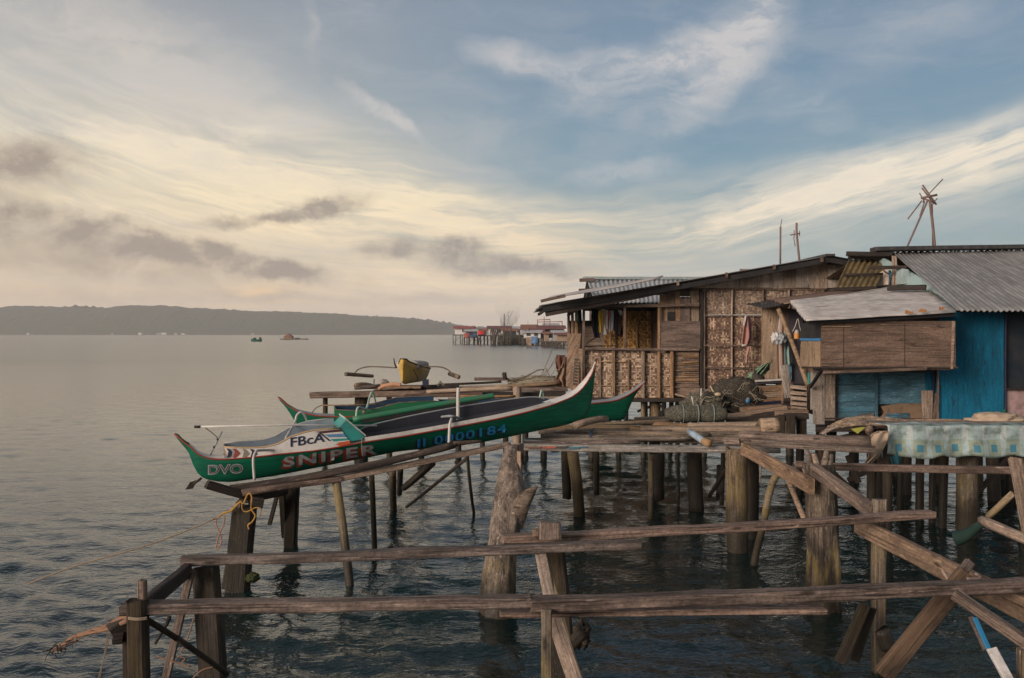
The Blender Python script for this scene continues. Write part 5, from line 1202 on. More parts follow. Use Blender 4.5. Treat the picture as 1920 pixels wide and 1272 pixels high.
def yellow_boat():
    base = P(765, 723, 21.3)
    t = thing('outrigger_boat', 'small yellow boat seen bow on, with thin arching outrigger arms', 'boat', base)
    x0, y0 = P(747, 0, 20.6).x + .04, 20.6
    ax = Vector((.01, 1, 0)).normalized(); nyv = Vector((-ax.y, ax.x, 0)); sl = -.062; zb = P(0, 721, 20.8).z; H = .56
    M = Matrix(((ax.x, nyv.x, 0, x0), (ax.y, nyv.y, 0, y0), (sl, 0, 1, 0), (0, 0, 0, 1)))
    L = 4.0; V = []; Fc = []; n = 30; m = 7
    Z = lambda px_y, d: P(0, px_y, d).z
    def top(u): return zb + H * (.68 + .42 * (1 - u) ** 3 * (1 if u < .4 else 1)) if u > .04 else zb + H * 1.12
    for i in range(n + 1):
        u = i / n; x = -.05 + L * u; w = .012 + .34 * min(1, u * 2.6) ** .7 * (1 if u < .7 else 1 - .5 * ((u - .7) / .3) ** 2)
        a = zb + .05 * max(0, 1 - u * 10); b_ = top(u)
        for j in range(2 * m - 1):
            k = j - m + 1; tt = (abs(k) / (m - 1)) ** 1.4
            V.append((x - .10 * tt * max(0, 1 - u * 6), (1 if k > 0 else -1 if k < 0 else 0) * w * (.42 * min(1, tt * 30) + .58 * tt ** .6), a + (b_ - a) * tt))
    q = 2 * m - 1
    Fc = [(i * q + j, i * q + j + 1, (i + 1) * q + j + 1, (i + 1) * q + j) for i in range(n) for j in range(q - 1)]
    me = mesh(V, Fc); bm = bmesh.new(); bm.from_mesh(me); bmesh.ops.remove_doubles(bm, verts=bm.verts, dist=.0005); bmesh.ops.recalc_face_normals(bm, faces=bm.faces); bm.to_mesh(me); bm.free()
    o = obj('hull', me, YELL, t, M, True); md = o.modifiers.new('skin', 'SOLIDIFY'); md.thickness = .02
    for s_ in (-1, 1):
        pts = [(V[i * q + (q - 1 if s_ > 0 else 0)]) for i in range(n + 1)]; V2, F2 = tube_mesh(pts, .014, 6); obj('rubbing_strip', mesh(V2, F2), DARK, t, M, True)
    tube('stem_post', [P(743.5, 690, 20.5), P(740, 682, 20.45), P(738.5, 672, 20.4)], .022, DARK, t, r1=.010)
    # mesh cover over the after part
    V = []; Fc = []
    for i in range(9):
        for k in range(9):
            a = math.pi * k / 8; V.append((.8 + i * .3, (.28 * math.cos(a)), zb + .38 + .20 * max(0, math.sin(a)) ** .35))
    Fc = [(i * 9 + k, (i + 1) * 9 + k, (i + 1) * 9 + k + 1, i * 9 + k + 1) for i in range(8) for k in range(8)] + [tuple(range(9)), tuple(range(72, 81))[::-1]]
    o = obj('cover', mesh(V, Fc), plain('grey_net_cover', (.46, .43, .39, 1), .9, dirt=.3, scale=8), t, M, True); md = o.modifiers.new('c', 'SOLIDIFY'); md.thickness = .01
    for dd in (21.6, 23.4):
        k = 0 if dd < 22 else 1
        tube('outrigger_arm', [P(742, 690, dd), P(720, 688.5, dd), P(690, 688, dd), P(672, 693, dd), P(664, 701, dd)], .016, BAMG, t)
        tube('outrigger_arm', [P(760, 690, dd), P(800, 688, dd), P(826, 688.5, dd), P(840, 694, dd), P(851, 704, dd)], .016, BAMG, t)
    log('float', P(649, 701.5, 21.0), P(698, 705.5, 23.6), .10, BAMG, t, kind='bamboo'); log('float', P(859, 707, 21.0), P(843, 701.5, 23.8), .11, BAMG, t, kind='bamboo')
    tube('line', [P(775, 693, 21.2), P(781, 705, 21.2), P(783, 714, 21.2)], .008, DARK, t)
yellow_boat()
# ------------------------------------------------------------------ slipway, deck and jetty frames
def pile(name, top, foot_px, dia, mat, parent, taper=1.0, kind='log', d2=None, w=None, **k):
    """post from a point down through the water; foot_px = where it meets the water in the photo"""
    top = Vector(top); f = PZ(foot_px[0], foot_px[1], 0.0) if d2 is None else P(foot_px[0], foot_px[1], d2)
    dirv = (f - top).normalized(); b = f + dirv * .9
    if kind == 'box': return beam(name, b, top, w or dia, dia, mat, parent, up=Vector((0, -1, 0)), **k)
    return log(name, b, top, dia, mat, parent, taper=taper, **k)
def slipway():
    t = thing('slipway', 'sloping slipway of tarred log and pale plank on posts under the named boat', 'slipway', PZ(700, 1030, 0))
    TAR = wood('charred_log', (.155, .105, .075, 1), (.045, .033, .028, 1), stain_amt=.75, grain=(1.2, 12, 12))
    log('log', P(*z1(505, 1062), 10.1), P(*z2(400, 745), 10.9), .10, TAR, t, rough=.12, taper=.95, bowz=-.05); log('log', P(*z2(380, 742), 10.88), P(*z2(585, 718), 11.0), .075, TAR, t, rough=.10, taper=.35)
    beam('plank', P(*z1(590, 1090), 10.05), P(*z1(1300, 990), 10.5), .12, .065, RAIL, t, rough=.08); beam('plank', P(*z1(1290, 990), 10.52), P(*z2(790, 742), 11.25), .12, .062, PALE, t, rough=.07)
    beam('bearer', P(*z1(338, 1030), 9.9), P(*z1(650, 1120), 10.2), .12, .10, DARK, t); beam('bearer', P(*z1(600, 1128), 10.15), P(*z1(890, 1072), 10.8), .14, .12, DARK, t)
    beam('bearer', P(*z1(650, 1150), 10.1), P(*z1(740, 1165), 10.15), .16, .12, DARK, t)
    top = P(*s1(1430, 175), 10.0); beam('pile', P(*s1(1385, 720), 10.0), top, .26, .2, PILED, t, up=Vector((0, -1, 0))); beam('pile', P(*s1(1395, 700), 9.95) + Vector((-.17, .04, 0)), P(*s1(1400, 140), 9.98), .07, .12, PILE, t, up=Vector((0, -1, 0)))
    p = lambda x, y, d: P(*s2(x, y), d)
    beam('pile', p(170, 760, 12.1), p(188, 265, 11.4), .17, .15, PILED, t, up=Vector((0, -1, 0))); beam('pile', p(130, 640, 12.0), p(110, 310, 11.2), .08, .06, PILED, t, up=Vector((0, -1, 0)))
    beam('prop', p(20, 552, 11.0), p(80, 320, 10.9), .05, .05, PILED, t)
    log('pile', p(615, 1120, 10.2), p(498, 225, 10.5), .105, PILEB, t, rough=.08, taper=1.05)
    log('pile', p(778, 800, 11.9), p(755, 185, 11.1), .075, PILED, t)
    log('pile', p(915, 470, 14.7), p(910, 155, 13.4), .115, PILE, t); log('pile', p(955, 330, 15.3), p(962, 150, 14.0), .10, PILED, t)
    beam('brace', p(985, 290, 14.0), p(1195, 110, 12.6), .09, .09, PILED, t); log('brace', p(1008, 425, 13.5), p(1445, 72, 11.6), .05, PILED, t)
    log('pile', p(1492, 470, 14.4), p(1445, 60, 12.0), .05, PILEB, t)
slipway()
# rope on the slipway post
t = thing('rope', 'frayed yellow rope knotted round the dark slipway post', 'rope', P(*s1(1410, 140), 9.85))
q = lambda pts, d=9.84: [P(*s1(x, y), d) for x, y in pts]
tube('rope_end', q(((1262, 242), (1300, 212), (1350, 195), (1400, 145), (1425, 150), (1450, 95), (1470, 92), (1478, 120), (1475, 185), (1500, 230), (1480, 270), (1455, 290), (1460, 318))), .010, ROPE, t)
tube('rope_end', q(((1265, 235), (1310, 215), (1330, 205), (1390, 150), (1412, 140), (1418, 190), (1440, 205), (1470, 195), (1500, 180), (1535, 185), (1530, 235))), .007, ROPE, t)
PINKR = plain('faded_red_cord', (.36, .17, .12, 1), .85)
tube('loop', q(((1305, 230), (1298, 290), (1270, 345), (1250, 430), (1262, 440), (1285, 390), (1268, 330), (1248, 280), (1252, 245), (1262, 240))), .007, PINKR, t)
t = tube('mooring_line', [P(*s1(x, y), d) for x, y, d in ((1255, 243, 9.85), (1050, 330, 9.88), (760, 435, 9.9), (350, 552, 9.95), (40, 668, 10.0))], .009, ROPEG, None, n=4); tag(t, 'thin mooring line running from the slipway post out over the water', 'line')
t = blob('weed', P(*s1(1478, 625), 9.95), .085, .06, .055, plain('green_weed', (.035, .045, .014, 1), .95, bumpy=.8, scale=14), None, rough=.45, freq=5, sub=4); tag(t, 'clump of green weed at the foot of the slipway post', 'weed')

# forked stump
def forked_trunk():
    t = thing('forked_trunk', 'thick pale forked tree trunk standing as a post at the slipway end', 'trunk', PZ(935, 1150, 0))
    d = 9.4
    pts = [(930, 1250, 9.2, 72), (934, 1150, 9.2, 70), (938, 1080, 9.25, 62), (945, 1020, 9.35, 56), (953, 970, 9.45, 62), (958, 930, 9.5, 58), (958, 890, 9.6, 46), (960, 860, 9.75, 38), (961, 835, 9.9, 26)]
    V = []; Fc = []; m = 28; path = []
    rows = []
    for i in range(len(pts) - 1):
        for k in range(5):
            u = k / 5; rows.append([a + (b - a) * u for a, b in zip(pts[i], pts[i + 1])])
    rows.append(list(pts[-1])); o0 = P(930, 1250, 9.2)
    for i, (x, y, dd, w) in enumerate(rows):
        c = P(x, y, dd); r = w / 2 / F * dd
        for k in range(m):
            a = 2 * math.pi * k / m
            rr = r * (1 + .16 * noise.noise(Vector((math.cos(a) * 1.2, math.sin(a) * 1.2, c.z * .7))) + .17 * noise.noise(Vector((math.cos(a) * 4, math.sin(a) * 4, c.z * .5))) + .09 * noise.noise(Vector((math.cos(a) * 9, math.sin(a) * 9, c.z * 1.2))))
            V.append(c + Vector((math.cos(a) * rr, math.sin(a) * rr, 0)) - o0)
    n = len(rows)
    Fc = [(i * m + k, i * m + (k + 1) % m, (i + 1) * m + (k + 1) % m, (i + 1) * m + k) for i in range(n - 1) for k in range(m)] + [tuple(range(m))[::-1], tuple(range((n - 1) * m, n * m))]
    M = frame(o0, Vector((0, 0, 1)), Vector((0, -1, 0))); obj('trunk', mesh([M.inverted() @ (v + o0) for v in V], Fc), DRIFT, t, M, True)
    # the broken fork
    fp = [(962, 975, 9.42, 52), (972, 955, 9.40, 44), (982, 940, 9.38, 34), (992, 928, 9.36, 22), (1001, 918, 9.35, 12), (1008, 912, 9.34, 3)]
    V = []; o1 = P(962, 975, 9.42)
    for i, (x, y, dd, w) in enumerate(fp):
        c = P(x, y, dd); r = w / 2 / F * dd; t_ = Vector((.75, 0, .66)); a_ = Vector((.66, 0, -.75))
        for k in range(10):
            a = 2 * math.pi * k / 10; rr = r * (1 + .15 * noise.noise(Vector((math.cos(a) * 2, math.sin(a) * 2, i * .8))))
            V.append(c + a_ * math.cos(a) * rr + Vector((0, 1, 0)) * math.sin(a) * rr * .7 - o1)
    Fc = [(i * 10 + k, i * 10 + (k + 1) % 10, (i + 1) * 10 + (k + 1) % 10, (i + 1) * 10 + k) for i in range(5) for k in range(10)]
    obj('fork', mesh(V, Fc), DRIFT, t, Matrix.Translation(o1), True)
    beam('plank', P(*s3(347, 265), 9.5), P(*s3(347, 78), 9.7), .045, .04, PALE, t, up=Vector((0, -1, 0)))
    beam('plank', P(*s3(360, 140), 9.75), P(*s3(360, 40), 9.85), .05, .05, DARK, t, up=Vector((0, -1, 0)))
forked_trunk()

# bamboo deck in front of the houses
def bamboo_deck():
    t = thing('bamboo_deck', 'rickety deck of lashed bamboo poles and grey planks in front of the woven house', 'jetty', PZ(1380, 1030, 0))
    b = lambda xa, ya, xb, yb, d0, d1, dia, mat, kind='bamboo', name='pole': log(name, P(xa, ya, d0), P(xb, yb, d1), dia, mat, t, kind=kind, rough=.05 if kind == 'bamboo' else .08)
    PT = plain('red_worn_paint', (.42, .12, .07, 1), .7, dirt=.7, scale=12); PB = plain('blue_worn_paint', (.05, .18, .25, 1), .7, dirt=.7, scale=12)
    e0, e1 = P(*z2(860, 760), 12.15), P(*z6(1185, 738), 12.05)
    beam('edge_plank', e0, e1, .16, .095, PAINTW, t, rough=.07)
    bx = lambda f, x0, x1, y, h, m: prism('paint', [P(*f(x0, y + h), 12.03), P(*f(x1, y + h - 2), 12.03), P(*f(x1 + 8, y - h), 12.03), P(*f(x0 + 6, y - h + 3), 12.03)], .004, m, t)
    bx(z2, 1020, 1120, 765, 9, PT); bx(z2, 900, 1010, 766, 7, plain('dull_red_paint', (.20, .10, .08, 1), .8, dirt=.6, scale=12)); bx(z2, 1215, 1290, 768, 9, PB); bx(z2, 1130, 1200, 764, 9, plain('dark_paint', (.07, .07, .075, 1), .8)); bx(z2, 1300, 1345, 762, 6, PB)
    rows = [(985, 826, 1300, 822, 12.6, 12.5, .07, BAMG), (1020, 818, 1480, 832, 12.9, 12.5, .09, BAMG), (1060, 812, 1330, 817, 13.1, 12.9, .10, BAMG), (1010, 806, 1445, 800, 13.6, 13.8, .11, BAMB), (1030, 800, 1290, 803, 14.0, 13.9, .09, BAMB),
            (1200, 806, 1435, 806, 13.5, 13.4, .12, BAMB), (1290, 800, 1440, 797, 13.7, 13.7, .11, BAMB), (1090, 797, 1260, 790, 14.4, 14.8, .08, BAMG), (1180, 791, 1300, 800, 15.0, 14.3, .09, TAN), (1040, 815, 1260, 811, 13.0, 13.2, .08, RAIL), (1110, 822, 1400, 826, 12.7, 12.6, .08, TAN), (1240, 815, 1400, 818, 13.0, 12.9, .10, BAMG), (980, 832, 1200, 829, 12.4, 12.4, .06, RAIL), (1190, 787, 1420, 783, 15.4, 15.8, .10, BAMG), (1010, 810, 1180, 806, 13.4, 13.5, .07, BAMG)]
    for r in rows: b(*r)
    b(*z6(1020, 548), *z6(1170, 540), 13.4, 13.4, .26, BAMB, 'log', 'thick_bamboo')
    beam('bearer', P(1040, 842, 12.3), P(1150, 780, 16.5), .12, .10, DARK, t); beam('bearer', P(1380, 850, 12.0), P(1340, 776, 16.8), .12, .10, DARK, t); beam('bearer', P(1225, 846, 12.2), P(1240, 775, 16.8), .12, .10, DARK, t)
    # light strip and blue lashing
    beam('plank', P(*z2(888, 715), 12.5), P(*z2(1060, 728), 12.5), .1, .03, OFFW, t)
    LB = plain('blue_cord', (.03, .07, .12, 1), .8)
    for x in (1372, 1380): tube('lashing', [P(*z2(x, 640), 13.1), P(*z2(x + 2, 680), 12.75), P(*z2(x - 2, 732), 12.5)], .014, LB, t)
    tube('lashing', [P(*z2(1376, 655), 13.1), P(*z2(1400, 625), 13.1)], .008, LB, t, curve=False)
    # dark heavy log and grey board at the right end
    log('log', P(*z6(850, 628), 11.7), P(1632, 828, 11.2), .15, GREY, t, rough=.10); beam('plank', P(*z6(945, 682), 11.5), P(1640, 843, 11.1), .12, .085, GREY, t, rough=.08)
    beam('bearer', P(*z6(728, 668), 12.1), P(*z6(860, 672), 11.9), .10, .10, RAIL, t)
    # piles
    p = lambda x, y, d: P(*s4(x, y), d)
    log('pile', p(514, 690, 11.75), p(512, 60, 11.9), .30, PILE, t, rough=.10, n=22, sides=14); log('pile', p(585, 620, 12.6), p(585, 60, 12.4), .22, PILED, t)
    for xa, ya, xb, yb, d, w, m in ((57, 430, 57, 75, 13.6, .085, PILEB), (92, 330, 92, 75, 15.2, .26, PILED), (203, 360, 200, 70, 14.8, .055, PILED), (300, 400, 285, 68, 14.5, .26, PILED), (430, 360, 440, 70, 14.6, .08, PILED), (418, 330, 422, 150, 14.7, .12, PILED)):
        log('pile', p(xa, ya, d), p(xb, yb, d), w, m, t)
    g = lambda x, y, d: P(*s3(x, y), d)
    log('pile', g(600, 320, 14.2), g(592, 80, 14.0), .15, PILED, t); log('pile', g(668, 420, 14.1), g(632, 80, 13.6), .19, PILEB, t); log('pile', g(755, 300, 15.0), g(755, 78, 14.6), .10, PILED, t)
    log('pile', P(1392, 930, 15.0), P(1400, 850, 15), .10, PILED, t); log('brace', P(1330, 930, 14.5), P(1380, 850, 13.2), .07, PILED, t)
    # curved branch and thin stick under the diagonal board
    bp = [P(1413, 1060, 11.0), P(*s4(620, 580), 10.95), P(*s4(655, 440), 10.8), P(*s4(672, 340), 10.7), P(*s4(700, 240), 10.6), P(*s4(735, 175), 10.5)]
    tube('crooked_post', bp, .045, PILEB, t, 10)
    tube('prop', [p(775, 205, 9.9), p(820, 320, 9.9), p(870, 440, 9.6)], .032, PALE, t, 8)
    tube('strand', [p(632, 75, 11.3), p(636, 160, 11.3), p(632, 240, 11.3)], .012, RAIL, t, 5)
bamboo_deck()

# the jetty frame in the foreground: unfinished, no boards yet
def jetty_frame():
    t = thing('jetty_frame', 'bare unfinished jetty frame of grey rails and piles in the foreground', 'jetty', (0, 6, 0))
    R1 = lambda n, a, b, h, w=.10, m=RAIL, **k: beam(n, a, b, w, h, m, t, rough=.16, **k)
    # far rail, two lengths
    R1('rail', P(340, 1052, 6.02), P(*s3(982, 562), 6.55), .062, .10); R1('rail', P(*s3(258, 536), 6.72), P(*s5(668, 366), 7.5), .060, .12)
    # near rail, two lengths, and the board under it
    R1('rail', P(*s1(652, 822), 4.98), P(*s3(408, 866), 5.12), .062, .11); R1('rail', P(*s3(405, 880), 5.10), P(1990, 1094, 5.6), .074, .11)
    R1('rail', P(937, 1150, 5.22), P(1545, 1143, 5.4), .035, .09)
    # left end: joist, piles and braces
    beam('joist', P(*s1(1070, 575), 6.0), P(*s1(800, 800), 5.15), .05, .10, DARK, t)
    beam('pile', P(*s1(1235, 1420), 6.05), P(*s1(1180, 560), 6.1), .18, .12, PILED, t, up=Vector((0, -1, 0)), taper=.92)
    beam('brace', P(*s1(900, 1400), 5.9), P(*s1(1090, 575), 5.98), .055, .035, GREY, t, up=Vector((0, -1, 0)))
    beam('pile', P(*s1(758, 1420), 4.93), P(*s1(748, 768), 4.95), .105, .09, PILED, t, up=Vector((0, -1, 0))); beam('post_top', P(*s1(778, 800), 4.99), P(*s1(776, 645), 5.0), .042, .05, GREY, t, up=Vector((0, -1, 0)))
    beam('pile', P(*s1(690, 1420), 5.05), P(*s1(690, 900), 5.05), .06, .05, PILED, t, up=Vector((0, -1, 0)))
    for y in (884, 892): tube('lashing', [P(*s1(688, y), 4.885), P(*s1(748, y + 6), 4.87), P(*s1(808, y), 4.885)], .006, ROPEG, t)
    beam('stub', P(*s1(580, 985), 5.0), P(*s1(690, 905), 5.05), .11, .10, DARK, t); beam('stub', P(*s1(585, 1010), 4.98), P(*s1(650, 1005), 5.0), .08, .07, DARK, t)
    log('brace', P(*s1(800, 895), 5.0), P(*s1(1000, 1020), 5.4), .036, PILED, t); log('brace', P(*s1(990, 1012), 5.38), P(*s1(1320, 1245), 6.0), .038, PILED, t)
    # middle pile with its props
    p = lambda x, y, d: P(*s3(x, y), d)
    beam('pile', p(600, 1420, 6.5), p(520, 590, 6.75), .20, .16, PILED, t, up=Vector((0, -1, 0))); beam('pile_head', p(508, 530, 6.62), p(508, 448, 6.62), .17, .11, GREY, t, up=Vector((0, -1, 0)), rough=.1); beam('pile_head', p(436, 520, 6.7), p(436, 485, 6.7), .05, .05, PALE, t, up=Vector((0, -1, 0)))
    beam('brace', p(508, 850, 6.2), p(458, 600, 6.45), .085, .05, PALE, t, up=Vector((0, -1, 0))); beam('brace', p(680, 1400, 5.35), p(530, 945, 5.6), .10, .06, PALE, t, up=Vector((0, -1, 0)), rough=.1)
    log('prop', p(610, 1080, 5.9), p(486, 615, 6.5), .038, PILEB, t)
    beam('post', p(490, 1420, 5.0), p(490, 908, 5.04), .062, .05, PILE, t, up=Vector((0, -1, 0)), rough=.09)
    blob('knob', p(680, 1040, 6.2), .055, .06, .09, PILED, t, rough=.6, sub=4); log('stub', p(610, 1110, 6.2), p(690, 1020, 6.15), .09, PILED, t, rough=.2)
    # right side: slanting joists and struts
    q = lambda x, y, d: P(*s5(x, y), d)
    beam('joist', P(*s4(545, 62), 11.7), P(*s4(905, 262), 9.05), .07, .17, PALE, t, rough=.08); beam('joist', q(18, 118, 9.1), q(345, 352, 7.75), .09, .13, GREY, t, rough=.08)
    beam('joist', q(258, 425, 7.8), P(2010, 1185, 5.1), .06, .16, PALE, t, rough=.07)
    beam('post', q(380, 1330, 7.55), q(380, 285, 7.65), .11, .09, PILE, t, up=Vector((0, -1, 0)), rough=.09)
    beam('rail', P(1492, 872, 9.95), P(1905, 882, 9.6), .09, .082, RAIL, t, rough=.07)
    beam('strut', q(395, 1260, 5.75), q(860, 690, 5.75), .13, .05, wood('dark_brown_wood', (.115, .075, .05, 1), (.05, .036, .028, 1), stain=(.24, .15, .09), stain_amt=.5), t, up=Vector((0, -1, 0)), rough=.08); beam('strut', q(800, 740, 5.8), q(880, 630, 5.85), .06, .05, RAIL, t, up=Vector((0, -1, 0)))
    beam('strut', q(795, 805, 5.3), q(1250, 1125, 5.0), .08, .06, GREY, t, rough=.08)
    beam('strut', q(160, 1190, 6.0), q(300, 870, 6.1), .07, .05, PILED, t, up=Vector((0, -1, 0))); beam('strut', q(235, 1170, 6.2), q(330, 880, 6.2), .08, .05, PILED, t, up=Vector((0, -1, 0)))
    log('strut', q(430, 1110, 7.5), q(395, 1000, 7.5), .14, PILED, t)
    log('rail', q(945, 402, 7.2), q(1300, 545, 6.3), .085, PALE, t, rough=.12)
    beam('board', q(1290, 900, 7.6), q(1130, 60, 8.3), .13, .05, PALE, t, up=Vector((0, -1, 0)), rough=.06)
    beam('post', q(1168, 1330, 5.3), q(1168, 1110, 5.3), .05, .05, PILE, t, up=Vector((0, -1, 0)))
    beam('splinter', q(735, 680, 6.1), q(775, 740, 6.0), .03, .03, PALE, t)
    tube('lashing', [q(905, 690, 5.72), q(935, 720, 5.7), q(860, 725, 5.7)], .012, RAIL, t)
jetty_frame()
# old stump standing under the slanting joists
def old_stump():
    t = thing('tree_stump', 'massive gnarled mossy stump standing in the water under the slanting joists', 'stump', PZ(1540, 1160, 0))
    d = 9.25; V = []; m = 44; rows = 40
    o0 = P(1540, 1240, d)
    for i in range(rows + 1):
        u = i / rows; y = 1240 + (872 - 1240) * u; c = P(1540 + 4 * math.sin(u * 4), y, d + .1); r = (64 - 8 * u + 6 * max(0, .3 - u)) / 2 / F * d
        for k in range(m):
            a = 2 * math.pi * k / m
            rr = r * (1 + .22 * noise.noise(Vector((math.cos(a) * 1.8, math.sin(a) * 1.8, c.z * .7))) + .26 * noise.noise(Vector((math.cos(a) * 4.5, math.sin(a) * 4.5, c.z * .8))) + .12 * noise.noise(Vector((math.cos(a) * 10, math.sin(a) * 10, c.z * 2))))
            V.append(c + Vector((math.cos(a) * rr, math.sin(a) * rr, 0)) - o0)
    Fc = [(i * m + k, i * m + (k + 1) % m, (i + 1) * m + (k + 1) % m, (i + 1) * m + k) for i in range(rows) for k in range(m)] + [tuple(range(rows * m, rows * m + m))]
    M = frame(o0, Vector((0, 0, 1)), Vector((0, -1, 0))); obj('trunk', mesh([M.inverted() @ (v + o0) for v in V], Fc), STUMPM, t, M, True)
    p = lambda x, y, dd=9.4: P(*s4(x, y), dd)
    for a, b_, r in (((900, 190), (880, 70), .05), ((925, 190), (915, 85), .06), ((955, 180), (985, 70), .055), ((975, 190), (1010, 90), .05), ((860, 180), (905, 165), .03)): tube('root', [p(*a), p((a[0] + b_[0]) / 2 + 6, (a[1] + b_[1]) / 2), p(*b_)], r, DRIFT, t, r1=r * .5)
old_stump()
# free-standing pieces at the right
tp = lambda x, y, d: P(*s5(x, y), d)
o = log('post', tp(862, 520, 12.6), tp(862, 45, 12.5), .30, PILE, None, rough=.08, sides=14); tag(o, 'thick half lit post under the checked tarpaulin at the right', 'post')
o = log('stick', tp(980, 380, 9.2), tp(1118, 250, 9.0), .07, PILEB); tag(o, 'mossy slanting stick at the right edge above the pale log', 'stick')
o = tube('net_roll', [tp(800, 500, 9.3), tp(840, 490, 9.25), tp(890, 460, 9.2), tp(940, 420, 9.1)], .085, plain('dark_green_net', (.012, .045, .038, 1), .9, bumpy=.6, scale=14), None, r1=.04); tag(o, 'dark green net roll hanging low beside the thick half lit post', 'net')
t = thing('painted_pole', 'slanting pole painted blue above and white below, bottom right corner', 'pole', tp(1080, 1260, 5.2))
BP = plain('pole_blue', (.02, .18, .36, 1), .55); WP = plain('pole_white', (.55, .53, .52, 1), .6, dirt=.5, scale=9)
beam('blue_end', tp(985, 1118, 5.35), tp(905, 940, 5.5), .032, .02, BP, t, up=Vector((0, -1, 0))); beam('bare_edge', tp(968, 1118, 5.36), tp(885, 935, 5.51), .03, .024, RAIL, t, up=Vector((0, -1, 0))); beam('white_end', tp(1120, 1330, 5.15), tp(1000, 1110, 5.34), .06, .03, WP, t, up=Vector((0, -1, 0)))
# short blue and white length of pipe on the deck edge
t = thing('split_pipe', 'short pale blue split pipe lying on the deck edge', 'pipe', P(1325, 828, 12.1))
log('pipe', P(*z6(425, 590), 12.6), P(*z6(570, 690), 11.95), .10, plain('pale_blue_pipe', (.33, .42, .50, 1), .6, dirt=.4, scale=8), t, rough=.04); log('end', P(*z6(545, 672), 12.03), P(*z6(590, 692), 11.9), .105, BAMB, t, rough=.05); beam('rim', P(*z6(440, 585), 12.62), P(*z6(598, 676), 11.95), .02, .02, BAMB, t)
o = log('driftwood', P(*z2(1255, 612), 12.2), P(*z2(1490, 560), 12.6), .11, PALE, None, rough=.25, taper=.9, bowz=.03); tag(o, 'peeled driftwood branch lying under the stern of the named boat', 'driftwood')
# branch and threads at the bottom left
t = thing('dead_branch', 'dead reddish palm branch with twigs trailing out at the lower left', 'branch', P(*s1(690, 870), 5.0))
BR = plain('dead_frond', (.24, .135, .085, 1), .9, scale=9)
tube('stem', [P(*s1(x, y), d) for x, y, d in ((700, 870, 5.0), (620, 900, 5.02), (550, 940, 5.05), (440, 975, 5.1), (330, 1012, 5.15), (270, 1055, 5.2), (200, 1100, 5.22))], .020, BR, t, r1=.008)
tube('stem', [P(*s1(x, y), d) for x, y, d in ((690, 900, 4.98), (560, 955, 5.0), (430, 985, 5.08), (340, 1015, 5.12))], .016, BR, t, r1=.006)
rs = random.Random(6)
for k in range(34):
    a = rs.random(); x = 690 - a * 500; y = 880 + a * 225
    dx, dy = rs.uniform(-90, 10), rs.uniform(-45, 45)
    tube('twig', [P(*s1(x, y), 5.1), P(*s1(x + dx * .5, y + dy * .7 - 8), 5.1 + rs.uniform(-.1, .1)), P(*s1(x + dx, y + dy), 5.1 + rs.uniform(-.15, .15))], .003, BR, t, 4, n=3, r1=.0015)
for k in range(3):
    x0 = 560 + k * 12; tube('thread', [P(*s1(x0, 930), 5.0), P(*s1(x0 - 25 - k * 8, 1100), 5.0), P(*s1(x0 - 60 - k * 20, 1300), 5.0)], .0022, ROPEG, t, 4, n=3)
for k in range(16):
    a = rs.uniform(0, 6.28); L = rs.uniform(.03, .11); q0 = P(*s1(215 + rs.uniform(-45, 40), 1095 + rs.uniform(-22, 22)), 5.2)
    tube('twig', [q0, q0 + Vector((math.cos(a) * L * .6, rs.uniform(-.03, .03), math.sin(a) * L * .3 + .008)), q0 + Vector((math.cos(a) * L, rs.uniform(-.04, .04), math.sin(a) * L * .5))], .004, DARK, t, 4, n=3, r1=.0015)
t = thing('snagged_stick', 'broken stick with hanging strands snagged behind the left corner post', 'stick', P(*s1(900, 980), 5.5))
tube('stick', [P(*s1(950, 878), 5.5), P(*s1(935, 920), 5.5), P(*s1(900, 980), 5.5), P(*s1(858, 1052), 5.5)], .014, DARK, t, r1=.009); 
for pts in (((1105, 890), (1085, 960), (1060, 1030), (1020, 1110)), ((1000, 1130), (1050, 1145), (1030, 1170)), ((870, 1130), (960, 1160), (1090, 1200)), ((1100, 1272), (1160, 1220), (1230, 1200))): tube('strand', [P(*s1(x, y), 5.8) for x, y in pts], .005, BR, t, 5)

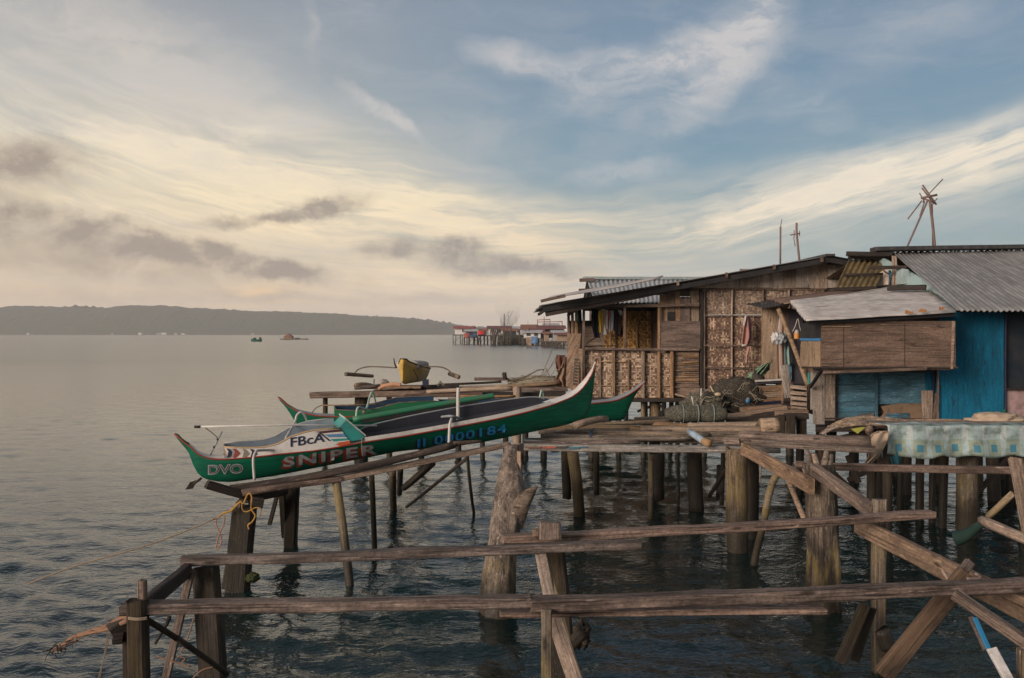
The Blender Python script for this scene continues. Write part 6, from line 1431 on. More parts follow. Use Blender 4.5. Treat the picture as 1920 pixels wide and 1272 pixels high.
# ------------------------------------------------------------------ far landing with logs and gear
def far_landing():
    t = thing('far_landing', 'long low landing of stacked planks and logs behind the two green boats', 'jetty', PZ(760, 850, 0))
    d = 20.4
    b = lambda xa, ya, xb, yb, h, m, kind='box', da=d, db=d, w=.3, name='plank': (beam(name, P(xa, ya, da), P(xb, yb, db), w, h, m, t, rough=.07) if kind == 'box' else log(name, P(xa, ya, da), P(xb, yb, db), h, m, t, kind=kind, rough=.07))
    b(584, 741, 850, 736, .14, GREY); b(700, 735, 1064, 730, .09, RAIL, w=.4, da=20.9, db=20.9); b(840, 740, 1060, 738, .10, DARK, w=.3); b(760, 743, 905, 738, .08, PLY, w=.3, da=20.2, db=20.2)
    b(800, 735, 960, 728, .10, BAMB, 'bamboo', 20.2, 20.2, name='pole'); b(830, 728, 1050, 722, .08, BAMG, 'bamboo', 21.3, 21.3, name='pole'); b(930, 726, 1050, 718, .09, BAMB, 'bamboo', 21.0, 21.2, name='pole'); b(820, 722, 940, 716, .06, DARK, 'bamboo', 21.4, 21.4, name='pole'); b(840, 748, 1060, 745, .06, BAMG, 'bamboo', 20.0, 20.0, name='pole'); b(860, 743, 965, 743, .05, TAN, 'bamboo', 19.9, 19.9, name='pole')
    b(690, 727, 790, 726, .06, TAN, w=.3, da=20.5, db=20.5); b(770, 726, 860, 724, .07, DARK, w=.3, da=20.7, db=20.7); b(735, 724.5, 795, 725, .05, PALE, w=.5, da=20.9, db=20.9)
    b(890, 711, 952, 711, .07, RAIL, w=.2, da=21.6, db=21.6)
    for px, dd, w_, m in ((678, 20.6, .34, PILED), (730, 20.6, .14, PILE), (970, 20.0, .2, PALE), (948, 20.8, .14, PILEB), (1020, 20.6, .16, PILED), (860, 21, .15, PILED), (610, 20.7, .12, PILED), (790, 21.2, .15, PILED), (905, 20.3, .12, PILED), (985, 20.9, .15, PILED)):
        pz = P(px, 742, dd); log('pile', (pz.x, dd, -.8), (pz.x, dd, pz.z - .02 + (.22 if px == 970 else 0)), w_, m, t)
    log('log_stub', P(*z7(0, 0), 1) if False else P(665, 728, 20.2), P(712, 724, 20.4), .10, GREY, t, rough=.25)
    return t
far_landing()
sp = lambda pts, d: [P(x, y, d) for x, y in pts]
o = log('driftwood', P(666, 722, 20.2), P(706, 727, 20.6), .09, GREY, None, rough=.35, bowz=.05); tag(o, 'knotted grey driftwood on the landing left of the yellow boat', 'driftwood')
o = tube('bundle', sp(((710, 728), (722, 724), (738, 721), (752, 722)), 20.4), .06, plain('orange_cloth', (.50, .27, .16, 1), .8), None, r1=.045); tag(o, 'orange bundle lying beside the yellow bow', 'bundle')
o = blob('sack', P(719, 718, 20.8), .14, .12, .09, plain('grey_sack', (.34, .31, .28, 1), .9), None, rough=.25); tag(o, 'grey sack behind the orange bundle on the landing', 'sack')
o = tube('stick', sp(((701, 727), (701.5, 711)), 20.5), .012, DARK, None); tag(o, 'thin upright stick left of the yellow boat', 'stick')
t = thing('jerrycan', 'small dark box can standing right of the yellow boat', 'can', P(797, 722, 20.3)); box('body', tuple(P(792, 723, 20.3)), tuple(P(803, 712, 20.3) + Vector((0, .14, 0))), NAVY, t); tube('cap', [P(796, 712, 20.36), P(796, 710.5, 20.36)], .025, BLACK, t, curve=False)
o = prism('angle_iron', sp(((819, 724), (825, 714), (834, 723), (829, 723), (825, 718), (822, 724)), 20.2), .05, GREY); tag(o, 'small angled bracket lying on the landing right of the dark can', 'bracket')
o = log('post_stub', P(947, 712, 21.2), P(945, 699, 21.2), .11, DARK, None); tag(o, 'dark stub of post standing left of the heaped nets', 'post')
netm = plain('heaped_net', (.26, .23, .17, 1), .95, bumpy=1, scale=16, dirt=.7, dirtc=(.08, .075, .06, 1))
o = blob('net_heap', P(1008, 716, 21.6), .75, .3, .14, netm, None, rough=.35, freq=5, sub=4); tag(o, 'low heap of dull fishing net on the far landing', 'net')
o = tube('branch', sp(((955, 714), (980, 708), (996, 701), (1008, 694.5), (1020, 693.5)), 21.3), .025, BAMG, None, r1=.014); tag(o, 'bent grey branch sticking out of the net heap', 'branch')
t = thing('drying_rack', 'triangular rack of thin sticks and net beside the woven house', 'rack', P(1030, 715, 22))
for a, b_ in (((1014, 708), (1036, 655)), ((1022, 706), (1045, 665)), ((1008, 714), (1050, 670)), ((1030, 712), (1046, 682)), ((1022, 690), (1030, 704)), ((1016, 712), (1026, 690))): tube('stick', [P(*a, 22), P(*b_, 22)], .008, BAMG, t, 5, curve=False)
t = thing('scrap_heap', 'rusty brown scrap and cloth piled at the left side of the woven house', 'heap', P(1052, 720, 21.5))
MC = plain('maroon_cloth', (.12, .055, .04, 1), .9, bumpy=.8); BS = plain('brown_scrap', (.24, .16, .11, 1), .9, bumpy=.8, dirt=.8, scale=8)
drape('cloth', [(666, 1044, 1060), (676, 1041, 1061), (690, 1043, 1058), (700, 1046, 1054)], 21.4, MC, t, amp=.08); drape('cloth', [(690, 1050, 1062), (712, 1042, 1062), (728, 1044, 1066)], 21.3, BS, t, amp=.08)
for pts_ in (((1042, 728), (1066, 728), (1064, 700), (1045, 704)), ((1046, 704), (1062, 702), (1060, 684), (1050, 680))): prism('scrap', [P(x, y, 21.6) for x, y in pts_], .25, BS, t)
prism('scrap', [P(x, y, 21.8) for x, y in ((1054, 725), (1068, 725), (1067, 668), (1058, 672))], .2, BLACK, t); blob('bundle', P(1050, 718, 21.35), .16, .12, .10, MC, t, rough=.6, freq=4, sub=4)
tube('hoop', [P(1042, 696, 21.3), P(1052, 690, 21.3), P(1057, 676, 21.3)], .012, BAMB, t)

# ------------------------------------------------------------------ gear on the deck by the woven house
def net_texture(name, c1, c2, scale=60):
    m, T, b = newmat(name)
    tc = T.new('ShaderNodeTexCoord'); v = T.new('ShaderNodeTexVoronoi'); v.feature = 'DISTANCE_TO_EDGE'; v.inputs['Scale'].default_value = scale
    T.l.new(tc.outputs['Object'], v.inputs['Vector'])
    n = T.noise(tc.outputs['Object'], 5, 5, .6)
    c = T.mix(T.rng(v.outputs[0], .03, .16), c1, c2); c = T.mix(T.math('MULTIPLY', T.rng(n, .4, .7), .5), c, (.05, .045, .035, 1))
    T.l.new(c, b.inputs['Base Color']); b.inputs['Roughness'].default_value = .9
    bump(T, b, T.math('ADD', v.outputs[0], n), .8, .03); return m
def bundle(name, label, c, L, r, mat, squash=.6, parent=None):
    V = []; n = 34; m = 18; _seed[0] += 1; s = _seed[0]
    for i in range(n + 1):
        u = i / n; rr = r * (math.sin(math.pi * (.06 + .88 * u)) ** .35) * (1 + .1 * math.sin(u * 9 + s)) * (1 - .12 * (abs(u - .5) < .02) - .10 * (abs(u - .3) < .02) - .08 * (abs(u - .76) < .02))
        for k in range(m):
            a = 2 * math.pi * k / m; q = rr * (1 + .12 * noise.noise(Vector((u * 7, math.cos(a) * 2, math.sin(a) * 2 + s))))
            V.append(((u - .5) * L, math.cos(a) * q, max(-r * squash * .8, math.sin(a) * q * squash)))
    Fc = [(i * m + k, i * m + (k + 1) % m, (i + 1) * m + (k + 1) % m, (i + 1) * m + k) for i in range(n) for k in range(m)] + [tuple(range(m))[::-1], tuple(range(n * m, n * m + m))]
    t = thing(name, label, 'net', c); M = Matrix.Translation(Vector(c)) @ Matrix.Rotation(R(-4), 4, 'Z')
    obj('netting', mesh(V, Fc), mat, t, M, True)
    for x in (-.21, .03, .28):
        pts = [Vector((x * L, math.cos(a) * r * 1.0, math.sin(a) * r * squash * 1.0)) for a in [2 * math.pi * k / 14 for k in range(15)]]
        V2, F2 = tube_mesh(pts, .012, 5); obj('tie', mesh(V2, F2), plain('grey_blue_cord', (.20, .24, .24, 1), .8), t, M, True)
    return t
NETM = net_texture('rolled_net', (.20, .19, .14, 1), (.035, .036, .028, 1), 40)
bundle('rolled_net', 'grey green roll of fishing net tied with cord on the bamboo deck', P(1304, 777, 15.2), 1.08, .22, NETM, .75)
def trap_pile():
    t = thing('trap_pile', 'dark heap of wire fish traps and nets against the woven wall', 'traps', P(1365, 770, 17.5))
    TR = net_texture('dark_trap_mesh', (.085, .072, .052, 1), (.016, .015, .013, 1), 30)
    p = lambda x, y, d=17.5: P(*z6(x, y), d)
    for (x0, y0, x1, y1, x2, y2, x3, y3, d, th) in ((640, 405, 1010, 350, 985, 140, 650, 205, 17.6, .5), (720, 385, 1010, 345, 960, 150, 740, 190, 17.3, .1), (560, 410, 720, 400, 690, 270, 590, 300, 17.0, .4)):
        prism('trap', [p(x0, y0, d), p(x1, y1, d), p(x2, y2, d), p(x3, y3, d)], th, TR, t)
    blob('net_lump', p(560, 350, 17.0), .42, .3, .22, NETM, t, rough=.4, freq=3, sub=4); blob('net_lump', p(840, 310, 17.2), .55, .2, .42, TR, t, rough=.25, freq=4, sub=4); blob('net_lump', p(1000, 300, 17.3), .18, .2, .5, TR, t, rough=.4, freq=3)
    tube('hoop', [p(600, 400, 16.7), p(520, 350, 16.7), p(530, 270, 16.7), p(600, 220, 16.8)], .014, BAMG, t); tube('hoop', [p(930, 240, 16.9), p(1000, 330, 16.8)], .012, BAMG, t); tube('rope_end', [p(600, 200, 16.8), p(620, 240, 16.7), p(650, 270, 16.7)], .018, plain('straw_rope', (.36, .29, .18, 1), .9), t)
    blob('float', p(665, 272, 16.6), .07, .05, .04, plain('float_tan', (.45, .36, .24, 1), .8), t, sub=2, rough=.1); tube('rod', [p(440, 290, 16.6), p(460, 375, 16.6)], .014, OFFW, t, curve=False); tube('rod', [p(522, 220, 16.7), p(520, 375, 16.7)], .016, OFFW, t, curve=False); tube('rod', [p(300, 270, 17.2), p(440, 310, 17)], .018, BAMB, t, curve=False)
    blob('float', p(920, 325, 16.9), .05, .05, .06, BLUE, t, sub=2, rough=.1)
    tube('cable', [p(770, 0 + 60, 17.5), p(850, 110, 17.4), p(900, 140, 17.3), p(940, 130, 17.3), p(960, 90, 17.3)], .012, plain('straw_rope2', (.36, .29, .18, 1), .9), t) if False else None
trap_pile()
def net_strands():
    t = thing('net_lines', 'tangle of thin net lines and hoops draped over the dark traps', 'net', P(1350, 765, 16.8)); rs = random.Random(21)
    LN = plain('pale_line', (.30, .27, .20, 1), .9); LD = plain('dark_line', (.05, .05, .045, 1), .9)
    for k in range(46):
        x, y = rs.uniform(430, 990), rs.uniform(215, 400); w, h = rs.uniform(20, 110), rs.uniform(-60, 40); dd = 16.75 + rs.uniform(-.1, .1)
        p = lambda a, b: P(*z6(a, b), dd)
        tube('line', [p(x, y), p(x + w * .35, y + h * .7 - 12), p(x + w * .7, y + h * .8), p(x + w, y + h)], rs.uniform(.004, .009), rs.choice((LN, LN, LD, BAMG)), t, 5, n=4)
net_strands()
gn = net_texture('green_net', (.30, .44, .30, 1), (.12, .22, .13, 1), 40)
t = thing('green_net', 'heap of light green netting hung on the crate beside the tan wall', 'net', P(1424, 712, 17.4))
bm_ = [P(*z4(x, y), 17.6) for x, y in ((470, 1130), (490, 1080), (540, 1040), (600, 1010), (660, 1000), (650, 1060), (600, 1110), (550, 1145), (500, 1150))]
for rows_, dd in ((((1000, 640, 660), (1020, 580, 655), (1060, 530, 650), (1100, 490, 610), (1150, 470, 565)), 17.5), (((1010, 620, 650), (1050, 560, 640), (1100, 520, 600), (1150, 500, 590)), 17.36)):
    drape('netting', [(z4(0, y)[1], z4(a, 0)[0], z4(b_, 0)[0]) for y, a, b_ in rows_], dd, gn, t, amp=.09, nc=20, nr=16, freq=13)
blob('netting', P(1416, 706, 17.45), .14, .1, .09, gn, t, rough=.6, freq=5, sub=4)
t = thing('wooden_crate', 'brown wooden crate bench with a grey top beside the dark traps', 'crate', P(1445, 762, 17.1))
p = lambda x, y, d=17.1: P(*z6(x, y), d)
for ya, yb in ((190, 240), (243, 292), (295, 330)): prism('board', [p(1010, yb + 10), p(1205, yb), p(1210, ya), p(1010, ya + 14)], .02, TAN, t)
prism('top', [p(985, 185), p(1225, 168), p(1215, 148), p(980, 160)], .5, plain('violet_top', (.075, .065, .085, 1), .7), t); beam('lip', p(980, 158, 17.05), p(1215, 145, 17.05), .03, .04, OFFW, t); beam('post', p(1208, 350), p(1218, 165), .05, .05, TAN, t, up=Vector((0, -1, 0))); beam('rail', p(1010, 355), p(1200, 340), .05, .08, NAVY, t)
# pile of planks in front of the blue house
t = thing('plank_pile', 'stack of dark planks between the fish traps and the blue house', 'planks', P(1440, 800, 16))
for xa, ya, xb, yb, d, h, m in ((720, 470, 1240, 385, 16.0, .09, TAN), (860, 400, 1200, 372, 16.6, .08, PALE), (740, 500, 1320, 420, 15.8, .10, DARK), (900, 470, 1390, 400, 16.2, .08, DARK), (1160, 440, 1420, 425, 15.6, .12, TAN), (1100, 400, 1440, 380, 17, .08, RAIL), (860, 520, 1250, 470, 15.5, .10, PILED), (1240, 460, 1420, 455, 15.4, .10, DARK), (700, 455, 1000, 440, 16.4, .08, RAIL)): beam('plank', p(xa, ya, d), p(xb, yb, d), .22, h, m, t)
for x, d in ((1200, 15.3), (1285, 15.2), (1380, 15.4), (1100, 16)): beam('post', p(x, 620, d), p(x, 450, d), .14, .12, PILED, t, up=Vector((0, -1, 0)))
# short ladder of pale slats beside the door
t = thing('slatted_steps', 'short steps of pale slats beside the dark doorway', 'steps', P(1500, 760, 16.2))
for y in (205, 255, 300, 345, 385): beam('slat', p(1285, y, 16.2), p(1425, y + 14, 16.0), .05, .07, PALE, t)
for xa, xb in ((1290, 1300), (1425, 1440)): beam('side', p(xb, 400, 16.3), p(xa, 170, 16.3), .06, .06, GREY, t, up=Vector((0, -1, 0)))
prism('back', [p(1290, 400, 16.4), p(1430, 400, 16.4), p(1425, 180, 16.4), p(1290, 180, 16.4)], .02, BLACK, t)
o = tube('bamboo_prop', [P(*z4(725, 545), 16.6), P(*z4(850, 850), 16.3), P(*z4(975, 1195), 16.0)], .045, BAMB, None, 10); tag(o, 'slanting bamboo prop leaning from the eave across the doorway', 'pole')
o = beam('pale_plank', P(*z4(815, 1300), 16.8), P(*z4(770, 1020), 16.9), .16, .04, PAINTW, None, up=Vector((0, -1, 0))); tag(o, 'pale upright plank leaning left of the slatted steps', 'plank')

# ------------------------------------------------------------------ washing and hung things
def fabric(name, c, c2=None, stripes=0, sc=1.0, horiz=False):
    m, T, b = newmat(name)
    tc = T.new('ShaderNodeTexCoord'); n = T.noise(tc.outputs['Object'], 22, 4, .6); col = T.mix(T.math('MULTIPLY', n, .4), c, tuple(x * .55 for x in c[:3]) + (1,))
    if stripes:
        sp_ = T.new('ShaderNodeSeparateXYZ'); T.l.new(tc.outputs['Object'], sp_.inputs[0])
        w = T.math('SINE', T.math('MULTIPLY', sp_.outputs[2 if horiz else 0], stripes)); col = T.mix(T.rng(w, .2, .4), col, c2)
    T.l.new(col, b.inputs['Base Color']); b.inputs['Roughness'].default_value = .95; b.inputs['Specular IOR Level'].default_value = .1
    bump(T, b, n, .2, .01); return m
DC = 21.3
def garment(label, cat, rows, c, c2=None, stripes=0, amp=.03, d=DC, nc=14, name=None, sleeves=None):
    o = drape(name or cat, [(z3(0, y)[1], z3(a, 0)[0], z3(b, 0)[0]) for y, a, b in rows], d, fabric(cat + '_cloth', c, c2, stripes), None, amp=amp, nc=nc)
    tag(o, label, cat, 'washing hung in the veranda'); return o
tube_line = tube('clothes_line', [P(*z3(355, 448), 21.2), P(*z3(560, 452), DC), P(*z3(780, 446), 21.2)], .006, ROPEG, None); tag(tube_line, 'thin clothes line strung across the veranda', 'line')
garment('black trousers at the left of the washing line, hanging lowest', 'trousers', ((455, 500, 545), (520, 492, 548), (600, 498, 552), (700, 520, 568)), (.012, .013, .02, 1))
garment('dark teal shirt partly behind the black trousers', 'shirt', ((452, 512, 560), (520, 505, 562), (590, 512, 560)), (.02, .05, .055, 1), d=DC + .12)
garment('yellow shirt hanging between the teal and cream shirts', 'shirt', ((468, 558, 590), (510, 553, 592), (600, 560, 586), (655, 562, 582)), (.75, .52, .08, 1), d=DC - .05)
garment('cream shirt with rounded hem right of the yellow shirt', 'shirt', ((455, 575, 620), (500, 570, 625), (590, 575, 640), (668, 578, 640)), (.68, .62, .55, 1))
garment('white shirt with a red edge in the middle of the line', 'shirt', ((462, 615, 650), (500, 610, 655), (580, 612, 640), (622, 612, 640)), (.70, .66, .63, 1), (.45, .05, .05, 1), 60, d=DC - .07)
garment('pale blue grey shirt right of the red edged shirt', 'shirt', ((465, 645, 682), (510, 640, 686), (600, 645, 684), (640, 650, 680)), (.52, .56, .62, 1), d=DC - .03)
garment('dark brown shirt, rightmost large garment on the washing line', 'shirt', ((450, 682, 745), (500, 678, 752), (600, 685, 755), (670, 692, 740)), (.05, .036, .036, 1), d=DC + .02)
garment('small white cloth pegged over the dark brown shirt', 'cloth', ((462, 725, 750), (480, 728, 758), (505, 740, 758)), (.62, .64, .66, 1), d=DC - .1)
garment('brown shorts half hidden behind the dark brown shirt', 'shorts', ((600, 690, 758), (640, 700, 765), (690, 725, 762)), (.07, .045, .045, 1), d=DC + .1)
garment('dark cloth hanging in the left side opening of the veranda', 'cloth', ((450, 370, 408), (500, 362, 412), (570, 368, 414)), (.03, .035, .042, 1), d=22.6)
garment('pale green cloth at the far left opening of the veranda', 'cloth', ((470, 360, 380), (520, 362, 384), (560, 362, 378)), (.35, .42, .38, 1), d=22.3)
# pink shirt on the woven wall
t = thing('shirt', 'faded pink shirt with dark side hung on the big woven wall', 'shirt', P(1402, 595, 20.3))
def dr(name, rows, d, m, **k): return drape(name, [(z4(0, y)[1], z4(a, 0)[0], z4(b, 0)[0]) for y, a, b in rows], d, m, t, **k)
dr('body', ((598, 448, 470), (640, 430, 482), (720, 422, 490), (800, 416, 492), (855, 414, 470)), 20.30, fabric('pink_cloth', (.38, .20, .175, 1)), amp=.035)
dr('side', ((600, 465, 480), (680, 468, 498), (760, 476, 500), (800, 478, 496)), 20.26, fabric('plum_cloth', (.055, .03, .04, 1)), amp=.02, nc=8)
dr('trim', ((600, 440, 452), (640, 428, 446), (690, 422, 434)), 20.25, fabric('white_cloth', (.55, .52, .50, 1)), amp=.01, nc=5); dr('hem', ((845, 414, 440), (850, 414, 452), (862, 414, 430)), 20.25, fabric('white_cloth', (.55, .52, .50, 1)), amp=.01, nc=6)
o = drape('shirt_tail', [(z4(0, y)[1], z4(a, 0)[0], z4(b, 0)[0]) for y, a, b in ((860, 445, 492), (890, 455, 490), (950, 440, 468), (1005, 428, 468))], 20.32, fabric('pale_pink_cloth', (.40, .25, .21, 1)), None, amp=.02, nc=8); tag(o, 'narrow pale pink cloth hanging below the pink shirt', 'cloth')
# hung bags, jar and cloths by the doorway
def hung4(name, label, cat, rows, d, m, **k):
    o = drape(name, [(z4(0, y)[1], z4(a, 0)[0], z4(b, 0)[0]) for y, a, b in rows], d, m, None, **k); tag(o, label, cat); return o
hung4('curtain', 'pale striped curtain hanging on the tan boarded wall', 'curtain', ((540, 722, 752), (640, 712, 790), (760, 708, 780), (1140, 716, 776)), 18.9, fabric('curtain_cloth', (.40, .33, .27, 1), (.30, .2, .16, 1), 60), amp=.03, nc=22)
hung4('curtain', 'pale aqua cloth hanging beside the dark doorway', 'curtain', ((730, 785, 815), (800, 780, 822), (900, 778, 828), (1020, 782, 832)), 18.7, fabric('aqua_cloth', (.27, .40, .39, 1)), amp=.04)
t = thing('plastic_bag', 'bulging white plastic bag hung on the tan wall', 'bag', P(1456, 637, 18.6)); BAGM = plain('white_plastic', (.50, .50, .49, 1), .35, dirt=.3, scale=7)
blob('bag', P(1455, 635, 18.55), .10, .07, .13, BAGM, t, rough=.55, freq=2.2, sub=4); blob('bag', P(1465, 636, 18.5), .10, .08, .12, plain('grey_plastic', (.30, .33, .35, 1), .4, dirt=.8, scale=16, dirtc=(.06, .08, .10, 1)), t, rough=.55, freq=2.4, sub=4); tube('handle', [P(1457, 628, 18.55), P(1462, 600, 18.6), P(1462, 580, 18.6)], .008, BAGM, t)
t = thing('hanging_jar', 'amber plastic jar hanging by its handle under the pale eave', 'jar', P(1494, 636, 15.6))
AM = plain('amber_liquid', (.50, .23, .06, 1), .3, dirt=.2); CL = plain('cloudy_plastic', (.40, .36, .34, 1), .3, dirt=.2)
c0 = P(1494, 636, 15.6); V, Fc = tube_mesh([(0, 0, 0), (0, 0, .02), (0, 0, .10), (0, 0, .105)], .052, 14); obj('body', mesh(V, Fc), AM, t, Matrix.Translation(c0), True); V, Fc = tube_mesh([(0, 0, .10), (0, 0, .14), (0, 0, .17)], .05, 14, r1=.02); obj('neck', mesh(V, Fc), CL, t, Matrix.Translation(c0), True)
tube('handle', [P(1486, 622, 15.6), P(1491, 612, 15.6), P(1496, 598, 15.6), P(1499, 612, 15.6), P(1502, 622, 15.6)], .007, CL, t)

# ------------------------------------------------------------------ covered table at the right
def checked_cloth():
    m, T, b = newmat('checked_tarpaulin')
    tc = T.new('ShaderNodeTexCoord'); sp_ = T.new('ShaderNodeSeparateXYZ'); T.l.new(tc.outputs['UV'], sp_.inputs[0])
    u = T.math('FRACT', T.math('MULTIPLY', sp_.outputs[0], 1 / .26)); v = T.math('FRACT', T.math('MULTIPLY', T.math('ADD', sp_.outputs[1], -.06), 1 / .5))
    bu = T.math('LESS_THAN', T.math('ABSOLUTE', T.math('SUBTRACT', u, .5)), .17); bv = T.math('LESS_THAN', T.math('ABSOLUTE', T.math('SUBTRACT', v, .5)), .10)
    lu = T.math('LESS_THAN', T.math('ABSOLUTE', T.math('SUBTRACT', u, .5)), .36); lv = T.math('LESS_THAN', T.math('ABSOLUTE', T.math('SUBTRACT', v, .5)), .24)
    n = T.noise(tc.outputs['Object'], 7, 6, .65); wv = T.noise(T.mapping(tc.outputs['UV'], scale=(120, 8, 1)), 1, 3); wh = T.noise(T.mapping(tc.outputs['UV'], scale=(8, 120, 1)), 1, 3)
    c = T.mix(T.math('MULTIPLY', T.math('ADD', lu, lv), .42), (.40, .45, .45, 1), (.17, .30, .31, 1)); c = T.mix(T.math('MULTIPLY', T.math('MULTIPLY', lu, lv), .7), c, (.27, .29, .20, 1))
    c = T.mix(T.math('MULTIPLY', T.math('MULTIPLY', bu, bv), .92), c, (.015, .17, .28, 1)); c = T.mix(T.math('MULTIPLY', T.math('ADD', T.rng(wv, .5, .65), T.rng(wh, .5, .65)), .30), c, (.12, .24, .22, 1))
    c = T.mix(T.math('MULTIPLY', T.rng(n, .42, .7), .75), c, (.07, .09, .07, 1))
    T.l.new(c, b.inputs['Base Color']); b.inputs['Roughness'].default_value = .6; bump(T, b, n, .4, .02); return m
def tarp_table():
    t = thing('covered_table', 'table covered with a blue green checked tarpaulin at the right edge', 'table', P(1800, 860, 11.8))
    d = 11.75; zt = P(0, 800, d).z; x0 = P(1655, 0, d).x; x1 = 9.6
    beam('rail', (x0, d + .10, zt - .12), (x1, d + .10, zt - .10), .10, .10, GREY, t, bowz=-.001, bow=.001); beam('rail', (x0, d + .6, zt - .03), (x1, d + .6, zt - .03), .10, .10, GREY, t)
    for x, y in ((x0 + .1, d + .1), (x0 + .1, d + .6), (7.4, d + .12), (7.4, d + .6), (9.3, d + .6), (9.0, d + .1)): log('leg', (x, y, -.6), (x, y, zt - .1), .13, PILEB if x == 7.4 else PILED, t)
    # tarpaulin: over the top and down the front, hem uneven
    nx, ny = 90, 26; V = []; UV = []
    W_ = x1 - x0
    for j in range(ny + 1):
        for i in range(nx + 1):
            u = i / nx; x = x0 + .06 + W_ * u
            hem = .44 + .14 * noise.noise(Vector((x * 1.1, 3, 0))) + .05 * noise.noise(Vector((x * 4, 7, 0))) - .10 * max(0, (x - x0) * .12)
            top_ = .42; s = (j / ny) * (top_ + hem)
            if s < top_: y = d + .42 - s; z = zt + .012 + .03 * noise.noise(Vector((x * 2, s * 3, 1)))
            else:
                q = s - top_; y = d - .02 - .075 * math.sin(x * 8 + 3.3 * noise.noise(Vector((x * 1.3, 0, 0)))) * min(1, q * 3.5) * (.6 + .6 * noise.noise(Vector((x * .9, 5, 0)))) - .06 * noise.noise(Vector((x * 3, q * 4, 2))); z = zt + .012 - q + .012 * noise.noise(Vector((x * 3, q * 3, 5)))
            V.append((x, y, z)); UV.append((x, s - top_))
    m = nx + 1; Fc = [(j * m + i, (j + 1) * m + i, (j + 1) * m + i + 1, j * m + i + 1) for j in range(ny) for i in range(nx)]
    o0 = Vector((x0, d, zt)); me = mesh([Vector(v) - o0 for v in V], Fc); ul = me.uv_layers.new(name='UV')
    for l in me.loops: ul.data[l.index].uv = UV[l.vertex_index]
    o = obj('tarpaulin', me, checked_cloth(), t, Matrix.Translation(o0), True); md = o.modifiers.new('c', 'SOLIDIFY'); md.thickness = .006
    return x0, d, zt
TX, TD, TZ = tarp_table()
CRM = fabric('cream_cloth', (.40, .31, .235, 1))
o = drape('cloth', [(q7(0, y)[1], q7(a, 0)[0], q7(b, 0)[0]) for y, a, b in ((672, 500, 580), (690, 460, 580), (745, 412, 575), (800, 425, 545), (860, 432, 510), (908, 400, 450))], 11.6, CRM, None, amp=.05, nc=18, nr=20); tag(o, 'cream cloth hanging over the left end of the covered table', 'cloth')
o = drape('cloth', [(q7(0, y)[1], q7(a, 0)[0], q7(b, 0)[0]) for y, a, b in ((800, 570, 690), (850, 590, 680), (915, 605, 668))], 11.8, fabric('teal_rag', (.035, .12, .15, 1)), None, amp=.03, nc=10); tag(o, 'dark teal rag hanging under the left end of the tarpaulin', 'cloth')
# dried palm matting heaped on the table back and over the planks
def matting(name, label, rows, parent=None):
    V = []; n = 46; m = len(rows)
    _seed[0] += 1; s = _seed[0]; STR = wood('dry_palm_thatch', (.44, .33, .23, 1), (.20, .14, .10, 1), stain_amt=.4, grain=(2, 40, 40), rough=.95)
    t = thing(name, label, 'thatch', P(*rows[0][0])); rs = random.Random(s)
    o0 = P(*rows[0][0])
    for k in range(150):
        u0 = rs.uniform(0, .75); L = rs.uniform(.18, .35); v = rs.random()
        pts = []
        for q in range(5):
            u = min(1, u0 + L * q / 4) * (len(rows) - 1); i = min(int(u), len(rows) - 2); f = u - i
            (xa, ya, da), (xb, yb, db) = [tuple(a + (b - a) * f for a, b in zip(rows[i][e], rows[i + 1][e])) for e in (0, 1)]
            w = v + .08 * math.sin(q + k); pts.append(P(xa + (xb - xa) * w, ya + (yb - ya) * w - 1.5 * rs.random(), da + (db - da) * w) + Vector((0, 0, rs.uniform(0, .015))))
        tube('frond', pts, rs.uniform(.012, .028), STR, t, 5, n=2, r1=.006)
    return t
matting('thatch_mat', 'dry palm thatch strewn along the edge below the blue house', [((1530, 820, 12.3), (1556, 800, 13.0)), ((1568, 803, 12.3), (1590, 786, 13.0)), ((1620, 797, 12.3), (1632, 784, 13.0)), ((1700, 802, 12.3), (1700, 790, 13.0)), ((1790, 802, 12.3), (1790, 791, 13.0)), ((1860, 798, 12.3), (1860, 787, 13.0))])
o = blob('sacking', P(1870, 789, 12.7), .42, .25, .12, fabric('sacking_cloth', (.42, .33, .25, 1)), None, rough=.35, freq=3, sub=4); tag(o, 'crumpled tan sacking heaped on the covered table', 'sacking')
o = prism('leaf_scrap', [P(*q7(x, y), 12.3) for x, y in ((300, 655), (350, 690), (412, 640), (380, 640))], .01, plain('yellow_leaf', (.36, .36, .07, 1), .8)); tag(o, 'yellow green scrap of leaf in the thatch', 'leaf')
o = blob('stone', P(*q7(440, 665), 12.2), .06, .05, .08, GREY, None, rough=.3); tag(o, 'grey chunk of wood resting at the end of the thatch', 'chunk')
o = beam('shadow_board', P(1545, 832, 12.6), P(1660, 812, 12.6), .3, .12, DARK); tag(o, 'dark board standing in for shade under the thatch edge', 'board')  # dark strip put in place of the shade below the thatch

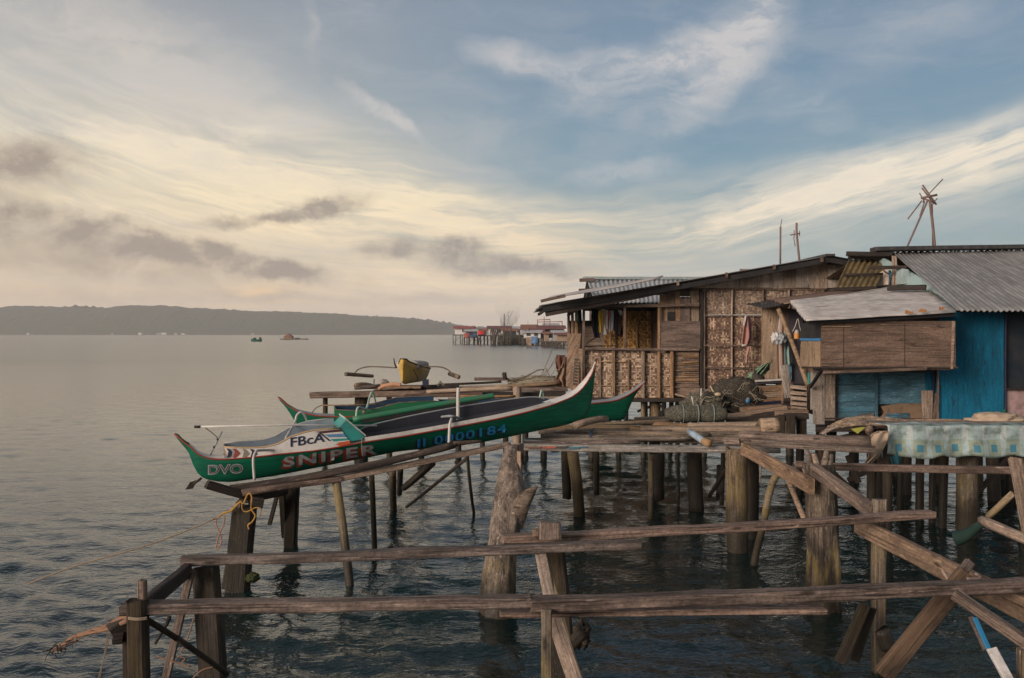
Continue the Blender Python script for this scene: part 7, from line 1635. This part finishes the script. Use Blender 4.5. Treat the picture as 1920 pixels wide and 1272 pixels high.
# ------------------------------------------------------------------ aerials
def aerial_star():
    t = thing('television_aerial', 'tall home made aerial of crossed sticks on three legs above the blue house', 'aerial', P(1750, 466, 18.5))
    p = lambda x, y, d=18.4: P(*z5(x, y), d)
    AL = plain('aerial_stick', (.17, .115, .10, 1), .8, scale=9)
    for pts, r in ((((768, 590), (750, 400), (730, 230)), .028), (((555, 580), (640, 390), (712, 225)), .020), (((750, 580), (748, 250)), .012), (((655, 340), (690, 230)), .012)): tube('leg', [p(*q, 18.4 + .0 * k) for k, q in enumerate(pts)], r, AL, t, 6)
    for a, b_, r in (((826, 65), (728, 168), .012), ((675, 108), (778, 255), .018), ((670, 130), (735, 215), .016), ((565, 362), (670, 225), .014), ((665, 205), (782, 182), .026), ((652, 168), (690, 235), .012), ((690, 212), (770, 240), .02), ((785, 208), (750, 245), .012), ((720, 190), (760, 250), .015), ((680, 240), (690, 200), .015)): tube('arm', [p(*a), p(*b_)], r, AL, t, 6, curve=False)
    return t
aerial_star()
t = thing('aerial_pole', 'plain thin pole on the woven house ridge, left of the crossed pole', 'aerial', P(1463, 490, 20.5)); AL2 = plain('pole_stick', (.20, .13, .11, 1), .8)
tube('pole', [P(1463, 495, 20.5), P(1463.5, 425, 20.5)], .022, AL2, t, 6, curve=False); tube('tip', [P(1463.5, 426, 20.5), P(1466, 411, 20.5)], .009, AL2, t, 6, curve=False)
t = thing('aerial_pole', 'leaning pole with a small crosspiece on the woven house ridge', 'aerial', P(1498, 488, 20.5))
tube('pole', [P(1499, 490, 20.5), P(1494, 440, 20.5), P(1493.5, 418, 20.5)], .026, AL2, t, 6); tube('arm', [P(1482, 441, 20.5), P(1500, 438, 20.5)], .018, AL2, t, 6, curve=False); tube('arm', [P(1489, 446, 20.5), P(1489, 432, 20.5)], .010, AL2, t, 6, curve=False); tube('arm', [P(1499, 443, 20.5), P(1499, 433, 20.5)], .010, AL2, t, 6, curve=False); tube('arm', [P(1491, 462, 20.5), P(1488, 445, 20.5)], .010, AL2, t, 6, curve=False)
# ------------------------------------------------------------------ air
def build_haze():
    m = bpy.data.materials.new('haze_air'); m.use_nodes = True; T = NT(m.node_tree); T.n.remove(T.n['Principled BSDF'])
    v = T.new('ShaderNodeVolumePrincipled'); v.inputs['Color'].default_value = (1, .99, .985, 1); v.inputs['Density'].default_value = .00019
    v.inputs['Anisotropy'].default_value = .0
    T.l.new(v.outputs[0], T.n['Material Output'].inputs['Volume'])
    c0, c1 = (-6600, -700, -2), (6600, 5300, 118)
    o = box('haze', c0, c1, m); tag(o, kind='stuff'); o['label'] = 'pale evening haze over the bay'; o['category'] = 'haze'
build_haze()
